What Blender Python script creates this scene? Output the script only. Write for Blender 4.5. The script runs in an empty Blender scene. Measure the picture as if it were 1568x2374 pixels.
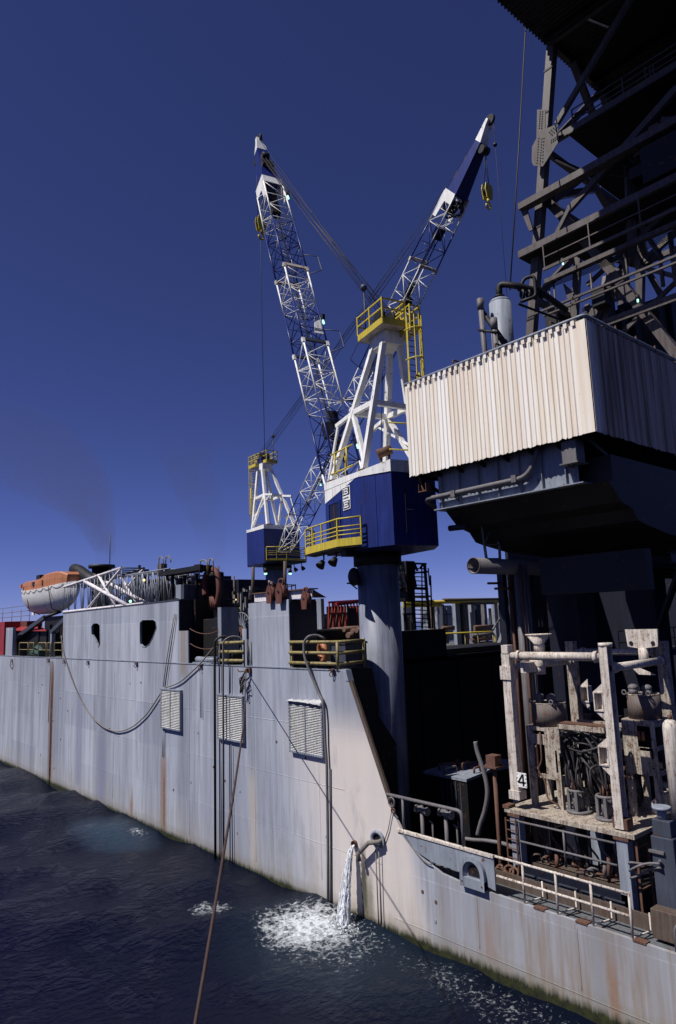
import bpy, math, random
from mathutils import Vector, Matrix
random.seed(7)
R = math.radians
sc = bpy.context.scene
COL = sc.collection

# ------------------------------------------------------------------ camera
CAMZ = 11.4                       # eye height above the sea, metres
FOC, CX, CY = 1600.0, 784.0, 1186.5   # focal length / centre in units of a 1568 x 2373 frame
def cam_axes(roll, pitch, yaw):
    y, p, r = R(yaw), R(pitch), R(roll)
    fw = Vector((math.sin(y)*math.cos(p), math.cos(y)*math.cos(p), math.sin(p)))
    rt = Vector((math.cos(y), -math.sin(y), 0)); up = rt.cross(fw)
    return rt*math.cos(r)+up*math.sin(r), up*math.cos(r)-rt*math.sin(r), fw
RT, UP, FW = cam_axes(-2.1, 9.0, 41.1)
cd = bpy.data.cameras.new('camera'); cam = bpy.data.objects.new('camera', cd); COL.objects.link(cam)
cam.matrix_world = Matrix(((RT.x, UP.x, -FW.x, 0), (RT.y, UP.y, -FW.y, 0), (RT.z, UP.z, -FW.z, CAMZ), (0, 0, 0, 1)))
cd.sensor_fit = 'VERTICAL'; cd.sensor_height = 36; cd.sensor_width = 24
cd.lens = FOC/2373*36; cd.clip_start = .1; cd.clip_end = 9000
sc.camera = cam

# ------------------------------------------------------------------ sky, sun, exposure
SUN = Vector((-1, .33, 1.50)).normalized()          # towards the sun
w = bpy.data.worlds.new('World'); sc.world = w; w.use_nodes = True
nt = w.node_tree; bg = nt.nodes['Background']
sky = nt.nodes.new('ShaderNodeTexSky'); sky.sky_type = 'NISHITA'; sky.sun_disc = False
sky.sun_elevation = math.asin(SUN.z); sky.sun_rotation = math.atan2(SUN.x, SUN.y)
sky.altitude = 1500; sky.air_density = .6; sky.dust_density = .15; sky.ozone_density = 3.0
gam = nt.nodes.new('ShaderNodeGamma'); gam.inputs[1].default_value = 1.0
mul = nt.nodes.new('ShaderNodeMix'); mul.data_type = 'RGBA'; mul.blend_type = 'MULTIPLY'; mul.inputs[0].default_value = 1
mul.inputs[7].default_value = (.52, .465, .80, 1)
nt.links.new(sky.outputs[0], gam.inputs[0]); nt.links.new(gam.outputs[0], mul.inputs[6]); nt.links.new(mul.outputs[2], bg.inputs[0])
bg.inputs[1].default_value = .088
ld = bpy.data.lights.new('sun', 'SUN'); ld.energy = 5.0; ld.angle = R(.5); ld.color = (1, .965, .92)
lo = bpy.data.objects.new('sun', ld); COL.objects.link(lo); lo.location = (0, 0, 60)
lo.rotation_euler = (-SUN).to_track_quat('-Z', 'Y').to_euler()
sc.view_settings.view_transform = 'Standard'; sc.view_settings.look = 'None'
sc.view_settings.exposure = .15; sc.view_settings.gamma = 1
sc.cycles.max_bounces = 6; sc.cycles.use_denoising = True

# ------------------------------------------------------------------ measuring helpers (photo point + a real plane -> world point)
FR = dict(a=(0,2000,1.568), b=(700,2200,1.96), c=(1200,2100,1.742), d=(1900,2400,1.945), e=(1400,3000,1.2006), f=(1500,1100,1.3002),
          g=(1900,0,1.826), h=(900,450,2.613), i=(1400,400,2.24), j=(1100,1200,2.4123), k=(900,1700,1.8447), l=(1600,1750,1.4177),
          m=(0,2900,1.568), D=(0,0,1/1.7258))
def px(fr, x, y):
    a, b, s = FR[fr]; return (a+x/s)/1.7258, (b+y/s)/1.7258
def ray(fr, x, y):
    u, v = px(fr, x, y); return RT*((u-CX)/FOC) - UP*((v-CY)/FOC) + FW
def W(fr, x, y, ax, val):
    d = ray(fr, x, y); o = Vector((0, 0, CAMZ)); return o + d*((val-o[ax])/d[ax])
def WX(fr, x, y, val): return W(fr, x, y, 0, val)
def WY(fr, x, y, val): return W(fr, x, y, 1, val)
def WZ(fr, x, y, val): return W(fr, x, y, 2, val)
V = Vector

# ------------------------------------------------------------------ materials
def nd(t, k, **kw):
    n = t.nodes.new(k)
    for a, b in kw.items(): setattr(n, a, b)
    return n
def new_mat(name):
    m = bpy.data.materials.new(name); m.use_nodes = True; t = m.node_tree
    return m, t, t.nodes['Principled BSDF']
def mapping(t, scale, src='Position'):
    g = nd(t, 'ShaderNodeNewGeometry'); mp = nd(t, 'ShaderNodeMapping'); mp.inputs[3].default_value = scale
    t.links.new(g.outputs['Position'], mp.inputs[0]); return mp
def noise(t, vec, scale, detail=5, rough=.6):
    n = nd(t, 'ShaderNodeTexNoise'); n.inputs['Scale'].default_value = scale; n.inputs['Detail'].default_value = detail
    n.inputs['Roughness'].default_value = rough; t.links.new(vec.outputs[0], n.inputs['Vector']); return n
def ramp(t, src, p0, p1, c0=(0,0,0,1), c1=(1,1,1,1)):
    r = nd(t, 'ShaderNodeValToRGB'); r.color_ramp.elements[0].position = p0; r.color_ramp.elements[1].position = p1
    r.color_ramp.elements[0].color = c0; r.color_ramp.elements[1].color = c1; t.links.new(src, r.inputs[0]); return r
def mr(t, src, a, b2, c=0, d=1):
    m = nd(t, 'ShaderNodeMapRange'); t.links.new(src, m.inputs[0])
    for i, v in enumerate((a, b2, c, d)): m.inputs[i+1].default_value = v
    return m.outputs[0]
def mixc(t, fac, a, b, blend='MIX'):
    m = nd(t, 'ShaderNodeMix', data_type='RGBA', blend_type=blend)
    for s, v in ((0, fac), (6, a), (7, b)):
        if isinstance(v, (int, float)): m.inputs[s].default_value = v
        elif isinstance(v, tuple): m.inputs[s].default_value = (*v, 1) if len(v) == 3 else v
        else: t.links.new(v, m.inputs[s])
    return m.outputs[2]
def math_(t, op, a, b=None, c=None, clamp=False):
    m = nd(t, 'ShaderNodeMath', operation=op, use_clamp=clamp)
    for i, v in enumerate((a, b, c)):
        if v is None: continue
        if isinstance(v, (int, float)): m.inputs[i].default_value = v
        else: t.links.new(v, m.inputs[i])
    return m.outputs[0]
RUST = (.105, .040, .018)
def paint(name, base, rust=.25, streak=.35, rough=.55, metal=0, rustcol=RUST, scale=1.0, bump=.15):
    m, t, b = new_mat(name)
    v1 = mapping(t, (1, 1, 1)); v2 = mapping(t, (2.6, 2.6, .22))
    n1 = noise(t, v1, 1.3*scale, 6); n2 = noise(t, v2, 2.2*scale, 5); n3 = noise(t, v1, 6*scale, 8, .7)
    dark = tuple(c*(1-streak) for c in base); light = tuple(min(1, c*(1+streak*.35)) for c in base)
    c = mixc(t, ramp(t, n2.outputs[0], .35, .68).outputs[0], light, dark)
    c = mixc(t, math_(t, 'MULTIPLY', ramp(t, n1.outputs[0], .35, .7).outputs[0], .5), c, dark)
    rm = math_(t, 'MULTIPLY', n3.outputs[0], math_(t, 'ADD', n1.outputs[0], n2.outputs[0]))
    lo_ = .735 - rust*.24
    c = mixc(t, math_(t, 'MULTIPLY', mr(t, rm, lo_-.06, lo_+.02), .35), c, tuple((a+b2)/2 for a, b2 in zip(dark, rustcol)))
    rr = ramp(t, rm, lo_, lo_+.07)
    c = mixc(t, rr.outputs[0], c, rustcol)
    t.links.new(c, b.inputs['Base Color']); b.inputs['Metallic'].default_value = metal
    b.inputs['Roughness'].default_value = rough; b.inputs['Specular IOR Level'].default_value = .35
    bp = nd(t, 'ShaderNodeBump'); bp.inputs['Strength'].default_value = bump; bp.inputs['Distance'].default_value = .02
    t.links.new(n3.outputs[0], bp.inputs['Height']); t.links.new(bp.outputs[0], b.inputs['Normal'])
    return m
M = {}
M['white'] = paint('white_paint', (.80, .79, .76), .22, .22, .45)
M['whiterust'] = paint('weathered_white_paint', (.60, .535, .47), .60, .42, .6, rustcol=(.21, .115, .075), scale=3.4)
M['blue'] = paint('blue_paint', (.014, .026, .150), .12, .35, .38)
M['yellow'] = paint('yellow_paint', (.55, .43, .045), .28, .3, .5, scale=2)
M['yellowdirty'] = paint('dirty_yellow_paint', (.30, .245, .10), .5, .5, .6, scale=2.5)
M['grey'] = paint('grey_paint', (.25, .275, .325), .22, .35, .55)
M['greydark'] = paint('dark_grey_paint', (.055, .062, .085), .2, .4, .5)
M['navy'] = paint('navy_shade_paint', (.010, .012, .024), .15, .3, .5)  # base darkened so parts lying in shade read nearly black
M['black'] = paint('black_steel', (.009, .009, .010), .25, .3, .6)  # base lowered too, deepening the shade on bulkheads and undersides
M['steel'] = paint('derrick_steel', (.095, .078, .074), .38, .45, .55, scale=1.4)
M['rusty'] = paint('rusty_steel', (.13, .065, .045), .5, .4, .8, scale=3)
M['rope'] = paint('rope_fibre', (.20, .18, .16), .1, .4, .9, scale=4)
M['rubber'] = paint('black_rubber', (.035, .033, .035), .02, .3, .55)
M['hose'] = paint('grey_hose', (.145, .135, .14), .25, .3, .6, scale=3)
M['wire'] = paint('greased_wire_rope', (.028, .022, .022), .15, .3, .6)
M['rustwire'] = paint('rusty_wire_rope', (.060, .034, .028), .4, .4, .8, scale=6)
M['red'] = paint('red_paint', (.30, .028, .028), .15, .35, .5)
M['orange'] = paint('orange_paint', (.42, .165, .075), .15, .3, .5)
M['grimewhite'] = paint('grimy_cream_paint', (.43, .375, .31), .80, .5, .65, rustcol=(.13, .07, .045), scale=3.0)
M['redrust'] = paint('red_lead_sheave_paint', (.13, .045, .035), .6, .4, .7, scale=3)
M['chalk'] = paint('chalky_white_paint', (.70, .66, .68), .42, .25, .7, scale=2)
M['pipebrown'] = paint('brown_drill_pipe', (.17, .10, .075), .3, .4, .6, scale=3)
M['louvre'] = paint('chalky_grey_paint', (.52, .52, .52), .35, .35, .6, scale=2)
M['deck'] = paint('deck_steel', (.12, .13, .14), .45, .4, .75, scale=1.5)
M['pedestal'] = paint('pedestal_paint', (.20, .215, .275), .12, .42, .5)
M['cloth'] = paint('green_tarpaulin', (.03, .07, .06), .0, .3, .8)
M['brownstain'] = paint('oil_stained_steel', (.10, .075, .06), .5, .4, .7, scale=2)
M['concretewhite'] = paint('faded_cylinder_paint', (.13, .105, .095), .6, .3, .7, scale=2.4)
def plain(name, col, rough=.5, emit=None, strength=0, metal=0):
    m, t, b = new_mat(name); b.inputs['Base Color'].default_value = (*col, 1); b.inputs['Roughness'].default_value = rough
    b.inputs['Metallic'].default_value = metal
    if emit: b.inputs['Emission Color'].default_value = (*emit, 1); b.inputs['Emission Strength'].default_value = strength
    return m
M['glass'] = plain('dark_glass', (.01, .01, .012), .08)
M['lamp'] = plain('lit_lamp_lens', (.4, .8, .6), .3, (.45, 1, .72), 1.6)
M['lampwarm'] = plain('warm_lamp_lens', (.8, .6, .3), .3, (1, .72, .3), 1.8)
M['tube'] = plain('fluorescent_tube_cover', (.75, .75, .75), .35)
M['letterwhite'] = plain('white_lettering', (.8, .8, .78), .5)
M['letterblack'] = plain('black_lettering', (.01, .01, .012), .5)

# hull side: plate seams, stains, painted glow, waterline growth
def hull_material():
    m, t, b = new_mat('hull_paint')
    g = nd(t, 'ShaderNodeNewGeometry'); sp = nd(t, 'ShaderNodeSeparateXYZ'); t.links.new(g.outputs['Position'], sp.inputs[0])
    Y, Z = sp.outputs[1], sp.outputs[2]
    v1 = mapping(t, (1, 1, 1)); v2 = mapping(t, (1, 1.0, .07)); v3 = mapping(t, (1, 2.4, .16))
    n1 = noise(t, v1, .35, 4); n2 = noise(t, v2, .55, 4); n3 = noise(t, v1, 4, 8, .7); n4 = noise(t, v3, 1.6, 6, .65)
    base = (.315, .345, .430)
    c = mixc(t, ramp(t, n2.outputs[0], .38, .66).outputs[0], (.375, .405, .470), (.215, .232, .278))
    c = mixc(t, ramp(t, n4.outputs[0], .45, .8).outputs[0], c, (.19, .20, .24))
    # welded plates: each slightly different, seams slightly lighter
    cv = nd(t, 'ShaderNodeCombineXYZ'); t.links.new(Y, cv.inputs[0]); t.links.new(Z, cv.inputs[1])
    br = nd(t, 'ShaderNodeTexBrick'); t.links.new(cv.outputs[0], br.inputs[0]); br.offset = .37; br.squash = 1
    br.inputs['Scale'].default_value = 1; br.inputs['Brick Width'].default_value = 6.2; br.inputs['Row Height'].default_value = 2.35
    br.inputs['Mortar Size'].default_value = .024; br.inputs['Mortar Smooth'].default_value = .3; br.inputs['Bias'].default_value = 0
    br.inputs['Color1'].default_value = (.84, .84, .87, 1); br.inputs['Color2'].default_value = (1.06, 1.05, 1.03, 1); br.inputs['Mortar'].default_value = (1.18, 1.17, 1.14, 1)
    c = mixc(t, .8, c, br.outputs[0], 'MULTIPLY')
    # warm reflected glow round the overboard discharge, painted as cream hull colour
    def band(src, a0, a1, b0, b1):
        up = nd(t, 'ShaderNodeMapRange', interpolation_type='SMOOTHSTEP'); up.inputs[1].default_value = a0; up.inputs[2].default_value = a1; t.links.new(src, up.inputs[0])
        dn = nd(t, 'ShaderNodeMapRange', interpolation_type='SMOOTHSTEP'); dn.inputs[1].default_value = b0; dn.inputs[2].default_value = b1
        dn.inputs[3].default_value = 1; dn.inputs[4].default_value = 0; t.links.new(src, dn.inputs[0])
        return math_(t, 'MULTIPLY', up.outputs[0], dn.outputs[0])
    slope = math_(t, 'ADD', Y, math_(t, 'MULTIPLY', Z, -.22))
    glow = math_(t, 'MULTIPLY', band(slope, 17.2, 18.2, 21.5, 26), band(Z, -1, .2, 6.2, 8.3))
    glow = math_(t, 'MULTIPLY', glow, math_(t, 'ADD', math_(t, 'MULTIPLY', n2.outputs[0], .9), .32), clamp=True)
    c = mixc(t, glow, c, (.66, .585, .53))
    yel = math_(t, 'MULTIPLY', band(Z, -1, 0, .5, 2.6), ramp(t, n4.outputs[0], .3, .7).outputs[0])
    c = mixc(t, math_(t, 'MULTIPLY', yel, .38), c, (.36, .31, .22))
    # orange rain streaks under the low aft rail
    aft = math_(t, 'MULTIPLY', band(Y, 2, 3, 14, 20), math_(t, 'ADD', .45, math_(t, 'MULTIPLY', ramp(t, n4.outputs[0], .40, .72).outputs[0], .55)))
    c = mixc(t, math_(t, 'MULTIPLY', aft, .85), c, mixc(t, ramp(t, n4.outputs[0], .42, .66).outputs[0], (.30, .285, .27), (.24, .19, .15)))
    # individual rust runs (y centre, half width, z bottom, z top)
    for (yy, hw, z0, z1, col, k) in [(37.53, .17, 0, 4.0, (.045, .018, .014), 1.0), (37.6, .62, .2, 5.0, (.22, .14, .10), .7), (56.3, .7, 0, 9.4, (.17, .11, .085), .85), (56.1, .13, 0, 9.2, (.07, .03, .025), .9), (46.5, 1.1, 0, 5.5, (.19, .20, .28), .7), (50.5, .8, 1, 8, (.20, .21, .30), .6), (28.6, .5, 0, 5.3, (.42, .38, .33), .6),
                                     (21.05, .22, .1, 3.5, (.035, .032, .025), .95), (20.85, .42, .0, 2.6, (.10, .10, .06), .7), (41.75, .25, 0, 2.3, (.24, .13, .07), .8), (35.3, .5, 9, 13, (.22, .16, .10), .6), (54.3, .4, 9.6, 13, (.25, .21, .12), .55),
                                     (11.0, .22, 0, 2.6, (.24, .12, .06), .6), (15.2, .25, .8, 2.6, (.25, .15, .10), .5)]:
        wob = math_(t, 'ADD', Y, math_(t, 'MULTIPLY', math_(t, 'SUBTRACT', n3.outputs[0], .5), .35))
        f = math_(t, 'MULTIPLY', band(wob, yy-hw, yy-hw*.3, yy+hw*.3, yy+hw), band(Z, z0-.5, z0, z1-1.6, z1))
        c = mixc(t, math_(t, 'MULTIPLY', f, k), c, col)
    nb = noise(t, mapping(t, (1, .8, .35)), .8, 7, .68); c = mixc(t, math_(t, 'MULTIPLY', mr(t, nb.outputs[0], .56, .72), .45), c, (.20, .195, .20)); c = mixc(t, math_(t, 'MULTIPLY', mr(t, nb.outputs[0], .40, .26), .35), c, (.40, .37, .33))
    # rust freckles
    c = mixc(t, math_(t, 'MULTIPLY', ramp(t, n3.outputs[0], .67, .72).outputs[0], .6), c, (.16, .11, .09))
    # growth along the waterline
    nf = noise(t, mapping(t, (1, 5, .8)), 1.2, 6, .7)
    lift = mr(t, Y, 24, 10, 0, .22)
    zn = math_(t, 'SUBTRACT', math_(t, 'SUBTRACT', Z, math_(t, 'MULTIPLY', math_(t, 'SUBTRACT', nf.outputs[0], .5), .55)), lift)
    c = mixc(t, math_(t, 'MULTIPLY', mr(t, zn, .75, .30), .55), c, (.20, .17, .12))
    gz = mixc(t, mr(t, n3.outputs[0], .35, .65), (.012, .011, .010), (.035, .042, .010))
    c = mixc(t, mr(t, zn, .36, .14), c, gz)
    t.links.new(c, b.inputs['Base Color']); b.inputs['Roughness'].default_value = .62; b.inputs['Specular IOR Level'].default_value = .3
    bp = nd(t, 'ShaderNodeBump'); bp.inputs['Strength'].default_value = .25; bp.inputs['Distance'].default_value = .05
    fr_ = math_(t, 'ABSOLUTE', math_(t, 'SINE', math_(t, 'MULTIPLY', Y, math.pi/.72))); fz_ = math_(t, 'ABSOLUTE', math_(t, 'SINE', math_(t, 'MULTIPLY', Z, math.pi/2.35))); h = math_(t, 'ADD', math_(t, 'MULTIPLY', n1.outputs[0], 1.3), math_(t, 'ADD', math_(t, 'MULTIPLY', n3.outputs[0], .22), math_(t, 'MULTIPLY', math_(t, 'MULTIPLY', fr_, fz_), .28))); t.links.new(h, bp.inputs['Height']); t.links.new(bp.outputs[0], b.inputs['Normal'])
    return m
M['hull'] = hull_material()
# corrugated siding: cream, stained rib by rib
def siding_material():
    m, t, b = new_mat('siding_paint')
    v = mapping(t, (3.2, 3.2, .10)); v1 = mapping(t, (1, 1, 1))
    n = noise(t, v, 1.1, 4, .7); n3 = noise(t, v1, 9, 6, .7); n2 = noise(t, mapping(t, (6, 6, .5)), 1.5, 4)
    c = mixc(t, ramp(t, n.outputs[0], .40, .62).outputs[0], (.80, .765, .69), (.70, .60, .48))
    c = mixc(t, math_(t, 'MULTIPLY', ramp(t, n2.outputs[0], .54, .72).outputs[0], .40), c, (.68, .52, .32))
    g = nd(t, 'ShaderNodeNewGeometry'); sp = nd(t, 'ShaderNodeSeparateXYZ'); t.links.new(g.outputs['Position'], sp.inputs[0])
    wn = nd(t, 'ShaderNodeTexWhiteNoise', noise_dimensions='1D'); t.links.new(math_(t, 'FLOOR', math_(t, 'MULTIPLY', math_(t, 'ADD', sp.outputs[0], sp.outputs[1]), 1/.585)), wn.inputs['W'])
    c = mixc(t, math_(t, 'MULTIPLY', wn.outputs['Value'], .30), c, (.60, .50, .42))
    wn2 = nd(t, 'ShaderNodeTexWhiteNoise', noise_dimensions='1D'); t.links.new(math_(t, 'FLOOR', math_(t, 'MULTIPLY', math_(t, 'ADD', sp.outputs[0], sp.outputs[1]), 1/.195)), wn2.inputs['W'])
    c = mixc(t, math_(t, 'MULTIPLY', math_(t, 'GREATER_THAN', wn2.outputs['Value'], .8), .6), c, (.84, .82, .79))
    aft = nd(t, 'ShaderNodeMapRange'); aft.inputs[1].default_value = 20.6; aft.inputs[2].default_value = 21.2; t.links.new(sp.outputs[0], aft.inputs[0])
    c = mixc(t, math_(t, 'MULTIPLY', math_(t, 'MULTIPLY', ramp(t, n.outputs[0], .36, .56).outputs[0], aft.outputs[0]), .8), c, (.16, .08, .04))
    c = mixc(t, math_(t, 'MULTIPLY', aft.outputs[0], .78), c, mixc(t, ramp(t, n.outputs[0], .45, .6).outputs[0], (.36, .28, .21), (.15, .095, .06)))  # aft face: brown stain plus shade and grazing-sun stripes painted into the colour
    c = mixc(t, math_(t, 'MULTIPLY', ramp(t, n3.outputs[0], .66, .70).outputs[0], .7), c, (.28, .16, .10))
    t.links.new(c, b.inputs['Base Color']); b.inputs['Roughness'].default_value = .6
    return m
M['siding'] = siding_material()
def sea_material():
    m, t, b = new_mat('sea_water')
    v = mapping(t, (1, 1, 1)); n1 = noise(t, v, 1.6, 6, .62); n2 = noise(t, v, 7, 5, .6)
    g = nd(t, 'ShaderNodeNewGeometry'); sp = nd(t, 'ShaderNodeSeparateXYZ'); t.links.new(g.outputs['Position'], sp.inputs[0])
    X, Y = sp.outputs[0], sp.outputs[1]
    def blob(cx, cy, rx, ry, soft=1.0):
        a = math_(t, 'DIVIDE', math_(t, 'SUBTRACT', X, cx), rx); c = math_(t, 'DIVIDE', math_(t, 'SUBTRACT', Y, cy), ry)
        d = math_(t, 'ADD', math_(t, 'MULTIPLY', a, a), math_(t, 'MULTIPLY', c, c))
        return math_(t, 'SUBTRACT', 1, math_(t, 'MULTIPLY', d, soft), clamp=True)
    # aerated, greener water by the hull
    near = nd(t, 'ShaderNodeMapRange'); near.inputs[1].default_value = 9; near.inputs[2].default_value = 19; t.links.new(X, near.inputs[0])
    c = mixc(t, math_(t, 'MULTIPLY', near.outputs[0], .75), (.002, .0024, .014), (.0018, .0045, .012))
    c = mixc(t, math_(t, 'MULTIPLY', blob(17.0, 40.0, 2.2, 5.0), .28), c, (.06, .11, .17))
    c = mixc(t, math_(t, 'MULTIPLY', blob(16.8, 20.5, 4.0, 6.0), .35), c, (.018, .036, .055))
    vv = mapping(t, (1, 1, 1)); nw = noise(t, vv, 2.0, 3); vm = nd(t, 'ShaderNodeVectorMath', operation='SCALE'); t.links.new(nw.outputs['Color'], vm.inputs[0]); vm.inputs['Scale'].default_value = .9
    va = nd(t, 'ShaderNodeVectorMath', operation='ADD'); t.links.new(vv.outputs[0], va.inputs[0]); t.links.new(vm.outputs[0], va.inputs[1])
    vo = nd(t, 'ShaderNodeTexVoronoi', feature='DISTANCE_TO_EDGE'); vo.inputs['Scale'].default_value = 1.9; t.links.new(va.outputs[0], vo.inputs['Vector'])
    vo2 = nd(t, 'ShaderNodeTexVoronoi', feature='DISTANCE_TO_EDGE'); vo2.inputs['Scale'].default_value = 5.2; t.links.new(va.outputs[0], vo2.inputs['Vector'])
    lace = math_(t, 'SUBTRACT', 1, math_(t, 'MULTIPLY', math_(t, 'MINIMUM', vo.outputs['Distance'], math_(t, 'ADD', math_(t, 'MULTIPLY', vo2.outputs['Distance'], 1.6), .02)), 3.4), clamp=True)
    # region weights: discharge splash, trail along hull aft, little patches
    w1 = math_(t, 'MULTIPLY', blob(17.25, 22.3, 2.7, 3.2), .92)
    trail = math_(t, 'MULTIPLY', blob(17.9, 14.5, 1.9, 8.0, .9), .50)
    w2 = math_(t, 'MULTIPLY', blob(15.4, 26.3, 1.5, 1.6), .66)
    w3 = math_(t, 'MULTIPLY', blob(18.1, 39.0, .8, 2.0), .60)
    w4 = math_(t, 'MULTIPLY', blob(17.0, 21.0, 3.9, 5.2), .56)
    wt = math_(t, 'MAXIMUM', math_(t, 'MAXIMUM', w1, trail), math_(t, 'MAXIMUM', w2, math_(t, 'MAXIMUM', w3, w4)))
    f = math_(t, 'ADD', math_(t, 'MULTIPLY', lace, .30), math_(t, 'ADD', math_(t, 'MULTIPLY', n2.outputs[0], .74), math_(t, 'MULTIPLY', n1.outputs[0], .22)))
    f = math_(t, 'ADD', f, math_(t, 'MULTIPLY', wt, .85))
    foam = math_(t, 'MULTIPLY', mr(t, f, 1.14, 1.50), .90)
    gate = math_(t, 'MULTIPLY', wt, 9, clamp=True)
    foam = math_(t, 'MULTIPLY', foam, gate)
    c = mixc(t, foam, c, (.62, .65, .68))
    t.links.new(c, b.inputs['Base Color'])
    t.links.new(math_(t, 'ADD', math_(t, 'MULTIPLY', foam, .6), .11), b.inputs['Roughness'])
    b.inputs['IOR'].default_value = 1.33; b.inputs['Specular IOR Level'].default_value = .13
    bp = nd(t, 'ShaderNodeBump'); bp.inputs['Strength'].default_value = .9; bp.inputs['Distance'].default_value = .16
    wv = noise(t, mapping(t, (1.0, 1.35, 1)), 2.4, 7, .58); hh = math_(t, 'ADD', wv.outputs[0], math_(t, 'MULTIPLY', foam, .35))
    t.links.new(hh, bp.inputs['Height']); t.links.new(bp.outputs[0], b.inputs['Normal'])
    return m
M['sea'] = sea_material()
def falling_water():
    m, t, b = new_mat('falling_white_water')
    n = noise(t, mapping(t, (9, 9, 1.6)), 1.6, 6, .65)
    c = mixc(t, ramp(t, n.outputs[0], .35, .6).outputs[0], (.62, .67, .72), (.92, .93, .94)); t.links.new(c, b.inputs['Base Color'])
    n2 = noise(t, mapping(t, (12, 12, 3.2)), 1.3, 6, .75); t.links.new(mr(t, n2.outputs[0], .40, .52, .12, 1), b.inputs['Alpha'])
    b.inputs['Roughness'].default_value = .35
    bp = nd(t, 'ShaderNodeBump'); bp.inputs['Strength'].default_value = .6; bp.inputs['Distance'].default_value = .08
    t.links.new(n.outputs[0], bp.inputs['Height']); t.links.new(bp.outputs[0], b.inputs['Normal']); return m
M['fall'] = falling_water()

# ------------------------------------------------------------------ mesh builder
class MB:
    def __init__(s): s.v = []; s.f = []; s.sm = []; s.starts = []
    def add(s, vs, fs, smooth=False):
        s.starts.append(len(s.v)); o = len(s.v); s.v += [V(p) for p in vs]; s.f += [tuple(i+o for i in f) for f in fs]; s.sm += [smooth]*len(fs) if not isinstance(smooth, list) else smooth; return s
    def box(s, lo, hi):
        x0, y0, z0 = [min(a, b) for a, b in zip(lo, hi)]; x1, y1, z1 = [max(a, b) for a, b in zip(lo, hi)]
        return s.add([(x0,y0,z0),(x1,y0,z0),(x1,y1,z0),(x0,y1,z0),(x0,y0,z1),(x1,y0,z1),(x1,y1,z1),(x0,y1,z1)],
                     [(0,3,2,1),(4,5,6,7),(0,1,5,4),(1,2,6,5),(2,3,7,6),(3,0,4,7)])
    def obox(s, c, ax, ay, az):
        c = V(c); P = [c+i*ax+j*ay+k*az for k in (-1, 1) for i, j in ((-1,-1),(1,-1),(1,1),(-1,1))]
        return s.add(P, [(0,3,2,1),(4,5,6,7),(0,1,5,4),(1,2,6,5),(2,3,7,6),(3,0,4,7)])
    def frame(s, p, q, up):
        d = (V(q)-V(p)); L = d.length; d = d/L; up = V(up)
        side = d.cross(up)
        if side.length < 1e-3: side = d.cross(V((1, 0.01, 0)))
        side.normalize(); u = side.cross(d).normalized(); return d, side, u, L
    def beam(s, p, q, w, h, up=(0,0,1)):
        d, side, u, L = s.frame(p, q, up); return s.obox((V(p)+V(q))/2, side*w/2, d*L/2, u*h/2)
    def ibeam(s, p, q, w, h, t=.03, up=(0,0,1)):
        d, side, u, L = s.frame(p, q, up); c = (V(p)+V(q))/2
        s.obox(c+u*(h/2-t/2), side*w/2, d*L/2, u*t/2); s.obox(c-u*(h/2-t/2), side*w/2, d*L/2, u*t/2)
        return s.obox(c, side*t/2, d*(L/2-.001), u*(h/2-t))
    def tube(s, pts, r, n=8, r2=None, closed=False):
        pts = [V(p) for p in pts]; k = len(pts)
        T = []
        for i in range(k):
            a = pts[(i-1) % k] if (closed or i > 0) else pts[i]; b = pts[(i+1) % k] if (closed or i < k-1) else pts[i]
            T.append((b-a).normalized())
        ref = V((0, 0, 1)) if abs(T[0].z) < .9 else V((1, 0, 0))
        u = T[0].cross(ref).normalized(); vs = []
        for i in range(k):
            u = (u - T[i]*u.dot(T[i])).normalized(); v_ = T[i].cross(u)
            rr = r if r2 is None else r+(r2-r)*i/max(1, k-1)
            if isinstance(r, (list, tuple)): rr = r[i]
            vs += [pts[i]+(u*math.cos(2*math.pi*j/n)+v_*math.sin(2*math.pi*j/n))*rr for j in range(n)]
        fs = [(i*n+j, i*n+(j+1) % n, ((i+1) % k)*n+(j+1) % n, ((i+1) % k)*n+j) for i in range(k if closed else k-1) for j in range(n)]
        sm = [True]*len(fs)
        if not closed: fs += [tuple(range(n))[::-1], tuple((k-1)*n+j for j in range(n))]; sm += [False, False]
        return s.add(vs, fs, sm)
    def cyl(s, p, q, r, r2=None, n=16): return s.tube([p, q], r, n, r2)
    def open_pipe(s, p, q, r, t, n=20):
        d, a, u, L = s.frame(p, q, (0, 0, 1)); vs = []
        for (c, rr) in ((V(p), r), (V(q), r), (V(q), r-t), (V(p), r-t)):
            vs += [c+(a*math.cos(2*math.pi*j/n)+u*math.sin(2*math.pi*j/n))*rr for j in range(n)]
        return s.add(vs, [(i*n+j, i*n+(j+1) % n, ((i+1) % 4)*n+(j+1) % n, ((i+1) % 4)*n+j) for i in range(4) for j in range(n)], True)
    def sphere(s, c, r, n=12, m=8, sc_=(1, 1, 1)):
        c = V(c); vs = [c+V((0, 0, -r*sc_[2]))]
        for i in range(1, m):
            a = -math.pi/2+math.pi*i/m
            vs += [c+V((r*sc_[0]*math.cos(a)*math.cos(2*math.pi*j/n), r*sc_[1]*math.cos(a)*math.sin(2*math.pi*j/n), r*sc_[2]*math.sin(a))) for j in range(n)]
        vs.append(c+V((0, 0, r*sc_[2]))); fs = [(0, 1+(j+1) % n, 1+j) for j in range(n)]
        for i in range(m-2): fs += [(1+i*n+j, 1+i*n+(j+1) % n, 1+(i+1)*n+(j+1) % n, 1+(i+1)*n+j) for j in range(n)]
        e = len(vs)-1; fs += [(1+(m-2)*n+j, 1+(m-2)*n+(j+1) % n, e) for j in range(n)]
        return s.add(vs, fs, True)
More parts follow.
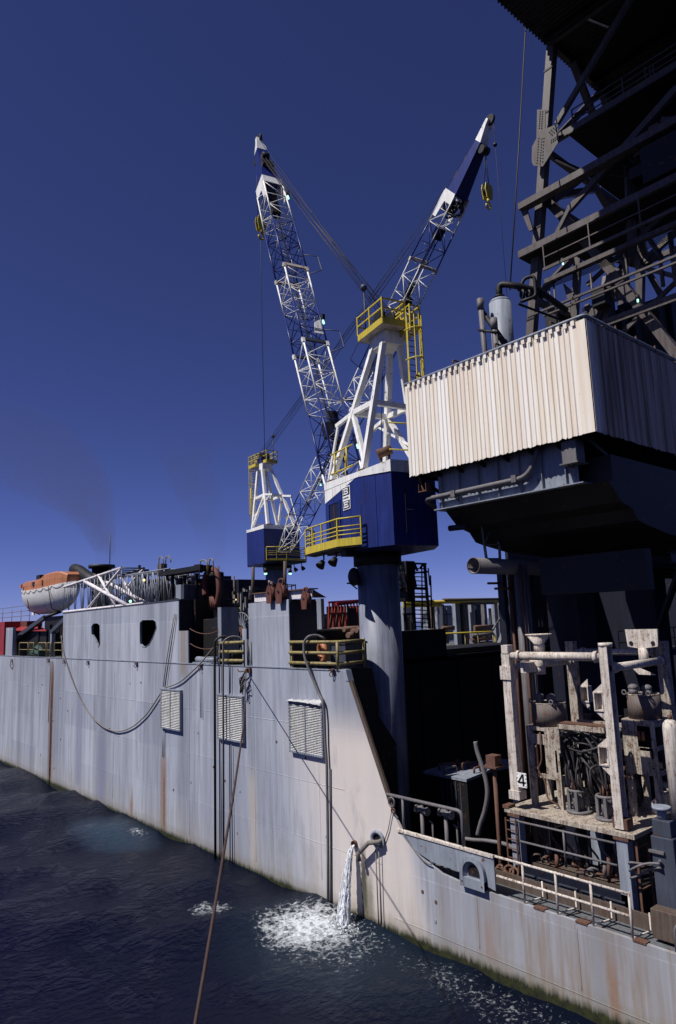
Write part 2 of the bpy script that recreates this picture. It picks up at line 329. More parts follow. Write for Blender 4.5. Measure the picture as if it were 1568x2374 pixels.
    def torus(s, c, nrm, R_, r, n=24, m=8, a0=0, a1=360):
        nrm = V(nrm).normalized(); a = nrm.cross(V((0, 0, 1)))
        if a.length < .01: a = V((1, 0, 0))
        a.normalize(); b = nrm.cross(a)
        full = (a1-a0) >= 360
        pts = [V(c)+(a*math.cos(R(a0+(a1-a0)*i/n))+b*math.sin(R(a0+(a1-a0)*i/n)))*R_ for i in range(n if full else n+1)]
        return s.tube(pts, r, m, closed=full)
    def prism(s, pts, d):               # planar polygon (3D points) pushed along vector d
        pts = [V(p) for p in pts]; n = len(pts); d = V(d)
        return s.add(pts+[p+d for p in pts], [tuple(range(n))[::-1], tuple(range(n, 2*n))]+[(i, (i+1) % n, (i+1) % n+n, i+n) for i in range(n)])
    def loft(s, rings, caps=True):
        n = len(rings[0]); vs = [p for r_ in rings for p in r_]
        fs = [(i*n+j, i*n+(j+1) % n, (i+1)*n+(j+1) % n, (i+1)*n+j) for i in range(len(rings)-1) for j in range(n)]; sm = [True]*len(fs)
        if caps: fs += [tuple(range(n))[::-1], tuple((len(rings)-1)*n+j for j in range(n))]; sm += [False]*2
        return s.add(vs, fs, sm)
    def build_each(s, name, mat, parent):
        last = None; offs = s.starts+[len(s.v)]
        for k in range(len(offs)-1):
            a, b2 = offs[k], offs[k+1]; m_ = MB()
            idx = [i for i, f in enumerate(s.f) if a <= f[0] < b2]
            m_.add(s.v[a:b2], [tuple(i-a for i in s.f[q]) for q in idx], [s.sm[q] for q in idx]); last = m_.build(name, mat, parent)
        return last
    def build(s, name, mat, parent=None, at=None, bevel=0):
        if parent is not None: o_ = V(ORG[parent.name])
        elif at is not None: o_ = V(at)
        else:
            lo = V([min(p[i] for p in s.v) for i in range(3)]); hi = V([max(p[i] for p in s.v) for i in range(3)])
            o_ = V(((lo.x+hi.x)/2, (lo.y+hi.y)/2, lo.z))
        me = bpy.data.meshes.new(name); me.from_pydata([tuple(p-o_) for p in s.v], [], s.f)
        me.polygons.foreach_set('use_smooth', s.sm); me.materials.append(M[mat] if isinstance(mat, str) else mat); me.update()
        import bmesh
        bm = bmesh.new(); bm.from_mesh(me); bmesh.ops.recalc_face_normals(bm, faces=bm.faces); bm.to_mesh(me); bm.free()
        ob = bpy.data.objects.new(name, me); COL.objects.link(ob)
        ORG[ob.name] = tuple(o_)
        if parent is not None: ob.parent = parent
        else: ob.location = o_
        if bevel:
            bv = ob.modifiers.new('edge', 'BEVEL'); bv.width = bevel; bv.segments = 2; bv.limit_method = 'ANGLE'
        return ob
ORG = {}
def tag(o, label, cat, group=None, kind=None):
    if label: o['label'] = label
    if cat: o['category'] = cat
    if group: o['group'] = group
    if kind: o['kind'] = kind
    return o
def thing(name, label, cat, loc, group=None):
    o = bpy.data.objects.new(name, None); COL.objects.link(o); o.location = loc; o.empty_display_size = .3
    ORG[o.name] = tuple(loc); return tag(o, label, cat, group)
def copy_thing(o, loc, label=None, rotz=None):
    def cp(a, par):
        c = a.copy(); COL.objects.link(c); ORG[c.name] = ORG.get(a.name, (0, 0, 0))
        if par is not None: c.parent = par
        for ch in a.children: cp(ch, c)
        return c
    r = cp(o, None); r.location = loc
    if rotz is not None: r.rotation_euler.z = rotz
    if label: r['label'] = label
    return r
def lerp(a, b, t): return V(a)*(1-t)+V(b)*t
def sag(p, q, s_, n=16): return [lerp(p, q, i/n)-V((0, 0, s_*4*(i/n)*(1-i/n))) for i in range(n+1)]
def bend(pts, r=.12, n=5):              # round the inner corners of a pipe run
    pts = [V(p) for p in pts]; out = [pts[0]]
    for i in range(1, len(pts)-1):
        a = (pts[i-1]-pts[i]); b = (pts[i+1]-pts[i]); rr = min(r, a.length*.45, b.length*.45); p = pts[i]+a.normalized()*rr; q = pts[i]+b.normalized()*rr
        out += [(p*(1-t)**2+pts[i]*2*t*(1-t)+q*t*t) for t in [k/n for k in range(n+1)]]
    return out+[pts[-1]]
def wig(p, q, amp, n=12, sd=0):
    rnd = random.Random(sd); a = V((rnd.uniform(-1, 1), rnd.uniform(-1, 1), rnd.uniform(-1, 1)))*amp; b = V((rnd.uniform(-1, 1), rnd.uniform(-1, 1), rnd.uniform(-1, 1)))*amp
    return [lerp(p, q, i/n)+a*math.sin(math.pi*i/n)+b*math.sin(2*math.pi*i/n) for i in range(n+1)]
XH = 19.0                          # plane of the hull's side

# ================================================================== the sea
def build_sea():
    n = 420; cx, cy = 8.0, 24.0
    def st(u): return math.sinh(u*5.2)/math.sinh(5.2)*3000
    us = [st(-1+2*i/n) for i in range(n+1)]
    rnd = random.Random(3); waves = []
    for k in range(26):
        L = .9*1.16**k*(.8+.4*rnd.random()); 
        if L > 16: L = rnd.uniform(1.2, 6)
        a = R(rnd.gauss(65, 34)); waves.append((math.cos(a)*2*math.pi/L, math.sin(a)*2*math.pi/L, .0125*L**.72, rnd.uniform(0, 6.28)))
    vs = []
    for j in range(n+1):
        for i in range(n+1):
            x = cx+us[i]; y = cy+us[j]; r = math.hypot(us[i], us[j]); f = 1/(1+(r/160)**2); z = 0
            if f > .02:
                for (kx, ky, am, ph) in waves:
                    s_ = math.sin(kx*x+ky*y+ph); z += am*(s_+.35*s_*s_)
            vs.append((x, y, z*f*.85-.02))
    fs = [(j*(n+1)+i, j*(n+1)+i+1, (j+1)*(n+1)+i+1, (j+1)*(n+1)+i) for j in range(n) for i in range(n)]
    mb = MB(); mb.add(vs, fs, True); o = mb.build('sea', 'sea', at=(0, 0, 0)); o['kind'] = 'structure'
build_sea()

# ================================================================== the ship
ship = thing('drilling_ship', 'grey steel drilling ship with rust streaked side lying in dark blue sea', 'ship', (24, 20, 0))
def ring_yz(pts, x=XH): return [V((x, p[0], p[1])) for p in pts]
P = lambda fr, x, y: WX(fr, x, y, XH)
# side plating: one outline in the plane of the side, with holes only above the deck
AFT = 2.62*.98+.05
edge = [(y, z) for y, z in [(P('e',245,365).y, P('e',245,365).z)]]
prof = [(4, -2), (4, AFT-.03), (10.4, AFT), (12.6, AFT), (14.0, AFT+.0), (15.0, AFT+.02), (16.2, AFT+.03), (17.1, AFT+.11), (18.0, AFT+.45), (18.9, 3.75), (19.53, 4.65), (21.55, 9.05), (21.80, 9.42), (140, 9.42), (140, -2)]
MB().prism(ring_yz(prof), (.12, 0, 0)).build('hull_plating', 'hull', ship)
DK = 9.40
d = MB(); d.box((XH+.12, 4, AFT-.25), (20.15, 25.2, AFT-.1)); d.build('side_walkway', 'deck', ship)
PIT = .55
d = MB(); d.box((20.15, 4, PIT-.2), (44, 25.2, PIT)); d.build('low_aft_deck', 'black', ship)
d = MB(); d.box((20.15, 4, PIT), (20.22, 21.9, AFT-.1)); d.build('walkway_curb', 'black', ship)
MB().box((20.05, 4, AFT-.1), (20.12, 15.6, AFT+.32)).build('coaming', 'brownstain', ship)
d = MB(); d.box((XH+.12, 22.2, DK-.3), (20.45, 25.2, DK-.06)).box((XH+.12, 25.2, DK-.3), (48, 140, DK-.06)); d.build('main_deck', 'deck', ship)
# bulkhead facing aft under the main deck edge, with stiffeners
d = MB(); d.box((20.45, 25.2, 0), (48, 25.32, DK-.05))
for i in range(8): d.box((21.0+i*3.1, 25.12, 0), (21.03+i*3.1, 25.2, DK-.1))
d.box((20.4, 25.0, DK-.12), (48, 25.2, DK-.02))
d.build('aft_bulkhead', 'black', ship)
wing = [WY('c', *q, 22.1) for q in [(300,985),(503,990),(551,1240),(551,1330),(672,1520)]]
wing = [V((XH+.12, 22.1, 9.40))]+[V((w_.x, 22.1, min(9.40, w_.z))) for w_ in wing[1:]]+[V((wing[-1].x, 22.1, AFT)), V((XH+.12, 22.1, AFT))]
MB().prism(wing, (0, .1, 0)).box((20.35, 22.2, AFT), (20.45, 25.2, DK)).build('wing_bulkhead', 'black', ship)
# dark doubling strip down the slope of the plating
a, b_ = V((XH+.06, 21.50, 8.95)), V((XH+.06, 19.45, 4.45))
MB().beam(a, b_, .36, .10, (1, 0, 0)).build('slope_flange', 'brownstain', ship)
a = P('c', 305, 1003); MB().prism([V((XH-.02, 22.05, 9.45)), V((XH-.02, 21.65, 9.45)), V((XH-.02, 21.5, 9.0)), V((XH-.02, 21.68, 9.0))], (.3, 0, 0)).build('corner_plate', 'hull', ship)
# deck edge moulding
MB().box((XH-.03, 22, 9.39), (XH+.02, 140, 9.44)).build('deck_edge_bar', 'grey', ship)
# rubbing strip low on the side (aft)
MB().box((XH-.012, 4, .67), (XH, 19.5, .69)).build('rubbing_strip', 'hull', ship)
# low bulwark between the slope and the open rail, with its cap
B0, B1 = P('e', 245, 365), P('e', 690, 490)
zb = 3.74
low = [(19.05, zb+.02), (P('e',690,490).y, zb), (P('e',690,490).y, 2.74), (P('e',550,580).y, 2.98), (P('e',400,545).y, 3.02), (18.35, 3.25)]
MB().prism(ring_yz(low, XH-.02), (.04, 0, 0)).build('low_bulwark', 'grey', ship)
cap = MB().tube([V((XH, 19.1, zb+.05)), V((XH, low[1][0], zb+.03))], .055, 8)
cap.box((XH-.06, low[1][0], zb-.02), (XH+.16, 19.1, zb+.03)); cap.build('bulwark_cap', 'whiterust', ship)
# fairlead arch in the low bulwark
fl = thing('roller_fairlead', 'grey cast fairlead with arched mouth set in the low aft bulwark', 'fairlead', (XH, P('e',600,570).y, 2.75))
yc = P('e', 597, 560).y; zc = 3.10
def arch(r, n=14, drop=.42):
    pts = [(yc+r*math.cos(R(180*i/n)), zc+r*1.05*math.sin(R(180*i/n))) for i in range(n+1)]
    return [(yc+r, zc-drop)]+pts+[(yc-r, zc-drop)]
o1, i1, i2 = arch(.50), arch(.36), arch(.24, drop=.12)
mb = MB()
def band_(mb, A, B, xa, xb):
    n = len(A); vs = [V((xa, *p)) for p in A]+[V((xb, *p)) for p in B]
    mb.add(vs, [(i, i+1, n+i+1, n+i) for i in range(n-1)], True)
band_(mb, o1, o1, XH-.16, XH+.02); band_(mb, o1, i1, XH-.16, XH-.18); band_(mb, i1, i2, XH-.18, XH+.05)
mb.box((XH-.17, yc-.50, zc-.46), (XH+.02, yc+.50, zc-.16)); mb.build('fairlead_frame', 'grey', fl)
mb = MB().prism([V((XH-.035, *p)) for p in i2], (.01, 0, 0)); mb.build('fairlead_mouth', 'black', fl)
for s_ in (-1, 1):
    MB().cyl((XH-.19, yc+s_*.4, zc-.3), (XH-.16, yc+s_*.4, zc-.3), .03, n=8).build('bolt', 'rusty', fl)

# hawse hole with mooring stub above the discharge
hp = P('e', 138, 425); hw = thing('hawse_hole', 'pale oval hawse ring in the ship side right of the water discharge', 'hawse hole', hp)
mb = MB(); pts = [V((XH-.05, hp.y+.30*math.cos(t_), hp.z+.25*math.sin(t_))) for t_ in [2*math.pi*i/24 for i in range(24)]]
mb.tube(pts, .07, 8, closed=True); mb.build('rim', 'grey', hw)
MB().prism([V((XH-.012, hp.y+.27*math.cos(t_), hp.z+.22*math.sin(t_))) for t_ in [2*math.pi*i/24 for i in range(24)]], (.01, 0, 0)).build('dark_mouth', 'black', hw)
a = P('e', 165, 440); b2 = P('e', 75, 525)
tag(MB().tube([V((XH-.05, a.y, a.z+.1)), V((XH-.22, a.y+.05, a.z+.03)), V((XH-.3, (a.y+b2.y)/2, a.z-.08)), V((XH-.3, b2.y+.08, b2.z+.25)), V((XH-.3, b2.y, b2.z))], .085, 8).build('hose_stub', 'rope'),
    'short thick grey hose end drooping from the oval hawse ring', 'hose')
for k, (xx, lab) in enumerate(((135, 'left of two thin ropes hanging from the hawse ring to the water'), (150, 'right of two thin ropes hanging from the hawse ring to the water'))):
    a = P('e', xx, 470); b2 = P('e', xx+13, 848)
    tag(MB().tube([V((XH-.12, a.y, a.z)), V((XH-.09, b2.y, b2.z+.1))], .022, 6).build('hanging_rope', 'rope'), lab, 'rope', 'ropes below the hawse ring')
a = P('e', 165, 455); mb = MB().tube([V((XH-.10, a.y-.05, a.z+.25)), V((XH-.12, a.y-.1, a.z+.02)), V((XH-.12, a.y+.05, a.z-.1)), V((XH-.10, a.y+.05, a.z+.2))], .03, 6)
mb.build('shackle', 'grey', hw)

# overboard discharge
dp = P('m', 1, 1); a = P('e', 28, 452); wl = P('e', 18, 790)
mb = MB(); mb.open_pipe((XH-.14, a.y, a.z+.02), (XH+.05, a.y, a.z+.02), .13, .02, 16); mb.build('discharge_pipe', 'rusty', ship)
rings = []
rnd = random.Random(5)
for i in range(30):
    t_ = i/29; z = a.z-.02-(a.z+.25)*t_; out = .12+.62*math.sqrt(t_); wd = .07+.17*t_**.7
    ring = []
    for j in range(18):
        an = 2*math.pi*j/18; rr = wd*(1+.42*rnd.uniform(-1, 1)*(.35+t_))*(.72 if i % 3 == 1 and j % 2 else 1)
        ring.append(V((XH-out+math.cos(an)*rr*.75, a.y+.10*t_+math.sin(an)*rr, z+rnd.uniform(-.02, .02))))
    rings.append(ring)
mbw = MB().loft(rings)
for k in range(22):
    an = rnd.uniform(0, 6.28); ro = rnd.uniform(.5, 1.25); st_ = []
    for i in range(30):
        t_ = i/29; z = a.z-.02-(a.z+.25)*t_; out = .12+.62*math.sqrt(t_); wd = (.07+.20*t_**.7)*ro; an += rnd.uniform(-.2, .2)
        st_.append([V((XH-out+math.cos(an)*wd*.8+.016*math.cos(2*math.pi*j/6)*(.4+t_)*(1+.6*math.sin(i*1.7+k)), a.y+.10*t_+math.sin(an)*wd+.02*math.sin(2*math.pi*j/6)*(.4+t_*1.2)*(1+.6*math.sin(i*1.7+k)), z)) for j in range(6)])
    mbw.loft(st_)
o = mbw.build('discharge_water', 'fall'); tag(o, 'white water pouring from the hull outlet down into foam', 'water jet')
mb = MB(); rnd = random.Random(9)
for i in range(700):
    an = rnd.uniform(0, 6.28); rr = abs(rnd.gauss(0, .55)); c_ = V((XH-.75+rr*math.cos(an), a.y+.1+rr*1.3*math.sin(an), .04+abs(rnd.gauss(0, .14))*math.exp(-rr)))
    if c_.x > XH-.03: continue
    mb.sphere(c_, rnd.uniform(.008, .030), 5, 4)
o = mb.build('splash_spray', 'fall'); tag(o, None, None, kind='stuff')

# louvres on the side
def louvre(q, label, n):
    p = [P(*c_) for c_ in q]; y1, y0 = max(p[0].y, p[3].y), min(p[1].y, p[2].y); zt = (p[0].z+p[1].z)/2; zb_ = (p[2].z+p[3].z)/2
    t = thing('ventilation_louvre', label, 'louvre', (XH, (y0+y1)/2, zb_), 'louvred vents along the ship side')
    pr = .17; mb = MB(); fw_ = .09
    mb.box((XH-pr, y0, zb_), (XH, y0+fw_, zt)).box((XH-pr, y1-fw_, zb_), (XH, y1, zt)).box((XH-pr, y0+fw_, zt-fw_), (XH, y1-fw_, zt)).box((XH-pr, y0+fw_, zb_), (XH, y1-fw_, zb_+fw_))
    mb.box((XH-pr-.01, (y0+y1)/2-.025, zb_+fw_), (XH-.02, (y0+y1)/2+.025, zt-fw_))
    k = int((y1-y0)/.14)
    for i in range(k):
        y = y0+.05+(y1-y0-.1)*i/(k-1)
        for z in (zt-.04, zb_+.04): mb.box((XH-pr-.02, y-.02, z-.02), (XH-pr, y+.02, z+.02))
    k = int((zt-zb_)/.14)
    for i in range(k):
        z = zb_+.05+(zt-zb_-.1)*i/(k-1)
        for y in (y0+.035, y1-.035): mb.box((XH-pr-.02, y-.02, z-.02), (XH-pr, y+.02, z+.02))
    mb.build('frame', 'grey', t)
    MB().box((XH-.06, y0+fw_, zb_+fw_), (XH-.05, y1-fw_, zt-fw_)).build('dark_backing', 'black', t)
    for h0, h1 in ((y0+fw_, (y0+y1)/2-.025), ((y0+y1)/2+.025, y1-fw_)):
        mb = MB(); dz = (zt-zb_-2*fw_)/n
        for i in range(n):
            z = zb_+fw_+dz*(i+.35)
            mb.prism([V((XH-pr+.004, h0, z-dz*.26)), V((XH-pr+.012, h0, z-dz*.28)), V((XH-pr+.055, h0, z+dz*.10)), V((XH-pr+.050, h0, z+dz*.20))], (0, h1-h0, 0))
        mb.build('slats', 'louvre', t)
    return t, y0, y1, zb_, zt
L1 = louvre([('a',1025,1180),('a',1148,1190),('a',1146,1450),('a',1028,1428)], 'leftmost of three louvred vents, the one at the end of the sagging rope', 24)
L2 = louvre([('b',352,1130),('b',552,1138),('b',556,1508),('b',357,1478)], 'middle louvred vent with upright pipes running in front of it', 24)
L3 = louvre([('b',918,1185),('b',1170,1180),('j',0,0),('j',0,0)][:2]+[('D',757,1757),('D',678,1740)], 'rightmost and largest louvred vent with a torn canvas flap on top', 30)
y0, y1, zt = L3[1], L3[2], L3[4]
mb = MB(); n = 14
top = [V((XH-.02-.02*math.sin(i*1.3), y1-(y1-y0)*i/n, zt+.03+.12*(i/n)**2+.02*math.sin(i*2))) for i in range(n+1)]; bot = [V((XH-.27-.03*math.sin(i*2.1), y1-(y1-y0)*i/n+.02*math.sin(i), zt-.02-.18*max(0, (i/n-.45))*abs(math.sin(i*1.9)))) for i in range(n+1)]
mb.add(top+bot, [(i, i+1, n+2+i, n+1+i) for i in range(n)], True); o = mb.build('canvas_flap', 'louvre'); so = o.modifiers.new('thick', 'SOLIDIFY'); so.thickness = .02
tag(o, 'torn white canvas flap draped over the top of the largest vent', 'canvas')

# small lifting eyes along the deck edge
for q in [('a',80,1005),('a',310,1005),('a',410,1010),('a',558,1018),('a',862,1030),('a',1265,1045),('b',1245,955)]:
    p = P(*q); mb = MB(); mb.box((XH-.16, p.y-.14, p.z+.07), (XH, p.y+.14, p.z+.11)); mb.prism([V((XH-.14, p.y-.04, p.z+.07)), V((XH-.14, p.y+.04, p.z+.07)), V((XH-.02, p.y+.04, p.z-.14)), V((XH-.02, p.y-.04, p.z-.14))], (.02, 0, 0))
    mb.torus((XH-.12, p.y, p.z-.09), (1, .4, 0), .09, .02, 12, 6); mb.build('lifting_eye', 'rusty', ship)
tag(MB().torus(P('a', 80, 1035)+V((-.06, 0, 0)), (1, .2, 0), .28, .03, 16, 6).build('hanging_ring', 'rusty'), 'small dark ring hanging at the deck edge under the lifeboat', 'ring')

# ------------------------------------------------------------------ ropes, pipes and hoses down the side
def run(name, pts, r, mat, label, cat, group=None, bendr=.3, n=8):
    return tag(MB().tube(bend(pts, bendr), r, n).build(name, mat), label, cat, group)
off = .10
def HP(fr, x, y, o=.10): p = P(fr, x, y); p.x = XH-o; return p
# swag rope
run('sagging_rope', [HP('a', *q) for q in [(395,850),(400,930),(425,1020),(460,1120),(500,1220),(550,1310),(610,1385),(670,1430),(740,1453),(800,1442),(860,1410),(930,1345),(985,1265),(1022,1205)]], .036, 'rope',
    'thick rope looping in a deep sag from the deckhouse to the left vent', 'rope', bendr=.5)
run('slanting_rope', [HP('a', *q) for q in [(1050,1175),(1100,1160),(1150,1135),(1210,1080),(1265,1030)]]+[V((XH-.05, P('a',1345,925).y, P('a',1345,925).z))], .034, 'rope', 'thick rope slanting up from the left vent to the yellow rail', 'rope', bendr=.5)
run('stay_rope', [HP('a', 1103, 715, .06), HP('a', 1080, 860), HP('a', 1055, 1020), HP('a', 1035, 1170)], .026, 'rope', 'left thin stay rope dropping from the deckhouse roof to the left vent', 'rope', 'stay ropes at the left vent')
run('stay_rope', [HP('a', 1112, 715, .06), HP('a', 1092, 860), HP('a', 1066, 1020), HP('a', 1045, 1170)], .026, 'rope', 'right thin stay rope dropping from the deckhouse roof to the left vent', 'rope', 'stay ropes at the left vent')
for (xa, xb, r_, mt, lab, y1_) in [(338, 328, .032, 'rusty', 'rusty pipe running down the side below the lifeboat to the water', 1700), (330, 312, .022, 'rusty', 'thin rusty pipe beside the one below the lifeboat', 1395)]:
    a = HP('a', xa, 1010); b2 = HP('a', xb, y1_)
    if y1_ > 1600: b2 = HP('m', 314, 380, .05)
    run('side_pipe', [a, b2], r_, mt, lab, 'pipe')
for x_ in (1030, 1038):
    run('side_conduit', [HP('a', x_, 1430, .06), HP('m', x_-2, 200, .06)], .022, 'grey', 'thin twin conduit hanging under the left vent, '+('left' if x_ == 1030 else 'right')+' one', 'conduit', 'conduits under the left vent')
for x_, lab in ((1267, 'left'), (1275, 'right')):
    run('side_conduit', [HP('a', x_-5, 1050, .06), HP('a', x_, 1365, .06)], .02, 'grey', lab+' thin line hanging from a lifting eye right of the left vent', 'conduit', 'lines between the left and middle vents')
# pipes over the left yellow rail
topz = P('b', 345, 690).z
def over(xd, xt, mat, r_, label, yb, o_=.22):
    a = P('b', xd, 690); p0 = P('b', xd, 900); b2 = P(*yb)
    A = [V((XH+.55, a.y-.55, a.z-.35)), V((XH+.45, a.y-.45, a.z+.02)), V((XH+.1, a.y-.2, a.z+.10)), V((XH-o_, a.y, a.z-.10)), V((XH-o_, p0.y, p0.z)), V((XH-o_, b2.y, b2.z))]
    return run('overside_pipe', A, r_, mat, label, 'pipe', 'pipes led over the left yellow rail', bendr=.35)
over(343, 0, 'black', .062, 'black pipe left of the middle vent, bent over the yellow rail and reaching the water', ('m', 1377, 868))
over(420, 0, 'hose', .05, 'light grey pipe crossing the middle vent from the yellow rail to the water', ('m', 1438, 872), .30)
run('side_conduit', [V((XH-.1, P('b', 365, 740).y, P('b', 365, 740).z)), HP('b', 365, 1110)], .03, 'greydark', 'dark conduit ending at the top left of the middle vent', 'conduit')
run('side_conduit', [HP('b', 448, 895), HP('b', 448, 1120)], .03, 'greydark', 'dark conduit ending at the top middle of the middle vent', 'conduit')
run('side_conduit', [HP('m', 1398, 110), HP('m', 1404, 830)], .022, 'greydark', 'thin dark conduit below the middle vent, left of the light pipe', 'conduit')
run('side_conduit', [HP('m', 1462, 118), HP('m', 1472, 870)], .026, 'greydark', 'thin dark conduit below the middle vent, right of the light pipe', 'conduit')
# hose over the right yellow rail
A = [V((XH+.5, P('b',1085,690).y-.2, P('b',1085,700).z)), V((XH+.3, P('b',1080,680).y, P('b',1080,672).z+.02)), HP('b',1062,672,.1), HP('b',1040,720,.2), HP('b',1048,820,.25), HP('b',1075,920,.2), HP('b',1110,1030,.12), HP('b',1150,1130,.12), HP('b',1183,1180,.16), HP('b',1196,1300,.16), HP('b',1200,1500,.14), HP('D',763,1760,.12), HP('D',766,1950,.12), HP('D',766,2103,.1)]
run('overside_hose', A, .058, 'hose', 'grey hose arching over the right yellow rail and down past the largest vent', 'hose', bendr=.4)
run('side_conduit', [HP('D',768,1780,.05), HP('D',771,2108,.05)], .03, 'greydark', 'thin dark conduit beside the grey hose right of the largest vent', 'conduit')
run('side_conduit', [HP('b',602,720,.02), HP('b',607,900,.02)], .02, 'greydark', 'thin conduit up the raised block corner', 'conduit')
for k, (x0_, x1_) in enumerate(((565, 590), (575, 602))):
    run('slack_line', [HP('b', x0_, 700, .0), HP('b', x1_, 905, .06)], .015, 'rope', ('left', 'right')[k]+' slack line from the yellow rail to the mooring hook', 'line', 'slack lines above the mooring hook')
# mooring hook with tangle
hk = P('b', 590, 945); mh = thing('mooring_hook', 'rusty hook bracket at the deck edge holding the long wire and a rope tangle', 'hook', hk)
mb = MB(); mb.box((XH-.12, hk.y-.16, hk.z-.1), (XH, hk.y+.12, hk.z+.14)); mb.box((XH-.25, hk.y-.05, hk.z-.03), (XH-.1, hk.y+.05, hk.z+.1)); mb.build('bracket', 'rusty', mh)
MB().tube(bend([V((XH-.2, hk.y+.1, hk.z)), V((XH-.3, hk.y+.5, hk.z-.05)), V((XH-.3, hk.y+.62, hk.z+.06))], .15), .03, 6).build('horn', 'rusty', mh)
mb = MB(); mb.tube([V((XH-.25, hk.y+.02, hk.z)), HP('b',572,990,.3), HP('b',552,1030,.3), HP('b',560,1070,.3), HP('b',556,1115,.3)], .045, 7)
for k in range(7): mb.tube(wig(HP('b',572+k*2,985,.3), HP('b',558+k*3,1060+k*12,.3), .12, 10, k), .02, 5)
tag(mb.build('tangled_rope', 'rubber'), 'dark tangled rope end hanging from the hook above the middle vent', 'rope')
# the long rusty wire towards the camera
ends = [V((XH-.22, hk.y, hk.z-.02))]; far_, near_ = 33.0, 9.2
D0 = 1.0/((V((XH-.22, hk.y, hk.z))-V((0,0,CAMZ))).dot(FW)); D1 = 1/5.6
for (fr, x, y) in [('m',1530,0),('m',1462,460),('m',1400,830),('m',1340,1200),('m',1280,1560),('m',1228,1860),('m',1195,2050)]:
    u, v_ = px(fr, x, y); t_ = (v_-1551)/(2367-1551); dep = 1/(D0*(1-t_)+D1*t_); ends.append(V((0,0,CAMZ))+ray(fr, x, y)*dep)
tag(MB().tube(ends, [.024-.0095*i/(len(ends)-1) for i in range(len(ends))], 8).build('mooring_wire', 'rustwire'), 'long rusty mooring wire slanting from the hull hook across the water to the bottom edge', 'wire')

# ------------------------------------------------------------------ deckhouse on the main deck (left)
dh = thing('deckhouse', 'tall grey deckhouse flush with the ship side, with two odd shaped openings', 'deckhouse', (XH+2, 45, DK))
YA, YB = 36.2*.98+.35, 54.2
zA, zB = 12.90, 12.75
holes = [[('a',592,772),('a',615,772),('a',629,785),('a',630,905),('a',618,922),('a',600,880),('a',582,850),('a',577,840),('a',577,790)],
         [('a',897,752),('a',965,750),('a',980,762),('a',984,800),('a',960,865),('a',938,905),('a',915,922),('a',895,918),('a',880,900),('a',880,770)]]
import bmesh
def plate_with_holes(outline, holes_, x, th):
    from mathutils.geometry import tessellate_polygon
    rings = [[V((p[0], p[1], 0)) for p in outline]]+[[V((p[0], p[1], 0)) for p in h_] for h_ in holes_]
    tris = tessellate_polygon(rings); flat = [p for r_ in rings for p in r_]; n = len(flat)
    vs = [V((x, p.x, p.y)) for p in flat]+[V((x+th, p.x, p.y)) for p in flat]
    fs = [tuple(t_) for t_ in tris]+[tuple(i+n for i in reversed(t_)) for t_ in tris]; o_ = 0
    for r_ in rings:
        k = len(r_); fs += [(o_+i, o_+(i+1) % k, o_+(i+1) % k+n, o_+i+n) for i in range(k)]; o_ += k
    return MB().add(vs, fs)
hh = [[(P(*q).y, P(*q).z) for q in h_] for h_ in holes]
mb = plate_with_holes([(YA, DK+.04), (YB, DK+.04), (YB, zB), (YA, zA)], hh, XH, .06); mb.build('side_wall', 'hull', dh)
for h_ in hh:
    MB().tube([V((XH-.01, *p)) for p in h_], .022, 6, closed=True).build('opening_rim', 'grey', dh)
    n_ = len(h_); MB().add([V((XH+.06, *p)) for p in h_]+[V((XH+.14, *p)) for p in h_], [(i, (i+1) % n_, (i+1) % n_+n_, i+n_) for i in range(n_)]).build('opening_coaming', 'grey', dh)
mb = MB(); mb.box((XH+.06, YA+.02, DK), (XH+3.6, YA+.1, zA-.03)); mb.build('aft_wall', 'navy', dh)  # end face in shade, its darkness put into the paint
mb = MB(); mb.box((XH+.06, YB-.1, DK), (XH+3.6, YB-.02, zB-.03)).box((XH+3.5, YA+.1, DK), (XH+3.6, YB-.1, zB-.03)); mb.build('inner_wall', 'black', dh)
mb = MB().prism([V((XH-.02, YA-.02, zA)), V((XH-.02, YB+.02, zB)), V((XH-.02, YB+.02, zB+.08)), V((XH-.02, YA-.02, zA+.08))], (3.8, 0, 0)); mb.build('roof', 'greydark', dh)
mb = MB().prism([V((XH+.9, P('a',600,840).y-.6, DK)), V((XH+.9, P('a',600,840).y+1.2, DK)), V((XH+.9, P('a',600,840).y+1.2, P('a',590,835).z))], (.05, 0, 0)); mb.build('bracket_plate', 'grey', dh)
# flared edge of plating beside the gap (lit strip right of the end wall)
MB().box((XH, YA-1.1, DK+.04), (XH+.06, YA-.02, P('a',1140,820).z)).build('wing_plate', 'hull', dh)

# tower boxes on the deckhouse end
tb = thing('winch_control_tower', 'dark box tower with a pale corner rising at the right end of the deckhouse roof', 'tower', (XH+1.5, YA+.5, zA))
p0 = WX('a', 1110, 690, XH+.35); p1 = WX('a', 1110, 535, XH+.35)
MB().box((XH+.35, YA+.05, zA+.09), (XH+2.9, YA+1.1, p1.z)).build('tower_box', 'greydark', tb, bevel=.02)
MB().box((XH+.33, YA+.35, zA+.09), (XH+.35, YA+.95, p1.z+.02)).build('painted_sunlit_side', 'grey', tb)  # sunlit side brought out with a lighter paint
MB().box((XH+.9, YA-.3, DK+1.0), (XH+2.9, YA+.0, zA+.05)).build('lower_box', 'black', tb)
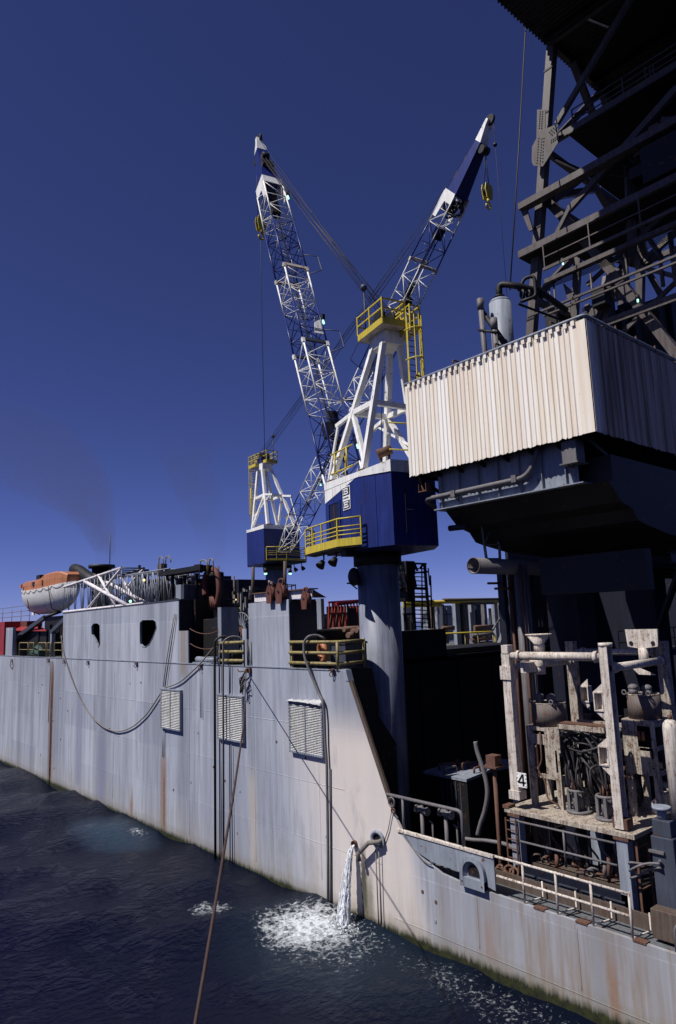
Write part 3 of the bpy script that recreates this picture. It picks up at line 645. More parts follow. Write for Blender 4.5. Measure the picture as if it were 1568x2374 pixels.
# black machinery in the gap
gp = thing('gap_machinery', 'black machinery casing in the recess between deckhouse and raised block', 'machinery', (XH+1.5, 33, DK))
mb = MB(); mb.box((XH+1.1, 33.0, DK), (XH+3.4, 35.0, DK+2.4)); mb.box((XH+1.0, 31.8, DK), (XH+1.8, 33.0, DK+.5)); mb.build('casing', 'black', gp, bevel=.03)
for k in range(4): MB().tube([V((XH+.6+.3*k, 32.3+.25*k, DK)), V((XH+.6+.3*k, 32.3+.25*k, DK+.5))], .06, 8).build('stanchion', 'greydark', gp)
mb = MB(); mb.cyl((XH+.5, 34.6, DK+.22), (XH+.5, 32.4, DK+.22), .16).box((XH+.2, 32.2, DK), (XH+.9, 34.8, DK+.08)); mb.build('drum', 'grey', gp)
for k, zz in enumerate((1.55, .75)):
    run('safety_chain', sag((XH+.1, YA-1.1, DK+zz+.35), (XH+.1, 31.75, DK+zz+.2), .22), .022, 'rusty', ('upper','lower')[k]+' of two slack rusty chains across the recess beside the deckhouse', 'chain', 'slack chains across the recess')

# raised block (fairlead block) in the side, flush
rb = thing('raised_block', 'big plain grey steel block flush with the ship side, dark on its aft face', 'steel block', (XH+1, 27, DK))
YL, YR = P('D',578,1500).y, P('D',672,1500).y; ZT = P('D',625,1392).z
mb = MB().prism([V((XH, YL, DK+.04)), V((XH, YR, DK+.04)), V((XH, YR, ZT)), V((XH, YL, ZT-.06))], (.05, 0, 0)); mb.build('side_plate', 'hull', rb)
xr = WY('D', 735, 1460, YR).x
mb = MB(); mb.box((XH+.05, YR, DK), (xr, YR+.05, ZT-.01)).box((XH+.05, YR+.05, DK), (xr, YL, ZT-.02)); mb.build('block_body', 'navy', rb)  # aft face and body painted dark for their shade
mb = MB().box((XH-.02, P('b',565,800).y-.02, DK+.04), (XH+.05, P('b',565,800).y+.35, P('b',570,615).z)); mb.build('corner_fin', 'hull', rb)
# white beam and rusty sheave blocks on top
wb = thing('white_roof_beam', 'rust spotted white beam lying on top of the raised block', 'beam', (XH+.3, 27, ZT))
qa, qb = WX('b',625,410,XH+.25), WX('b',1080,385,XH+.25); qa2 = WX('b',630,345,XH+.25); qb2 = WX('b',1085,305,XH+.25)
ya_, yb2 = qa.y, max(qb.y, YR-1.4)
mb = MB().prism([V((XH+.25, ya_, ZT)), V((XH+.25, yb2, ZT)), V((XH+.25, yb2, qb2.z)), V((XH+.25, ya_, qa2.z))], (.06, 0, 0)); mb.build('web', 'chalk', wb)
mb = MB().prism([V((XH+.12, ya_, qa2.z)), V((XH+.12, yb2, qb2.z)), V((XH+.12, yb2, qb2.z+.05)), V((XH+.12, ya_, qa2.z+.05))], (.5, 0, 0)); mb.prism([V((XH+.31, yb2, ZT)), V((XH+.31, yb2, qb2.z)), V((XH+1.1, yb2, ZT))], (0, .05, 0)); mb.build('flange', 'rusty', wb)
def sheave(x, y, z, s_, lab):
    t = thing('rusty_sheave_block', lab, 'sheave block', (x, y, z), 'rusty sheave blocks on the white beam')
    MB().cyl((x-.13*s_, y, z), (x+.13*s_, y, z), .36*s_, n=20).build('sheave', 'redrust', t)
    mb = MB()
    for sx in (-.16, .16): mb.prism([V((x+sx*s_-.02, y-.22*s_, z-.62*s_)), V((x+sx*s_-.02, y+.22*s_, z-.62*s_)), V((x+sx*s_-.02, y+.3*s_, z)), V((x+sx*s_-.02, y+.12*s_, z+.42*s_)), V((x+sx*s_-.02, y-.12*s_, z+.42*s_)), V((x+sx*s_-.02, y-.3*s_, z))], (.04, 0, 0))
    mb.build('cheek_plate', 'redrust', t)
    MB().torus((x, y, z+.5*s_), (1, .3, 0), .15*s_, .05*s_, 14, 6).build('shackle', 'redrust', t)
    MB().cyl((x-.22*s_, y, z), (x+.22*s_, y, z), .07*s_, n=10).build('pin', 'black', t)
for q, s_, lab in [((755,335), 0.8, 'left rusty sheave block of the pair on the white beam'), ((835,325), 0.9, 'right rusty sheave block of the pair on the white beam'), ((1030,380), .75, 'lone rusty sheave block at the right end of the white beam')]:
    p = WX('b', *q, XH-.05); sheave(XH-.05, p.y, p.z, s_, lab)
for x_, y0_, y1_, lab in ((615, 130, 420, 'left'), (865, 85, 310, 'right')):
    p0, p1 = WX('b', x_-4, y1_, XH+.5), WX('b', x_, y0_, XH+.5)
    tag(MB().tube([V((XH+.5, p0.y, ZT)), p1], .085, 10).build('exhaust_stack', 'brownstain'), lab+' brown upright pipe behind the white beam', 'pipe', 'upright pipes behind the white beam')

# ------------------------------------------------------------------ yellow rails at the deck edge
def rail(name, label, cat, posts, bars, r_post, r_bar, mat, group=None, parent=None):
    c = posts[0][0] if posts else bars[0][0]
    t = parent or thing(name, label, cat, c, group)
    for (a, b2) in posts: MB().tube([a, b2], r_post, 8).build('post', mat, t)
    for bar in bars: MB().tube(bar, r_bar, 8).build('rail_bar', mat, t)
    return t
bars = [[V((XH, WX('b',x0_,y_,XH).y, WX('b',x0_,y_,XH).z)), V((XH, WX('b',548,y2_,XH).y, WX('b',548,y2_,XH).z))] for x0_, y_, y2_ in ((350,730,722),(345,798,798),(345,866,868))]
posts = [(V((XH+.02, bars[0][i].y, DK)), V((XH+.02, bars[0][i].y, bars[0][i].z+.05))) for i in (0, 1)]
rail('yellow_rail', 'short dirty yellow three bar rail left of the raised block', 'railing', [], bars, .06, .085, 'yellowdirty', 'yellow rails along the deck edge')
MB().box((XH-.03, bars[0][1].y-.05, DK), (XH+.4, bars[0][1].y+.08, bars[0][1].z+.1)).build('end_plate', 'black', bpy.data.objects['yellow_rail'])
MB().box((XH-.03, bars[0][0].y-.06, DK), (XH+.1, bars[0][0].y+.06, bars[0][0].z+.1)).build('end_plate', 'black', bpy.data.objects['yellow_rail'])
Y2 = WX('b',1272,720,XH).y
bars = []
for (ya1, ya2, yb1) in ((722, 715, 705), (803, 803, 795), (882, 885, 878)):
    a, b2 = WX('b',900,ya1,XH), WX('b',1272,ya2,XH); c_ = WY('b',1475,yb1,b2.y)
    bars.append([V((XH, a.y, a.z)), V((XH, Y2, a.z)), V((20.6, Y2+.1, a.z))])
yr = rail('yellow_rail', 'long yellow three bar rail turning the corner beside the crane pedestal', 'railing', [(V((XH, Y2, DK)), V((XH, Y2, bars[0][0].z+.05))), (V((20.6, Y2+.1, DK)), V((20.6, Y2+.1, bars[0][0].z+.1)))], bars, .065, .072, 'yellowdirty', 'yellow rails along the deck edge')
MB().box((XH+.02, YR-.12, DK+.02), (XH+.1, YR-.02, bars[0][0].z+.05)).build('post', 'yellowdirty', yr)
# life ring and cabinet behind the right rail
p = WX('b', 1160, 815, XH+.5); lr = thing('ring_buoy', 'worn orange ring shaped buoy standing behind the right yellow rail', 'ring buoy', (XH+.5, p.y, DK))
MB().torus((XH+.5, p.y, DK+.72), (1, -.35, .1), .36, .13, 24, 10).build('ring', 'orange', lr)
MB().box((XH+.4, p.y-.3, DK-.02), (XH+.7, p.y+.3, DK+.25)).build('cradle', 'black', lr)
p = WX('b', 1350, 755, XH+1.1)
o = MB().box((XH+.75, Y2+.35, DK), (XH+2.0, Y2+1.35, DK+1.02)).box((XH+.7, Y2+.3, DK+1.02), (XH+2.05, Y2+1.4, DK+1.08)).build('deck_locker', 'greydark', bevel=.02); tag(o, 'low grey deck locker with flat top inside the corner of the yellow rail', 'locker')
MB().box((XH+.7, Y2+.31, DK+1.08), (XH+2.0, Y2+1.38, DK+1.12)).build('lid', 'grey', o)

# ================================================================== pedestal cranes
def crane(name_lab, C0, az, dz, tip, foot_w=.75, lab='', near=True, wire_fan=6, pedestal_z=AFT, boom_dir=None, bays=30, lab_p=''):
    f = V((math.sin(R(az)), math.cos(R(az)), 0)); r = V((f.y, -f.x, 0)); C = V((C0[0], C0[1], 0)); U = V((0, 0, 1))
    G = lambda x, y, z: C+r*x+f*y+U*(z+dz)
    cr = thing('pedestal_crane', name_lab, 'crane', (C0[0], C0[1], pedestal_z), 'blue and white pedestal cranes')
    # pedestal
    mb = MB(); mb.tube([V((C.x, C.y, pedestal_z-(2 if near else 0))), G(0, 0, 13.9)], (.97 if near else .9), 40); mb.build('pedestal', 'pedestal', cr)
    mb = MB(); mb.tube([G(0, 0, 13.9), G(0, 0, 14.46)], 1.12, 40); mb.build('slew_ring', 'black', cr)
    # machinery house (octagon-ended plan)
    plan = [(-1.9, 1.45), (-1.9, -1.95), (-1.12, -3.4), (1.12, -3.4), (1.9, -1.95), (1.9, 1.45)]
    zb_, zt_ = 14.48, 17.62
    ring = lambda pl, z: [G(x, y, z) for x, y in pl]
    mb = MB().prism(ring(plan, zb_), U*(zt_-zb_)); hs = mb.build('machinery_house', 'blue', cr)
    # plate joints of the house
    for (x0, y0, x1, y1, k) in ((-1.9, 1.45, -1.9, -1.95, 4), (-1.9, -1.95, -1.12, -3.4, 2), (-1.12, -3.4, 1.12, -3.4, 2)):
        for i in range(1, k):
            t_ = i/k; a = G(x0+(x1-x0)*t_, y0+(y1-y0)*t_, zb_+.05)
            MB().beam(a, a+U*(zt_-zb_-.1), .05, .03, (1, 0, 0)).build('plate_joint', 'blue', hs)
    # white fascia rising aft, white wedge on the side
    e = .03; pf = [(-1.9-e, 1.45+e), (-1.9-e, -1.95), (-1.12-e, -3.4-e), (1.12+e, -3.4-e), (1.9+e, -1.95), (1.9+e, 1.45+e)]; th = [18.0, 17.86, 18.15, 18.15, 17.86, 18.0]
    lo_ = [G(x, y, zt_+.01) for x, y in pf]; hi_ = [G(x, y, z) for (x, y), z in zip(pf, th)]
    mb = MB().add(lo_+hi_, [(i, (i+1) % 6, (i+1) % 6+6, i+6) for i in range(6)]+[(0, 1, 2, 3, 4, 5)[::-1], (6, 7, 10, 11), (7, 8, 9, 10)])
    mb.build('roof_fascia', 'white', cr)
    mb = MB().prism([G(-1.905, 1.45, 17.0), G(-1.905, -1.6, zt_), G(-1.905, 1.45, zt_)], -r*.012); mb.build('white_wedge', 'white', hs)
    # door opening, sign
    if near:
        MB().prism([G(-1.9, 1.0, 14.75), G(-1.9, -.05, 14.75), G(-1.9, -.05, 16.85), G(-1.9, 1.0, 16.85)], -r*.02).build('doorway', 'glass', hs)
        mb = MB()
        for (y0, y1, z0, z1) in ((1.0, 1.08, 14.75, 16.93), (-.13, -.05, 14.75, 16.93), (-.05, 1.0, 16.85, 16.93)): mb.prism([G(-1.9, y0, z0), G(-1.9, y1, z0), G(-1.9, y1, z1), G(-1.9, y0, z1)], -r*.05)
        mb.build('door_frame', 'blue', hs)
        MB().prism([G(-1.9, .5, 14.75), G(-1.9, .46, 14.75), G(-1.9, .46, 16.85), G(-1.9, .5, 16.85)], -r*.035).build('door_edge', 'redrust', hs)
        sx = -1.925
        def panel(y0, y1, z0, z1, m_, d_): return MB().prism([G(-1.9, y0, z0), G(-1.9, y1, z0), G(-1.9, y1, z1), G(-1.9, y0, z1)], -r*d_).build('sign_panel', m_, sg)
        sg = MB().prism([G(-1.9, -.45, 16.36), G(-1.9, -1.15, 16.36), G(-1.9, -1.15, 17.42), G(-1.9, -.45, 17.42)], -r*.04).build('sign', 'letterwhite', hs)
        panel(-.49, -1.11, 17.01, 17.38, 'letterblack', .05); panel(-.49, -1.11, 16.40, 16.77, 'letterblack', .05)
        def text(s_, y, z, h, m_, d_=.03, bold=1.0):
            cu = bpy.data.curves.new('lettering', 'FONT'); cu.body = s_; cu.size = h; cu.align_x = 'CENTER'; cu.align_y = 'CENTER'; cu.extrude = .004; cu.offset = .012*bold
            tmp = bpy.data.objects.new('lettering', cu); COL.objects.link(tmp)
            dg = bpy.context.evaluated_depsgraph_get(); me = bpy.data.meshes.new_from_object(tmp.evaluated_get(dg)); bpy.data.objects.remove(tmp)
            xa = -f; za = U; na = -r; o_ = G(-1.9-d_, y, z)
            mb = MB(); mb.add([o_+xa*v_.co.x*1.45+za*v_.co.y+na*v_.co.z for v_ in me.vertices], [tuple(p.vertices) for p in me.polygons]); mb.build('lettering', m_, sg)
        def bars(nm, zc, segs):          # slab lettering cut from flat bars; y runs towards the viewer's left
            mb = MB()
            for (u0, v0, u1, v1) in segs: mb.obox(G(-1.9-.055, -.80-(u0+u1)/2, zc+(v0+v1)/2), r*.004, f*abs(u1-u0)/2, U*abs(v1-v0)/2)
            mb.build('lettering', nm, sg)
        bars('letterwhite', 17.195, [(-.20,-.14,-.14,.14),(-.20,.09,.14,.14),(-.20,-.025,.14,.025),(-.20,-.14,.14,-.09),(.10,.03,.19,.12),(.12,-.12,.21,-.03),(-.26,.10,-.18,.14),(-.26,-.14,-.18,-.10)])
        bars('letterwhite', 16.585, [(-.18,-.14,-.11,.14),(-.24,.09,.21,.14),(-.24,-.14,.21,-.09),(-.12,-.022,.10,.028),(.16,.05,.21,.10),(.16,-.10,.21,-.04),(.08,-.06,.12,.06)])
        bars('letterblack', 16.89, [(-.27+.09*k, -.03+.01*(k % 2), -.27+.09*k+.05, .035) for k in range(6)])
        MB().beam(G(-.5, -3.44, 15.0), G(-.5, -3.44, 17.0), .05, .03, (1, 0, 0)).build('door_edge', 'navy', hs)
        MB().beam(G(-.42, -3.46, 16.0), G(-.12, -3.46, 16.0), .04, .04).build('door_handle', 'grey', hs)
        MB().tube(bend([G(1.92, -1.8, 16.2), G(2.06, -1.8, 16.2), G(2.06, -1.8, 15.2), G(1.92, -1.8, 15.2)], .08), .03, 6).build('grab_rail', 'greydark', hs)
    else:
        MB().prism([G(-1.9, .2, 15.3), G(-1.9, -.6, 15.3), G(-1.9, -.6, 16.8), G(-1.9, .2, 16.8)], -r*.02).build('window', 'glass', hs)
    # walkway with yellow rail round the front left
    if near: wp = [(-1.95, 2.75), (-2.6, 2.3), (-2.66, 1.4), (-2.66, -1.2), (-2.02, -2.2)]
    else: wp = [(2.1, 2.2), (0.3, 2.7), (-1.8, 2.5), (-2.5, 1.6), (-2.5, -1.2), (-2.05, -2.2)]
    inner = [(-1.9, 2.75), (-1.9, -1.95)] if near else [(1.9, 2.2), (1.9, 1.45), (-1.9, 1.45), (-1.9, -1.95)]
    fl_ = [G(x, y, 14.55) for x, y in wp]+[G(x, y, 14.55) for x, y in inner[::-1]]
    MB().prism(fl_, U*.07).build('walkway_floor', 'black', cr)
    wk = MB()
    for (x0, y0), (x1, y1) in zip(wp[:-1], wp[1:]): wk.prism([G(x0, y0, 14.62), G(x1, y1, 14.62), G(x1, y1, 14.96 if near else 14.80), G(x0, y0, 14.96 if near else 14.80)], (G(x1, y1, 0)-G(x0, y0, 0)).cross(U).normalized()*.03)
    wo = wk.build('toe_plate', 'yellow', cr)
    rl_ = MB()
    for z in (15.12, 15.30, 15.48): rl_.tube([G(x, y, z) for x, y in wp], .030, 6)
    rl_.tube([G(x, y, 15.84) for x, y in wp], .038, 8)
    rl_.build('walkway_rail', 'yellow', cr)
    for x, y in wp+[((wp[0][0]+wp[1][0])/2, (wp[0][1]+wp[1][1])/2), ((wp[-3][0]+wp[-2][0])/2, (wp[-3][1]+wp[-2][1])/2+.3)]:
        MB().beam(G(x, y, 14.62), G(x, y, 15.84), .06, .06).build('rail_post', 'yellow', cr)
    # underside bits and lamps
    for (x, y) in ((-2.2, 1.2), (-2.3, -.3)):
        t_ = MB().tube([G(x, y, 14.5), G(x, y, 14.25)], .04, 6); t_.cyl(G(x-.05, y, 14.2), G(x-.25, y-.05, 13.95), .12, .22, 14); t_.build('floodlight', 'black', cr)
    mb = MB().obox(G(-2.0, -1.0, 14.36), r*.3, f*.25, U*.14); mb.build('underside_box', 'black', cr)
    # A-frame mast
    mt = [((-1.65, 1.1, 18.1), (-.42, -1.35, 24.2)), ((-1.6, -1.9, 18.0), (-.40, -2.2, 24.2)), ((1.3, 1.1, 18.1), (.42, -1.35, 24.2)), ((1.3, -1.9, 17.9), (.40, -2.2, 24.2))]
    for a, b2 in mt:
        MB().beam(G(*a), G(*b2), .24, .27, f).build('mast_leg', 'white', cr)
        MB().obox(G(a[0], a[1], a[2]-.12), r*.2, f*.2, U*.1).build('leg_foot', 'rusty', cr)
    at_ = lambda i, t_: lerp(mt[i][0], mt[i][1], t_)
    mb = MB(); q = .50
    for i, j in ((0, 1), (1, 3), (2, 3), (0, 2)): mb.beam(G(*at_(i, q)), G(*at_(j, q)), .2, .24)
    a0 = at_(0, q); mb.beam(G(*a0), G(*(V(a0)+V((-.15, 1.5, -.25)))), .16, .18); a2 = at_(2, q); mb.beam(G(*a2), G(*(V(a2)+V((0, 1.5, -.25)))), .16, .18)
    mb.build_each('mast_crossbeam', 'white', cr)
    mb = MB(); mb.beam(G(*at_(0, q)), G(*at_(1, .06)), .2, .2, f); mb.beam(G(*at_(2, q)), G(*at_(3, .06)), .2, .2, f)
    mb.beam(G(*(V(a2)+V((0, 1.0, -.2)))), G(*at_(3, .2)), .1, .1); mb.beam(G(*(V(a0)+V((-.15, 1.3, -.25)))), G(-1.5, 2.0, 17.9), .1, .1)
    mb.build_each('mast_brace', 'white', cr)
    mb = MB(); mb.prism([G(-.52, -1.1, 23.9), G(.52, -1.1, 23.9), G(.52, -2.45, 23.9), G(-.52, -2.45, 23.9)], U*.6); mb.build('mast_head', 'white', cr)
    # mast head platforms
    def plat(x0, x1, y0, y1, z):
        MB().prism([G(x0, y0, z), G(x1, y0, z), G(x1, y1, z), G(x0, y1, z)], U*.05).build('platform_floor', 'whiterust', cr)
        mb = MB(); c_ = [(x0, y0), (x1, y0), (x1, y1), (x0, y1)]
        for i in range(4):
            (xa, ya), (xb, yb) = c_[i], c_[(i+1) % 4]; mb.beam(G(xa, ya, z+.17), G(xb, yb, z+.17), .04, .3)
        mb.build('platform_skirt', 'yellow', cr)
        mb = MB()
        for i in range(4):
            (xa, ya), (xb, yb) = c_[i], c_[(i+1) % 4]
            for h in (.75, 1.2): mb.beam(G(xa, ya, z+h), G(xb, yb, z+h), .06, .06)
        mb.build('platform_rail', 'yellow', cr)
        for (xa, ya) in c_+[((x0), (y0+y1)/2), (x1, (y0+y1)/2)]: MB().beam(G(xa, ya, z+.3), G(xa, ya, z+1.25), .065, .065).build('platform_post', 'yellow', cr)
    plat(-.92, .28, -3.0, -.7, 24.5); plat(.32, .85, -3.35, -1.9, 24.25)
    for x in (-.35, .25):
        mb = MB(); mb.cyl(G(x-.1, -1.8, 25.3), G(x+.1, -1.8, 25.3), .42, n=20); mb.cyl(G(x-.13, -1.8, 25.3), G(x-.1, -1.8, 25.3), .2, n=12); mb.build('mast_sheave', 'black', cr)
    MB().prism([G(-.5, -1.4, 24.55), G(.5, -1.4, 24.55), G(.5, -2.2, 24.55), G(-.55, -2.2, 24.55)], U*.55).build('sheave_cradle', 'blue', cr)
    mb = MB(); mb.tube([G(-.6, -.9, 24.6), G(-.6, -.9, 27.1)], .035, 6).sphere(G(-.6, -.9, 27.25), .17); mb.build('beacon', 'greydark', cr)
    # caged ladder
    lx, ly = .42, -3.15
    mb = MB()
    for s_ in (-.22, .22): mb.beam(G(lx+s_, ly-.05, 18.2), G(lx+s_, ly-.05, 25.4), .05, .04)
    mb.build('ladder_stile', 'yellow', cr)
    mb = MB()
    for i in range(26): z = 18.3+i*.29; mb.beam(G(lx-.2, ly-.05, z), G(lx+.2, ly-.05, z), .03, .03)
    mb.build_each('ladder_rung', 'navy', cr)
    mb = MB()
    for z in (19.8, 21.3, 22.8, 24.2): mb.tube([G(lx+.38*math.cos(R(a_)), ly-.1+.0-.62*abs(math.sin(R(a_))), z) for a_ in range(0, 181, 20)], .035, 6)
    for a_ in (20, 60, 90, 120, 160): mb.beam(G(lx+.38*math.cos(R(a_)), ly-.1-.62*math.sin(R(a_)), 19.8), G(lx+.38*math.cos(R(a_)), ly-.1-.62*math.sin(R(a_)), 24.8), .045, .03)
    mb.build('ladder_cage', 'yellow', cr)
    # yellow roof rails
    mb = MB()
    for z in (18.7, 19.9): mb.tube([G(-.9, -3.0, z), G(.7, -3.25, z)], .035, 6)
    mb.tube([G(.7, -3.25, 17.9), G(.7, -3.25, 22.3)], .045, 6); mb.build('roof_rail', 'yellow', cr)
    mb = MB(); zz = 18.35
    for h in (0, .95): mb.tube([G(-1.75, 1.0, zz+h), G(-1.72, -1.2, zz+h)], .04, 6)
    for y in (.6, -.6): mb.tube([G(-1.74, y, zz), G(-1.74, y, zz+.95)], .04, 6)
    mb.tube([G(-1.74, .6, zz+.75), G(-1.4, .2, zz+.75), G(-1.4, .2, zz-.3), G(-1.74, .6, zz)], .03, 6); mb.build('roof_gate_rail', 'yellow', cr)
    mb = MB(); mb.cyl(G(-1.25, -2.55, 18.55), G(-.70, -2.85, 18.75), .21, n=16); mb.tube([G(-1.1, -2.6, 18.5), G(-1.1, -2.6, 17.9)], .06, 6).tube([G(-.8, -2.8, 18.6), G(-.8, -2.8, 17.9)], .06, 6); mb.build('exhaust_silencer', 'rusty', cr)
    # ---------------- boom
    ft = G(0, 1.75, 15.5); tip = V(tip); d = (tip-ft); L = d.length; d.normalize(); side = d.cross(U).normalized(); up = side.cross(d).normalized()
    def sect(s_):               # half width, half depth along the boom, 0..1
        if s_ < .10: return .62+.14*s_/.10, .10+.62*s_/.10
        if s_ < .74: return .76, .72
        return .76-.18*(s_-.74)/.26, .72-.17*(s_-.74)/.26
    def Bp(s_, a, b2): hw, hd = sect(s_); return ft+d*(L*s_)+side*a*hw+up*b2*hd
    bands = [(.0, .126, 'white'), (.126, .248, 'blue'), (.248, .38, 'white'), (.38, .485, 'blue'), (.485, .573, 'white'), (.573, .717, 'blue'), (.717, .83, 'white')] if near else \
            [(.0, .10, 'white'), (.10, .17, 'blue'), (.17, .27, 'white'), (.27, .42, 'blue'), (.42, .50, 'white'), (.50, .64, 'blue'), (.64, .738, 'white'), (.738, .813, 'blue'), (.813, .87, 'white')]
    bo = MB()
    ends_ = bands[-1][1]
    root = None
    for s0, s1, m_ in bands:
        mb = MB()
        for a in (-1, 1):
            for b2 in (-1, 1): mb.tube([Bp(s0, a, b2), Bp(s1, a, b2)] if s0 > 0 else [Bp(0, a*1.0, b2), Bp(.10, a, b2), Bp(s1, a, b2)], .052, 8)
        mb.build_each('boom_chord', m_, cr)
        mb = MB(); n = max(2, round((s1-s0)*L/1.15)); lm = m_
        for i in range(n):
            t0 = s0+(s1-s0)*i/n; t1 = s0+(s1-s0)*(i+1)/n; sg_ = 1 if i % 2 else -1
            for a in (-1, 1):
                mb.tube([Bp(t0, a, -sg_), Bp(t1, a, sg_)], .028, 5); mb.tube([Bp(t0, a, -1), Bp(t0, a, 1)], .026, 5)
                mb.tube([Bp(t0, -sg_, a), Bp(t1, sg_, a)], .028, 5); mb.tube([Bp(t0, -1, a), Bp(t0, 1, a)], .026, 5)
            if i % 3 == 0: mb.tube([Bp(t0, -1, -1), Bp(t0, 1, 1)], .022, 5); mb.tube([Bp(t0, 1, -1), Bp(t0, -1, 1)], .022, 5)
        mb.build('boom_lacing', lm, cr)
    if near:
        for s_, o_ in ((.17, .2), (.20, -.2), (.225, .3)): MB().obox(ft+d*(L*s_)+side*o_, side*.28, d*.5, up*.16).build('boom_gear_box', 'navy', cr)
        MB().prism([Bp(.405, .2, .9), Bp(.405, 1.0, .9), Bp(.445, .9, .9), Bp(.445, .5, .9)], up*.04).build('boom_signal_board', 'white', cr)
    for s_, m_ in ((.42 if not near else .38, 'white'), (.573 if near else .738, 'whiterust')):
        mb = MB()
        for a in (-1, 1):
            for b2 in (-1, 1): p = Bp(s_, a, b2); mb.beam(p-d*.16, p+d*.16, .18, .16, up)
        mb.build_each('boom_joint', m_, cr)
        mb = MB().beam(Bp(s_, -1, 1)+d*.1, Bp(s_, 1, 1)+d*.1, .12, .2, d); mb.beam(Bp(s_, -1, -1)+d*.1, Bp(s_, 1, -1)+d*.1, .12, .16, d); mb.build_each('joint_beam', 'greydark' if m_ == 'white' else 'whiterust', cr)
    # solid tip section
    def ringB(s_, hw, hd, o_=0): c_ = ft+d*(L*s_)+up*o_; return [c_+side*a*hw+up*b2*hd for a, b2 in ((-1, -1), (1, -1), (1, 1), (-1, 1))]
    e0, e1, e2, e3 = (.822, .852, .963, 1.0) if near else (.855, .874, .963, 1.0)
    def hard(rings, nm, m_):
        mb = MB(); n = 4; vs = [p for r_ in rings for p in r_]; fs = [(i*n+j, i*n+(j+1) % n, (i+1)*n+(j+1) % n, (i+1)*n+j) for i in range(len(rings)-1) for j in range(n)]+[(3, 2, 1, 0), tuple((len(rings)-1)*n+j for j in range(n))]
        mb.add(vs, fs); return mb.build(nm, m_, cr)
    hw0, hd0 = sect(e0)
    # collar of four gusset plates
    mb = MB()
    for a in (-1, 1):
        mb.prism([Bp(e0, a, -1), Bp(e0, a, 1), Bp(e1, a, 1), Bp(e1, a, -1)], side*a*.03)
        mb.prism([Bp(e0-.03, a, .4), Bp(e0-.03, a, 1), Bp(e0, a, 1), Bp(e0, a, .2)], side*a*.03)
    mb.prism([Bp(e0+.01, -1, 1), Bp(e0+.01, 1, 1), Bp(e1, 1, 1), Bp(e1, -1, 1)], up*.03); mb.build('boom_collar', 'white', cr)
    hard([ringB(e1-.004, hw0*.86, hd0*.84), ringB(e2, hw0*.52, hd0*.45, .10)], 'boom_tip_box', 'blue')
    hard([ringB(e2, hw0*.54, hd0*.47, .10), ringB(e3-.01, hw0*.42, hd0*.22, .35), ringB(e3, hw0*.40, hd0*.18, .38)], 'boom_head', 'white')
    tp = ft+d*(L*e3)+up*.36
    mb = MB(); mb.cyl(tp-side*.09, tp+side*.09, .36, n=20); mb.cyl(ft+d*(L*.955)-up*.5-side*.3, ft+d*(L*.955)-up*.5+side*.3, .28, n=18); mb.cyl(ft+d*(L*.93)+up*.55-side*.25, ft+d*(L*.93)+up*.55+side*.25, .24, n=16); mb.build_each('tip_sheave', 'black', cr)
    mb = MB(); c_ = ft+d*(L*.90)+up*.62; mb.obox(c_, side*.4, d*.25, up*.14); mb.obox(ft+d*(L*(.79 if near else .80))+up*.0, side*.3, d*(1.1 if near else .4), up*.22)
    for s_ in ((.80, .76) if near else (.84,)): mb.torus(ft+d*(L*s_)-up*.1, up, .33, .07, 16, 6)
    mb.build_each('boom_sheave_nest', 'black', cr)
    mb = MB(); mb.beam(ft+d*(L*.62)+up*.2, ft+d*(L*.70)+up*.2, .5, .12, up); mb.obox(ft+d*(L*.66)-up*.1, side*.3, d*.5, up*.3); 
    if not near: mb.build('boom_winch', 'black', cr)
    # walkway/cable tray inside boom and stop rails
    MB().beam(Bp(.13, 0, 0), Bp(.80, 0, .2), .09, .06, up).build('boom_conduit', 'greydark', cr)
    for s_ in ((.36, .56) if near else (.5,)):
        mb = MB().tube(bend([Bp(s_, 1, 1), Bp(s_+.01, 1, 1)+side*.9+up*.25, Bp(s_+.05, 1, 1)+side*.9+up*.25, Bp(s_+.055, 1, 1)], .1), .03, 6); mb.build('rope_guard', 'greydark', cr)
    for s_, a in ((.44, 1), (.80, 1), (.16, 1)) if near else ((.20, -1), (.35, -1)):
        p = Bp(s_, a, 1)+side*a*.15; mb = MB().beam(p+U*.35, p, .16, .2); fl2 = mb.build('boom_lamp', 'black', cr)
        MB().tube([p-U*.0, p-U*.22], .05, 10, .11).build('lamp_lens', 'lamp', fl2)
    # luffing ropes from mast head to the tip
    wr = MB()
    for i in range(wire_fan):
        a = G(-.45+.9*i/(wire_fan-1), -1.8, 25.65); s_ = .925-.02*(i % 2) if i < wire_fan-1 else .87; b2 = ft+d*(L*s_)+up*.6+side*(-.35+.7*i/(wire_fan-1)); wr.tube([a, b2], .016, 5)
    wr.tube([G(0, -1.7, 25.7), ft+d*(L*.99)+up*.45], .014, 5)
    wr.build('luffing_wires', 'wire', cr)
    MB().tube([G(.15, -1.3, 25.3), G(.1, -.5, 18.2)], .02, 5).build('hoist_wire', 'wire', cr)
    return cr, tp, d, side, up, ft, L, G

# near crane: the boom lies in the vertical plane through its foot
C1 = (22.55, 23.17); AZ1 = 14.0
fa = V((math.sin(R(AZ1)), math.cos(R(AZ1)), 0)); ra = V((fa.y, -fa.x, 0)); fp = V((C1[0], C1[1], 15.5))+fa*1.75
rv = ray('h', 345, 330); t_ = (fp-V((0, 0, CAMZ))).dot(ra)/rv.dot(ra); tip1 = V((0, 0, CAMZ))+rv*t_
cr1 = crane('near blue and white crane on the thick grey pedestal beside the corrugated siding', C1, AZ1, 0, tip1, near=True, bays=30)
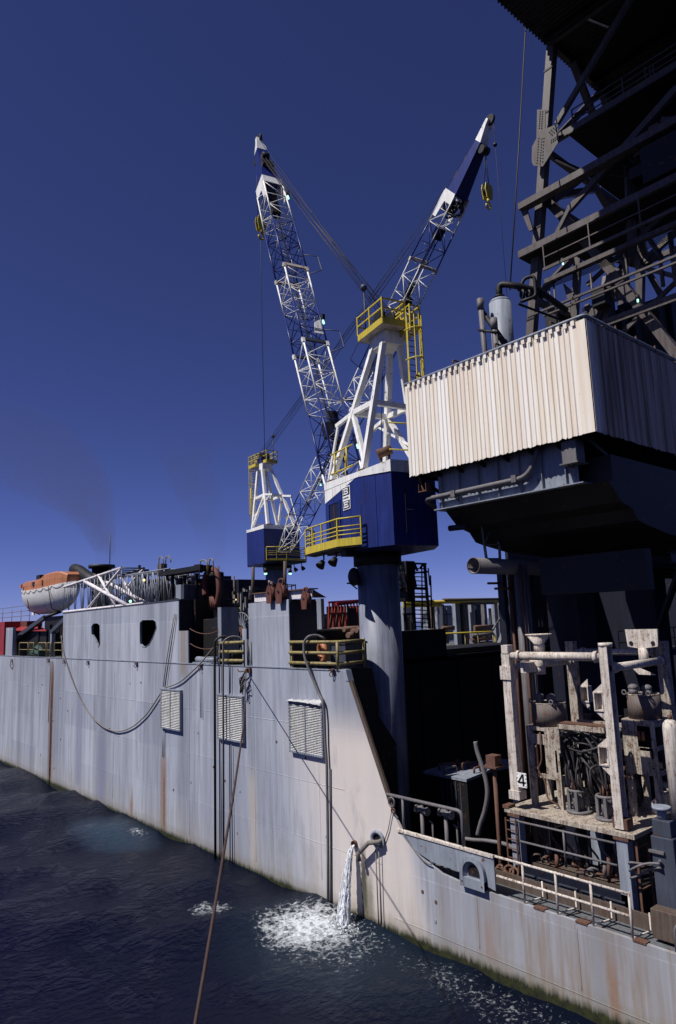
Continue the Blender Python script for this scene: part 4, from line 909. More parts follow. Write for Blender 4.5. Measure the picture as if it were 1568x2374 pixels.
# far crane: same model, slewed towards the camera's right
C2v = V((0, 0, CAMZ))+ray('k', 372, 1100)*65; C2 = (C2v.x, C2v.y); dz2 = 2.45
rv = ray('i', 1285, 190); best = None
for k in range(400):
    p = V((0, 0, CAMZ))+rv*(28+k*.08); L_ = (p-V((C2[0], C2[1], 15.5+dz2))).length
    if best is None or L_ < best[0]: best = (L_, p)
tip2 = best[1]; AZ2 = math.degrees(math.atan2(tip2.x-C2[0], tip2.y-C2[1]))
cr2 = crane('far blue and white crane whose boom leans right, standing behind the raised block', C2, AZ2, dz2, tip2, near=False, pedestal_z=DK, bays=34)

def hook_block(loc, ropes_to, lab):
    t = thing('hook_block', lab, 'hook block', (loc.x, loc.y, loc.z), 'yellow hook blocks')
    mb = MB()
    for s_ in (-.16, .13): mb.prism([V((loc.x-.28, loc.y+s_, loc.z-.5)), V((loc.x+.28, loc.y+s_, loc.z-.5)), V((loc.x+.40, loc.y+s_, loc.z+.15)), V((loc.x+.3, loc.y+s_, loc.z+.55)), V((loc.x-.3, loc.y+s_, loc.z+.55)), V((loc.x-.40, loc.y+s_, loc.z+.15))], (0, .05, 0))
    mb.build('cheek_plate', 'yellow', t)
    MB().cyl((loc.x, loc.y-.11, loc.z+.12), (loc.x, loc.y+.13, loc.z+.12), .33, n=18).build('sheave', 'black', t)
    mb = MB(); mb.cyl((loc.x, loc.y, loc.z-.45), (loc.x, loc.y, loc.z-.7), .08, n=10)
    mb.tube([V((loc.x+.22*math.sin(R(a_)), loc.y, loc.z-.92+.22*math.cos(R(a_)))) for a_ in range(0, 281, 20)], .065, 8); mb.build('hook', 'yellow', t)
    mb = MB()
    for i, q in enumerate(ropes_to): mb.tube([V((loc.x+(-.25 if i % 2 else .25), loc.y, loc.z+.5)), q], .016, 5)
    mb.build('hoist_rope', 'wire', t)
    return t
def drop(tp, fr, x, y):            # point straight below tp at the picked height in the photo
    v_ = px(fr, x, y)[1]; k = (v_-CY)/FOC; z = CAMZ+(-(tp.x*UP.x+tp.y*UP.y)-k*(tp.x*FW.x+tp.y*FW.y))/(UP.z+k*FW.z); return V((tp.x, tp.y, z))
_, tpA, dA, sA, uA, ftA, LA, GA = cr1
pA = ftA+dA*(LA*.955)-uA*.5
hb = drop(pA+V((.1, 0, 0)), 'h', 385, 1170); hook_block(hb, [pA+sA*.2, pA-sA*.2, pA+sA*.05, pA-sA*.05], 'yellow hook block hanging in shade from the near crane, left of its boom')
whA = tpA+dA*.35-uA*.05; wb2 = drop(whA, 'D', 598, 1055); mb = MB().tube([whA, wb2], .020, 5); mb.tube([whA+V((.1,0,0)), drop(whA, 'h', 320, 710)], .012, 5).cyl(drop(whA, 'h', 320, 705), drop(whA, 'h', 320, 715), .14, n=10)
tag(mb.build('whip_line', 'wire'), 'long thin vertical line dropping from the tip of the left boom', 'line')
_, tpB, dB, sB, uB, ftB, LB, GB = cr2
pB = ftB+dB*(LB*.955)-uB*.5
hb = drop(pB+V((.0, 0, 0)), 'i', 1175, 830); hook_block(hb, [pB+sB*.2, pB-sB*.2, pB+sB*.05+dB*.2, pB-sB*.1], 'yellow hook block hanging in sun right of the far crane boom tip')
whB = tpB+dB*.33; wb2 = drop(whB, 'i', 1420, 1700); mb = MB().tube([whB, drop(whB, 'D', 1183, 720)], .014, 5); mb.tube([whB+V((.12,0,0)), drop(whB, 'i', 1293, 400)], .010, 5).cyl(drop(whB, 'i', 1293, 392), drop(whB, 'i', 1293, 408), .13, n=10)
tag(mb.build('whip_line', 'wire'), 'thin line dropping from the tip of the right boom toward the grey tank', 'line')
# three coiled tyres/rope rings hung on the far boom
for k, q in enumerate(((962, 910), (905, 958), (952, 982))):
    c_ = V((0, 0, CAMZ))+ray('i', *q)*(tip2-V((0,0,CAMZ))).dot(FW)*1.06
    tag(MB().torus(c_, -ray('i', *q), .42, .11, 18, 8).build('hanging_ring', 'rubber'), ('uppermost', 'leftmost', 'lowest')[k]+' of three black rings hung on the far boom below its blue tip', 'ring', 'black rings on the far boom')

# ================================================================== corrugated siding enclosure
def corrugated(p, q, z0, z1, out, pitch=.195, dep=.032, mat='siding', flat=0.0):
    """vertical trapezoid-ribbed sheet from p to q (xy), ribs standing out along 'out'"""
    p = V((*p, 0)); q = V((*q, 0)); d = q-p; L = d.length; d.normalize(); out = V((*out, 0)).normalized(); prof = []
    s_ = flat; prof.append((0, dep))
    if flat: prof.append((flat, dep))
    while s_ < L-pitch:
        for a, b2 in ((.12, dep), (.26, 0), (.86, 0), (1.0, dep)): prof.append((s_+pitch*a, b2))
        s_ += pitch
    prof.append((L, dep)); rnd = random.Random(11); mb = MB(); vs = []
    for (u, o_) in prof:
        j0 = rnd.uniform(-.03, .03); P_ = p+d*u+out*o_
        vs += [V((P_.x, P_.y, z0+j0)), V((P_.x, P_.y, z1))]
    n = len(prof); mb.add(vs, [(2*i, 2*i+2, 2*i+3, 2*i+1) for i in range(n-1)])
    return mb
SX = 20.45; SYA, SYB = 10.72, 18.88; SZ0, SZ1 = 17.12, 20.95
sd = thing('corrugated_enclosure', 'cream corrugated metal enclosure hanging over the aft deck', 'enclosure', (SX, SYA, SZ0))
mb = corrugated((SX, SYA), (SX, SYB), SZ0, SZ1, (-1, 0), flat=.42); o = mb.build('side_sheeting', 'siding', sd); o.modifiers.new('thick', 'SOLIDIFY').thickness = .006
mb = corrugated((SX, SYA), (34.0, SYA), SZ0, SZ1, (0, -1), flat=.05); o = mb.build('aft_sheeting', 'siding', sd); o.modifiers.new('thick', 'SOLIDIFY').thickness = .006
mb = MB(); mb.box((SX-.02, SYA, SZ1-.02), (34, SYB, SZ1+.03)); mb.build('roof', 'greydark', sd)
mb = MB(); mb.box((SX+.02, SYB-.06, SZ0), (34, SYB, SZ1-.03)).box((33.9, SYA+.05, SZ0), (34, SYB-.07, SZ1-.03)); mb.build('inner_wall', 'navy', sd)
mb = MB(); mb.tube(bend([V((SX-.02, SYB+.02, SZ1+.10)), V((SX-.02, SYA+.0, SZ1+.14)), V((34, SYA, SZ1+.14))], .15), .055, 8); mb.build('eave_pipe', 'grey', sd)
mb = MB()
for i in range(28):
    y = SYA+.35+i*(SYB-SYA-.4)/28; mb.box((SX-.095, y, SZ1-.12+.02*math.sin(i*3)), (SX-.055, y+.13, SZ1+.05))
mb.build_each('eave_flashing', 'siding', sd)
for y in (SYB-.6, SYB-2.6, SYB-4.6, SYB-6.9):
    MB().tube(bend([V((SX, y, SZ1+.05)), V((SX, y, SZ1+.36)), V((SX+.45, y, SZ1+.36))], .05), .035, 6).build('roof_hook', 'rusty', sd)
for x in (22.5, 24, 25.5, 27): MB().box((x, SYA-.03, SZ1+.05), (x+.06, SYA+.03, SZ1+.3)).build('roof_stub', 'rusty', sd)
# floor structure below the enclosure
ds = thing('drill_floor_structure', 'dark steel drill floor structure with girders and columns under the enclosure', 'structure', (24, 14, AFT))
mb = MB(); mb.box((SX+.15, SYA+.06, SZ0+.10), (34, SYB-.1, SZ0+.22)); mb.build('floor_plate', 'black', ds)
GX = 21.3; gy0, gy1 = 11.85, 18.0; gz = 15.66
mb = MB(); mb.box((GX-.16, gy0, gz+.04), (GX-.12, gy1, SZ0+.1)); mb.box((GX-.34, gy0-.25, gz), (GX+.32, gy1+.15, gz+.04)); mb.build('edge_girder', 'grey', ds)
mb = MB()
for i in range(7): y = gy0+.4+i*.92; mb.box((GX-.28, y, gz+.05), (GX-.16, y+.02, SZ0+.05))
mb.build_each('web_stiffener', 'grey', ds)
for i in range(8):
    y = SYA+.6+i*1.08; MB().beam(V((SX+.1, y, SZ0+.12)), V((GX+1.2, y, gz+.9)), .08, .14).build('outrigger', 'black', ds)
low_ = [('l',215,438),('l',330,510),('l',395,540),('l',430,595),('l',475,612),('l',620,655)]
YF = 17.85
pr = [WY(*q, YF) for q in low_]
pts = [V((GX, YF, gz-.02))]+[V((p.x, YF, p.z)) for p in pr[1:]]+[V((44, YF, 13.5)), V((44, YF, gz+.9)), V((GX+.3, YF, gz+.9)), V((GX+.3, YF, gz-.02))]
MB().prism(pts, (0, -6.95, 0)).build('cantilever_hull', 'black', ds)
for k in range(5): MB().ibeam(V((26, 11.2+k*1.5, 13.3)), V((44, 11.2+k*1.5, 13.3)), .25, .4).build('under_beam', 'navy', ds)
MB().cyl(WX('l', 283, 515, GX+.4)+V((0, 0, 0)), WX('l', 330, 512, GX+.4)+V((0, -.5, 0)), .12, n=12).build('pipe_stub', 'navy', ds)
MB().box((23.4, 10.95, 12.1), (23.9, 15.1, 13.5)).build('added_shade_beam', 'black', ds)  # unseen beam added to shade the rear posts of the pod frame
# columns
for (x, y, s_) in ((28.6, 17.0, 1.5), (36, 17.0, 1.5), (31.5, 9.5, 1.5), (26.2, 17.5, .35), (24.4, 17.6, .3)):
    MB().box((x-s_/2, y-s_/2, PIT), (x+s_/2, y+s_/2, 13.5)).build('column', 'navy', ds, bevel=.02)
mb = MB(); mb.box((35.3, 24.9, DK), (50, 25.1, 10.6)).box((35.3, 24.9, 11.25), (50, 25.1, 17))
xs = [35.3, 38.0, 38.25, 38.35, 38.6, 41.3, 41.5, 42.0, 42.2, 43.6, 43.9, 44.2, 44.4, 46.8, 47.1, 50]
for a, b2 in zip(xs[0:-1:2], xs[1::2]): mb.box((a, 24.9, 10.6), (b2, 25.1, 11.25))
mb.box((44, 2, PIT), (44.2, 24.9, 16)); mb.build_each('back_bulkhead', 'navy', ds)
for (z0, z1, x0, x1) in ((9.0, 9.35, 31.8, 44), (9.0, 9.3, 36.5, 44)):
    if x0 == 31.8: MB().box((x0, 16.6, z0), (x1, 17.8, z1)).build('gallery', 'greydark', ds)
mb = MB()
for z in (9.9, 10.45): mb.tube([V((31.9, 16.6, z)), V((44, 16.6, z))], .03, 6)
for k in range(9): mb.tube([V((31.9+k*1.5, 16.6, 9.35)), V((31.9+k*1.5, 16.6, 10.45))], .03, 6)
mb.build('gallery_rail', 'yellowdirty', ds)
mb = MB()
for (a, b2) in (((29, 12, 13.4), (34, 16.2, 9.2)), ((24, 9, 13.3), (30, 9.3, 8)), ((33, 9.5, 13), (38, 12, 5))): mb.beam(V(a), V(b2), .2, .25)
mb.build_each('diagonal_brace', 'navy', ds)
# pipe along the girder
pa, pb_, pc = WX('l',150,350,SX+.45), WX('l',735,222,SX+.45), WX('l',790,60,SX+.45)
mb = MB().tube(bend([V((GX+.3, pa.y+.15, pa.z-.25)), V((SX+.45, pa.y+.1, pa.z)), V((SX+.45, pb_.y, pb_.z)), V((SX+.45, pc.y, SZ0+.15))], .55, 7), .095, 12); mb.build('long_pipe', 'hose', ds)
for q in ((310, 320), (655, 235)):
    p = WX('l', *q, SX+.45); mb = MB(); mb.box((SX+.32, p.y-.10, p.z-.13), (SX+.58, p.y+.10, p.z+.13)); mb.tube([V((SX+.45, p.y, p.z-.1)), V((GX+.2, p.y-.1, p.z-.55))], .03, 6); mb.build('pipe_clamp', 'hose', ds)
# hopper brackets
p = WX('f', 1015, 900, SX+.3)
mb = MB(); mb.box((SX+.2, p.y-.26, SZ0-.78), (SX+.75, p.y+.26, SZ0-.02)); mb.box((SX+.12, p.y-.34, SZ0-.82), (SX+.8, p.y+.34, SZ0-.78)); mb.build('hanging_box', 'hose', ds)
mb = MB()
for s_ in (-.2, 0, .2): mb.tube([V((SX+.4, p.y+s_, SZ0-.82)), V((SX+.5, p.y+s_*.2, gz+.9-.35))], .02, 5)
mb.build('box_struts', 'hose', ds)
p = WX('f', 255, 1110, SX+.3); mb = MB()
mb.box((SX+.2, p.y-.22, p.z-.14), (SX+.5, p.y+.22, p.z-.10)).box((SX+.2, p.y+.18, p.z-.10), (SX+.5, p.y+.2, p.z+.2)).box((SX+.2, p.y-.2, p.z-.10), (SX+.5, p.y-.18, p.z+.2)); mb.beam(V((SX+.3, p.y, p.z-.1)), V((SX+.3, p.y+.22, SZ0)), .06, .06); mb.build('small_bracket', 'rusty', ds)
# X braced hanger and the open pipe it carries
OY = 16.9
def LY(x, y, yy=OY): return WY('l', x, y, yy)
a, b2, c_, d_ = LY(450, 405), LY(560, 385), LY(492, 690), LY(568, 690)
hg = thing('pipe_hanger', 'small pale X braced hanger frame above the open pipe end', 'hanger', (c_.x, OY, c_.z))
mb = MB(); mb.beam(a, LY(480, 610), .06, .06); mb.beam(LY(480, 610), c_, .10, .06); mb.beam(b2, LY(560, 610), .06, .06); mb.beam(LY(565, 610), d_, .1, .06); mb.beam(LY(480, 610), LY(562, 606), .07, .05); mb.beam(c_, d_, .1, .1)
mb.beam(LY(470, 440), LY(562, 590), .12, .03, (0, -1, 0)); mb.beam(LY(556, 420), LY(482, 600), .05, .03, (0, -1, 0)); mb.build('hanger_frame', 'hose', hg)
op = thing('open_pipe', 'large open ended rusty pipe jutting out under the drill floor', 'pipe', (LY(435, 727).x, OY, LY(435, 727).z))
ze = LY(435, 727).z
MB().open_pipe((LY(418, 727).x-.02, OY, ze), (31, OY-.1, ze+.0), .32, .02, 28).build('pipe_body', 'hose', op)
mb = MB(); mb.torus((LY(418, 727).x, OY, ze), (1, 0, 0), .31, .02, 28, 6); mb.build('pipe_lip', 'rusty', op)
# vertical pipes by the dark opening
vp = [(620, 655, 760, 1180, .075, 'rusty', 24.6), (640, 655, 770, 1180, .05, 'rusty', 24.9), (676, 700, 860, 1276, .17, 'hose', 24.3), (692, 712, 860, 1276, .06, 'rusty', 24.0), (708, 735, 870, 1276, .075, 'hose', 24.2), (728, 750, 880, 1250, .06, 'hose', 24.6)]
for k, (xa, xb, ya, yb, r_, m_, X_) in enumerate(vp):
    a = WX('l', xa, ya, X_); a2 = V((X_, a.y, 13.45)); tag(MB().tube([V((X_, a.y, AFT)), a2], r_, 12).build('riser_pipe', m_), ('first', 'second', 'third', 'fourth', 'fifth', 'sixth')[k]+' from the left of the upright pipes at the edge of the dark bay', 'pipe', 'upright pipes at the dark bay')
for (x, y, l_) in ((560, 826, 90), (600, 856, 25)):
    p = WX('l', x, y, 24.2); MB().cyl((23.6, p.y+.1, p.z), (24.6, p.y-.1, p.z), .05, n=8).build('valve_stub', 'rusty', ds)

# ------------------------------------------------------------------ things on the enclosure roof
tk = thing('degasser_tank', 'upright grey pressure tank with curved neck pipe above the enclosure roof', 'tank', (26.5, 17.6, SZ1))
TX = 25.6; tb_ = WX('f', 660, 380, TX); tt = WX('f', 650, 135, TX); rr = .50
ty = tt.y
mb = MB(); zt_ = tt.z; mb.tube([V((TX, ty, SZ1)), V((TX, ty, zt_-.12))], rr, 28); 
rings = [[V((TX+math.cos(2*math.pi*j/28)*rr*c1, ty+math.sin(2*math.pi*j/28)*rr*c1, zt_-.12+h_)) for j in range(28)] for c1, h_ in ((1, 0), (.96, .07), (.82, .15), (.55, .21), (.2, .23))]
mb.loft(rings); mb.build('tank_shell', 'grey', tk)
mb = MB(); e_ = WX('f', 690, 95, TX+.3)
mb.tube(bend([V((TX, ty, zt_)), V((TX, ty, zt_+.85)), V((TX+.2, ty-.7, zt_+.55)), V((TX+1.2, ty-1.4, zt_+.25)), V((TX+4.0, ty-1.0, zt_+.3))], .35, 6), .15, 12); mb.torus((TX, ty, zt_+.2), (0, 0, 1), .2, .05); mb.build('neck_pipe', 'black', tk)
mb = MB(); mb.tube(bend([V((TX+.4, ty-.8, zt_+.3)), V((TX+.6, ty-1.0, zt_+.9)), V((TX+.8, ty-1.4, zt_+.9)), V((TX+.8, ty-1.4, zt_-.1)), V((TX+.3, ty-.9, zt_-.3))], .2), .08, 8)
for i in range(4): mb.torus((TX+.5+.25*i, ty-.9-.16*i, zt_+.12), (.6, -.4, .1), .17, .07, 14, 6)
mb.beam(V((TX+.4, ty-.7, zt_-.3)), V((TX+4, ty-1.5, zt_-.7)), .08, .08); mb.build('valve_cluster', 'black', tk)
for k, (xa, xb, yt, lab) in enumerate(((548, 562, 125, 'taller'), (618, 622, 225, 'shorter'))):
    X_ = 24.6; p = WX('f', xa, yt, X_); mb = MB(); mb.tube([V((X_, p.y-.1, SZ1)), V((X_, p.y, p.z-.5))], .12, 12); mb.tube([V((X_, p.y, p.z-.5)), V((X_, p.y, p.z))], .16, 12)
    tag(mb.build('vent_pipe', 'hose'), lab+' of two stout grey pipes standing left of the tank', 'pipe', 'stout pipes by the tank')
p0, p1 = WX('f', 560, 190, 24.8), WX('f', 680, 360, 24.8)
tag(MB().tube([p0, p1], .12, 10).tube([WX('f', 540, 285, 24.5), WX('f', 640, 300, 24.5)], .06, 8).build('slanting_pipe', 'black'), 'black slanting pipe leaning between the stout grey pipes and the tank', 'pipe')

# ================================================================== derrick
DX0, DX1 = 31.0, 43.0
dk = thing('drilling_derrick', 'massive dark riveted steel derrick rising out of the top right corner', 'derrick', (37, 13, SZ1))
ZB, ZT_ = 20.0, 43.0
def corner(i, z):               # tapering tower, legs at the four corners
    t_ = (z-26.6)/(42.3-26.6); ins = 2.28*t_
    x0, x1, y1 = DX0+ins*.30, DX1-ins*.3, 19.23-ins; y0 = 5.0+ins
    return V(((x0, x1, x1, x0)[i], (y1, y1, y0, y0)[i], z))
for i in range(4):
    a, b2 = corner(i, ZB), corner(i, ZT_)
    mb = MB(); mb.beam(a, b2, .44, .44, (1, 0, 0)); lg = mb.build('leg', 'steel', dk)
    if i == 0:
        for z in (24.5, 26.9, 31.9, 36.4, 38.3, 40.8): c_ = corner(0, z); MB().box((c_.x-.25, c_.y-.26, z-.05), (c_.x-.21, c_.y+.26, z+.05)).build('batten', 'black', lg)
levels = [22.3, 24.6, 28.0, 30.75, 33.55, 36.3, 42.3]
def face_pt(i, j, s_, z): return lerp(corner(i, z), corner(j, z), s_)
for z in (28.0, 33.55, 36.3, 42.3):
    for i, j in ((0, 3), (0, 1), (1, 2)):
        a, b2 = corner(i, z), corner(j, z); out = V((-.26, 0, 0)) if (i, j) == (0, 3) else V((0, 0, 0))
        if (i, j) == (0, 3) and z == 33.55: a = a+V((0, 1.0, 0))
        if (i, j) == (0, 3) and z == 28.0: continue
        MB().beam(a+out, b2+out, .26, .34).build('girt', 'steel', dk)
def zq(*q): return WX(*q, DX0-.1)
for (q0, q1, w_) in ((('g',600,905),('g',1150,-30),.26), (('g',690,1530),('g',1480,640),.32), (('g',690,1530),('g',560,1790),.2)):
    MB().beam(zq(*q0), zq(*q1), w_, .22, (1, 0, 0)).build('diagonal', 'steel', dk)
# bracing on the hidden faces, seen through the tower
for i, j in ((0, 1), (1, 2), (3, 2)):
    for z0, z1 in ((21, 28), (28, 33.55), (33.55, 36.3), (36.3, 42.3)):
        MB().beam(face_pt(i, j, 0, z0), face_pt(i, j, .5, z1), .34, .34).build('brace', 'steel', dk); MB().beam(face_pt(i, j, 1, z0), face_pt(i, j, .5, z1), .34, .34).build('brace', 'steel', dk)
for (s0, z0, s1, z1) in ((.02, 21, .32, 28), (.55, 21, .30, 28), (.55, 21.5, .95, 28), (.30, 28, .02, 33.4)):
    MB().beam(face_pt(0, 3, s0, z0)+V((.5, 0, 0)), face_pt(0, 3, s1, z1)+V((.5, 0, 0)), .42, .42).build('brace', 'steel', dk)
# gusset plate with rivets
gp_ = [('g',455,800),('g',515,800),('g',515,940),('g',605,905),('g',612,1035),('g',497,1215),('g',430,1210),('g',415,1180),('g',418,1070),('g',450,1010)]
pts = [WX(*q, DX0-.32) for q in gp_]; mb = MB().prism(pts, (.04, 0, 0)); gu = mb.build_each('gusset_plate', 'steel', dk)
mb = MB()
for (x0, y0, x1, y1, n_, c_, dx_, dy_) in ((478,815,470,935,8,2,18,0), (545,965,590,920,4,3,10,10), (560,1040,600,1015,4,2,0,-16), (468,1010,455,1190,10,2,22,4), (505,1010,495,1180,8,1,0,0)):
    for i in range(n_):
        for k in range(c_):
            p = WX('g', x0+(x1-x0)*i/(n_-1)+dx_*k, y0+(y1-y0)*i/(n_-1)+dy_*k, DX0-.32); mb.cyl(p, p-V((.03, 0, 0)), .035, n=6)
tag(mb.build('rivets', 'black', gu), None, None, kind='stuff')
# cantilevered walkway girders
def girder_px(q0, q1, h, mat='steel', w_=.5, X_=DX0-.45, name='walkway_girder'):
    a, b2 = WX(*q0, X_), WX(*q1, X_); b2.z = a.z; MB().beam(a, b2+V((0, -4, 0)), w_, h).build(name, mat, dk); return a, b2
a, _ = girder_px(('g',335,1520), ('g',1472,880), .36)
MB().prism([a+V((0, 0, -.18)), a+V((0, -.35, -.18)), V((a.x, corner(0, 32).y, 31.6)), V((a.x, corner(0, 32).y+.2, 31.6)), a+V((0, -.5, -.5))][:4], (.12, 0, 0)).build('knee_bracket', 'steel', dk)
a, _ = girder_px(('g',335,1870), ('g',1472,1300), .38)
MB().box((a.x-.1, 4, a.z-.2), (a.x+2.0, a.y, a.z-.16)).build('walkway_deck', 'black', dk)
a2, _ = girder_px(('g',500,1970), ('g',1400,1560), .14, w_=.1, X_=DX0-1.5, name='toe_board')
a3, _ = girder_px(('g',520,2060), ('g',1400,1660), .22, w_=.3, X_=DX0-.3)
def drail(z, X_, ya, yb, hs_, n_, nm='derrick_rail'):
    mb = MB()
    for h in hs_: mb.beam(V((X_, ya, z+h)), V((X_, yb, z+h)), .05, .05)
    mb.build(nm, 'steel', dk)
    for k in range(n_): y = ya+(yb-ya)*k/(n_-1); MB().beam(V((X_, y, z)), V((X_, y, z+hs_[-1])), .06, .06).build('rail_post', 'steel', dk)
drail(a2.z, a2.x, a2.y-.1, 5, (.62, 1.3), 6)
drail(36.48, DX0+.2, WX('g',705,920,DX0).y, 5, (.3, .62, .95), 5)
for (q0, q1, h, X_) in ((('g',385,2315),('g',1472,1900),.10,DX0-1.0), (('g',500,2310),('g',1472,1985),.08,DX0-1.1), (('g',900,2374),('g',1472,2150),.30,DX0-.3), (('g',950,2374),('g',1472,2225),.16,DX0-.3)):
    girder_px(q0, q1, h, w_=.12, X_=X_)
for (z, x0, x1, y0, y1) in ((36.05, 31.0, 39, 5.5, 16.2), (33.25, 31.2, 36, 5, 15.4), (30.5, 31.0, 34.5, 5, 17.5)):
    MB().box((x0, y0, z), (x1, y1, z+.06)).build('floor_plate', 'black', dk)
for (i, j, s0, z0, s1, z1) in ((0,1,.25,21,.25,33),(0,1,.7,21,.7,36),(1,2,.2,21,.45,34),(1,2,.5,34,.2,42),(0,1,.0,33.5,.9,42),(0,1,1,33.5,.1,42),(3,2,.3,21,.5,42),(0,3,.35,28,.35,33.3),(1,2,.35,21,.0,33)):
    MB().beam(face_pt(i, j, s0, z0)+V((.6, -.3, 0)), face_pt(i, j, s1, z1)+V((.6, -.3, 0)), .36, .36).build('brace', 'steel', dk)
# conduits, cables and uprights
rnd = random.Random(21)
mb = MB()
for k in range(6):
    q0, q1 = WX('g', 560, 2050+k*9, DX0-.2), WX('g', 1472, 1640+k*11, DX0-.2); q1.z = q0.z-.02*k; mb.tube(sag(q0, q1+V((0, -2, 0)), .12, 12), .022, 5)
tag(mb.build('cable_run', 'black', dk), None, None)
for (x, y0_, y1_, r_) in ((970,1830,2200,.11), (1100,1850,2080,.07), (1345,1820,2100,.1), (1425,1700,2100,.12), (1300,470,600,.05), (1240,490,600,.05), (1275,490,590,.05), (520,2080,2300,.04), (545,2090,2290,.04), (575,2060,2374,.05), (845,2000,2290,.06)):
    p0, p1 = WX('g', x, y0_, DX0+.6), WX('g', x+8, y1_, DX0+.6); MB().tube([V((p0.x, p0.y, p0.z)), V((p0.x, p0.y, p1.z))], r_, 8).build('upright_pipe', 'steel', dk)
for q in (((825,130),(975,190)), ((588,1158),(772,1243))):
    a, b2 = WX('g', *q[0], DX0+.8), None; b2 = WZ('g', *q[1], a.z); lt = MB().beam(a, b2, .16, .10).build('light_fitting', 'black', dk); MB().beam(a-V((0,0,.07)), b2-V((0,0,.07)), .11, .04).build('tube_cover', 'tube', lt)
for q in ((645,1935), (1192,2208)):
    p = WX('g', *q, DX0-.2); lt = MB().cyl(p+V((0,0,.35)), p+V((0,0,.15)), .1, n=10).build('lamp', 'black', dk); MB().tube([p+V((0,0,.15)), p+V((0,0,.02))], .045, 10).build('lamp_lens', 'lamp', lt)
rnd = random.Random(44)
for k in range(26):
    i, j = rnd.choice(((0, 1), (1, 2), (3, 2), (0, 3))); z0 = rnd.choice((21.5, 24.6, 28, 30.7)); s0, s1 = rnd.uniform(.05, .95), rnd.uniform(.05, .95)
    MB().beam(face_pt(i, j, s0, z0)+V((rnd.uniform(.4, 1.5), -rnd.uniform(.2, 1), 0)), face_pt(i, j, s1, z0+rnd.uniform(2.7, 5))+V((rnd.uniform(.4, 1.5), -.4, 0)), rnd.uniform(.12, .3), .2).build('light_brace', 'steel', dk)
for k in range(10):
    q = WX('g', 560+k*90, 2200+20*(k % 3), DX0+2.5+k % 4); MB().box((q.x, q.y-.4, SZ1+.1), (q.x+.8, q.y+.5, q.z+rnd.uniform(-.6, .5))).build('floor_machine', rnd.choice(('black', 'steel', 'black')), dk, bevel=.04)
# machinery lumps on the derrick
for (q, s_, m_) in ((('g',1235,1075),(.35,.4,.5),'brownstain'), (('g',1330,1010),(.3,.25,.6),'brownstain'), (('g',1420,1200),(.9,.9,.9),'black'), (('g',925,2180),(.35,.35,.45),'black'), (('g',1250,1260),(.5,.6,.3),'black')):
    p = WX(*q, DX0+.2); MB().obox(p, V((s_[0],0,0)), V((0,s_[1],0)), V((0,0,s_[2]))).build('machinery_box', m_, dk, bevel=.04)
mb = MB(); rnd = random.Random(8)
for k in range(9):
    p0 = WX('g', 1215+rnd.uniform(-10, 20), 1040+k*22, DX0-.2); p1 = WX('g', 1060+rnd.uniform(-20, 60), 1150+k*14, DX0-.1); mb.tube(wig(p0, p1, .35, 12, k), .025, 5)
mb.build('hose_loops', 'black', dk)
mb = MB(); pl = [WX('g', *q, DX0+.3) for q in ((1185,1850),(1160,1900),(1180,1990),(1210,1920))]; mb.prism(pl, (.03, 0, 0)); pl = [WX('g', *q, DX0+.1) for q in ((640,2060),(760,2170),(745,2195),(675,2180))]; mb.prism(pl, (.03, 0, 0)); mb.build_each('gusset_plate', 'steel', dk)
# draughtboard: dark corrugated windwall floor high up
zS = 42.45; e0, e1, e2 = WZ('g', -40, -88, zS), WZ('g', 480, 310, zS), WZ('g', 990, 750, zS)
wf = thing('windwall_platform', 'black corrugated platform jutting over the top right corner', 'platform', (30, 14, zS))
mb = MB(); vs = []; x = 20.0; i = 0; yE = e1.y
while x < 46: vs += [(x, yE-(.09 if i % 2 else 0), zS+(.06 if i % 2 else 0)), (x, 1.0, zS+(.06 if i % 2 else 0))]; x += .14; i += 1
n = len(vs)//2; mb.add(vs, [(2*i, 2*i+2, 2*i+3, 2*i+1) for i in range(n-1)]); o = mb.build('corrugated_underside', 'black', wf); o.modifiers.new('thick', 'SOLIDIFY').thickness = .02
MB().box((20, 1, zS+.1), (46, yE-.1, zS+.35)).build('platform_slab', 'black', wf)
for k in range(5): MB().ibeam(V((21+k*5, 1, zS-.2)), V((21+k*5, yE-.3, zS-.2)), .2, .35).build('joist', 'black', wf)
# guy wire down to the tank
g0 = WY('g', 378, 255, yE-.1); g0.z = zS; g1 = WX('i', 1435, 1700, TX+.4)
tag(MB().tube([g0, lerp(g0, g1, .5)-V((0, 0, .12)), g1], .035, 6).build('guy_wire', 'wire'), 'thick dark guy wire running from the black platform down to the tank', 'wire')

# ================================================================== white control pod frame on the aft deck
FX0, FX1, FY0, FY1, FZ = 20.85, 25.0, 11.42, 15.0, 4.80
fr = thing('pod_rack', 'rust spotted white four post frame standing on a raised platform at the aft deck', 'frame', (FX0, FY1, FZ))
def post_i(x, y, sx):
    mb = MB(); mb.box((x, y-.14, FZ+.05), (x+.03, y+.14, 10.3)); mb.box((x+.03, y-.015, FZ+.05), (x+.30, y+.015, 10.3)); mb.box((x+.30, y-.14, FZ+.05), (x+.33, y+.14, 10.3)); return mb
mb = MB(); mb.box((FX0, FY1-.02, FZ+.3), (FX0+.30, FY1+.32, 10.05)); mb.box((FX0-.02, FY1+.0, 10.05), (FX0+.3, FY1+.28, 10.35)); ps = mb.build('post', 'whiterust', fr, bevel=.012)
mb = MB(); mb.box((FX0-.05, FY1-.07, 9.15), (FX0+.36, FY1+.38, 9.62)); mb.box((FX0-.05, FY1-.07, FZ+.32), (FX0+.36, FY1+.37, FZ+.6)); mb.build_each('post_collar', 'whiterust', fr)
post_i(FX0, FY0, 1).build('post', 'whiterust', fr)
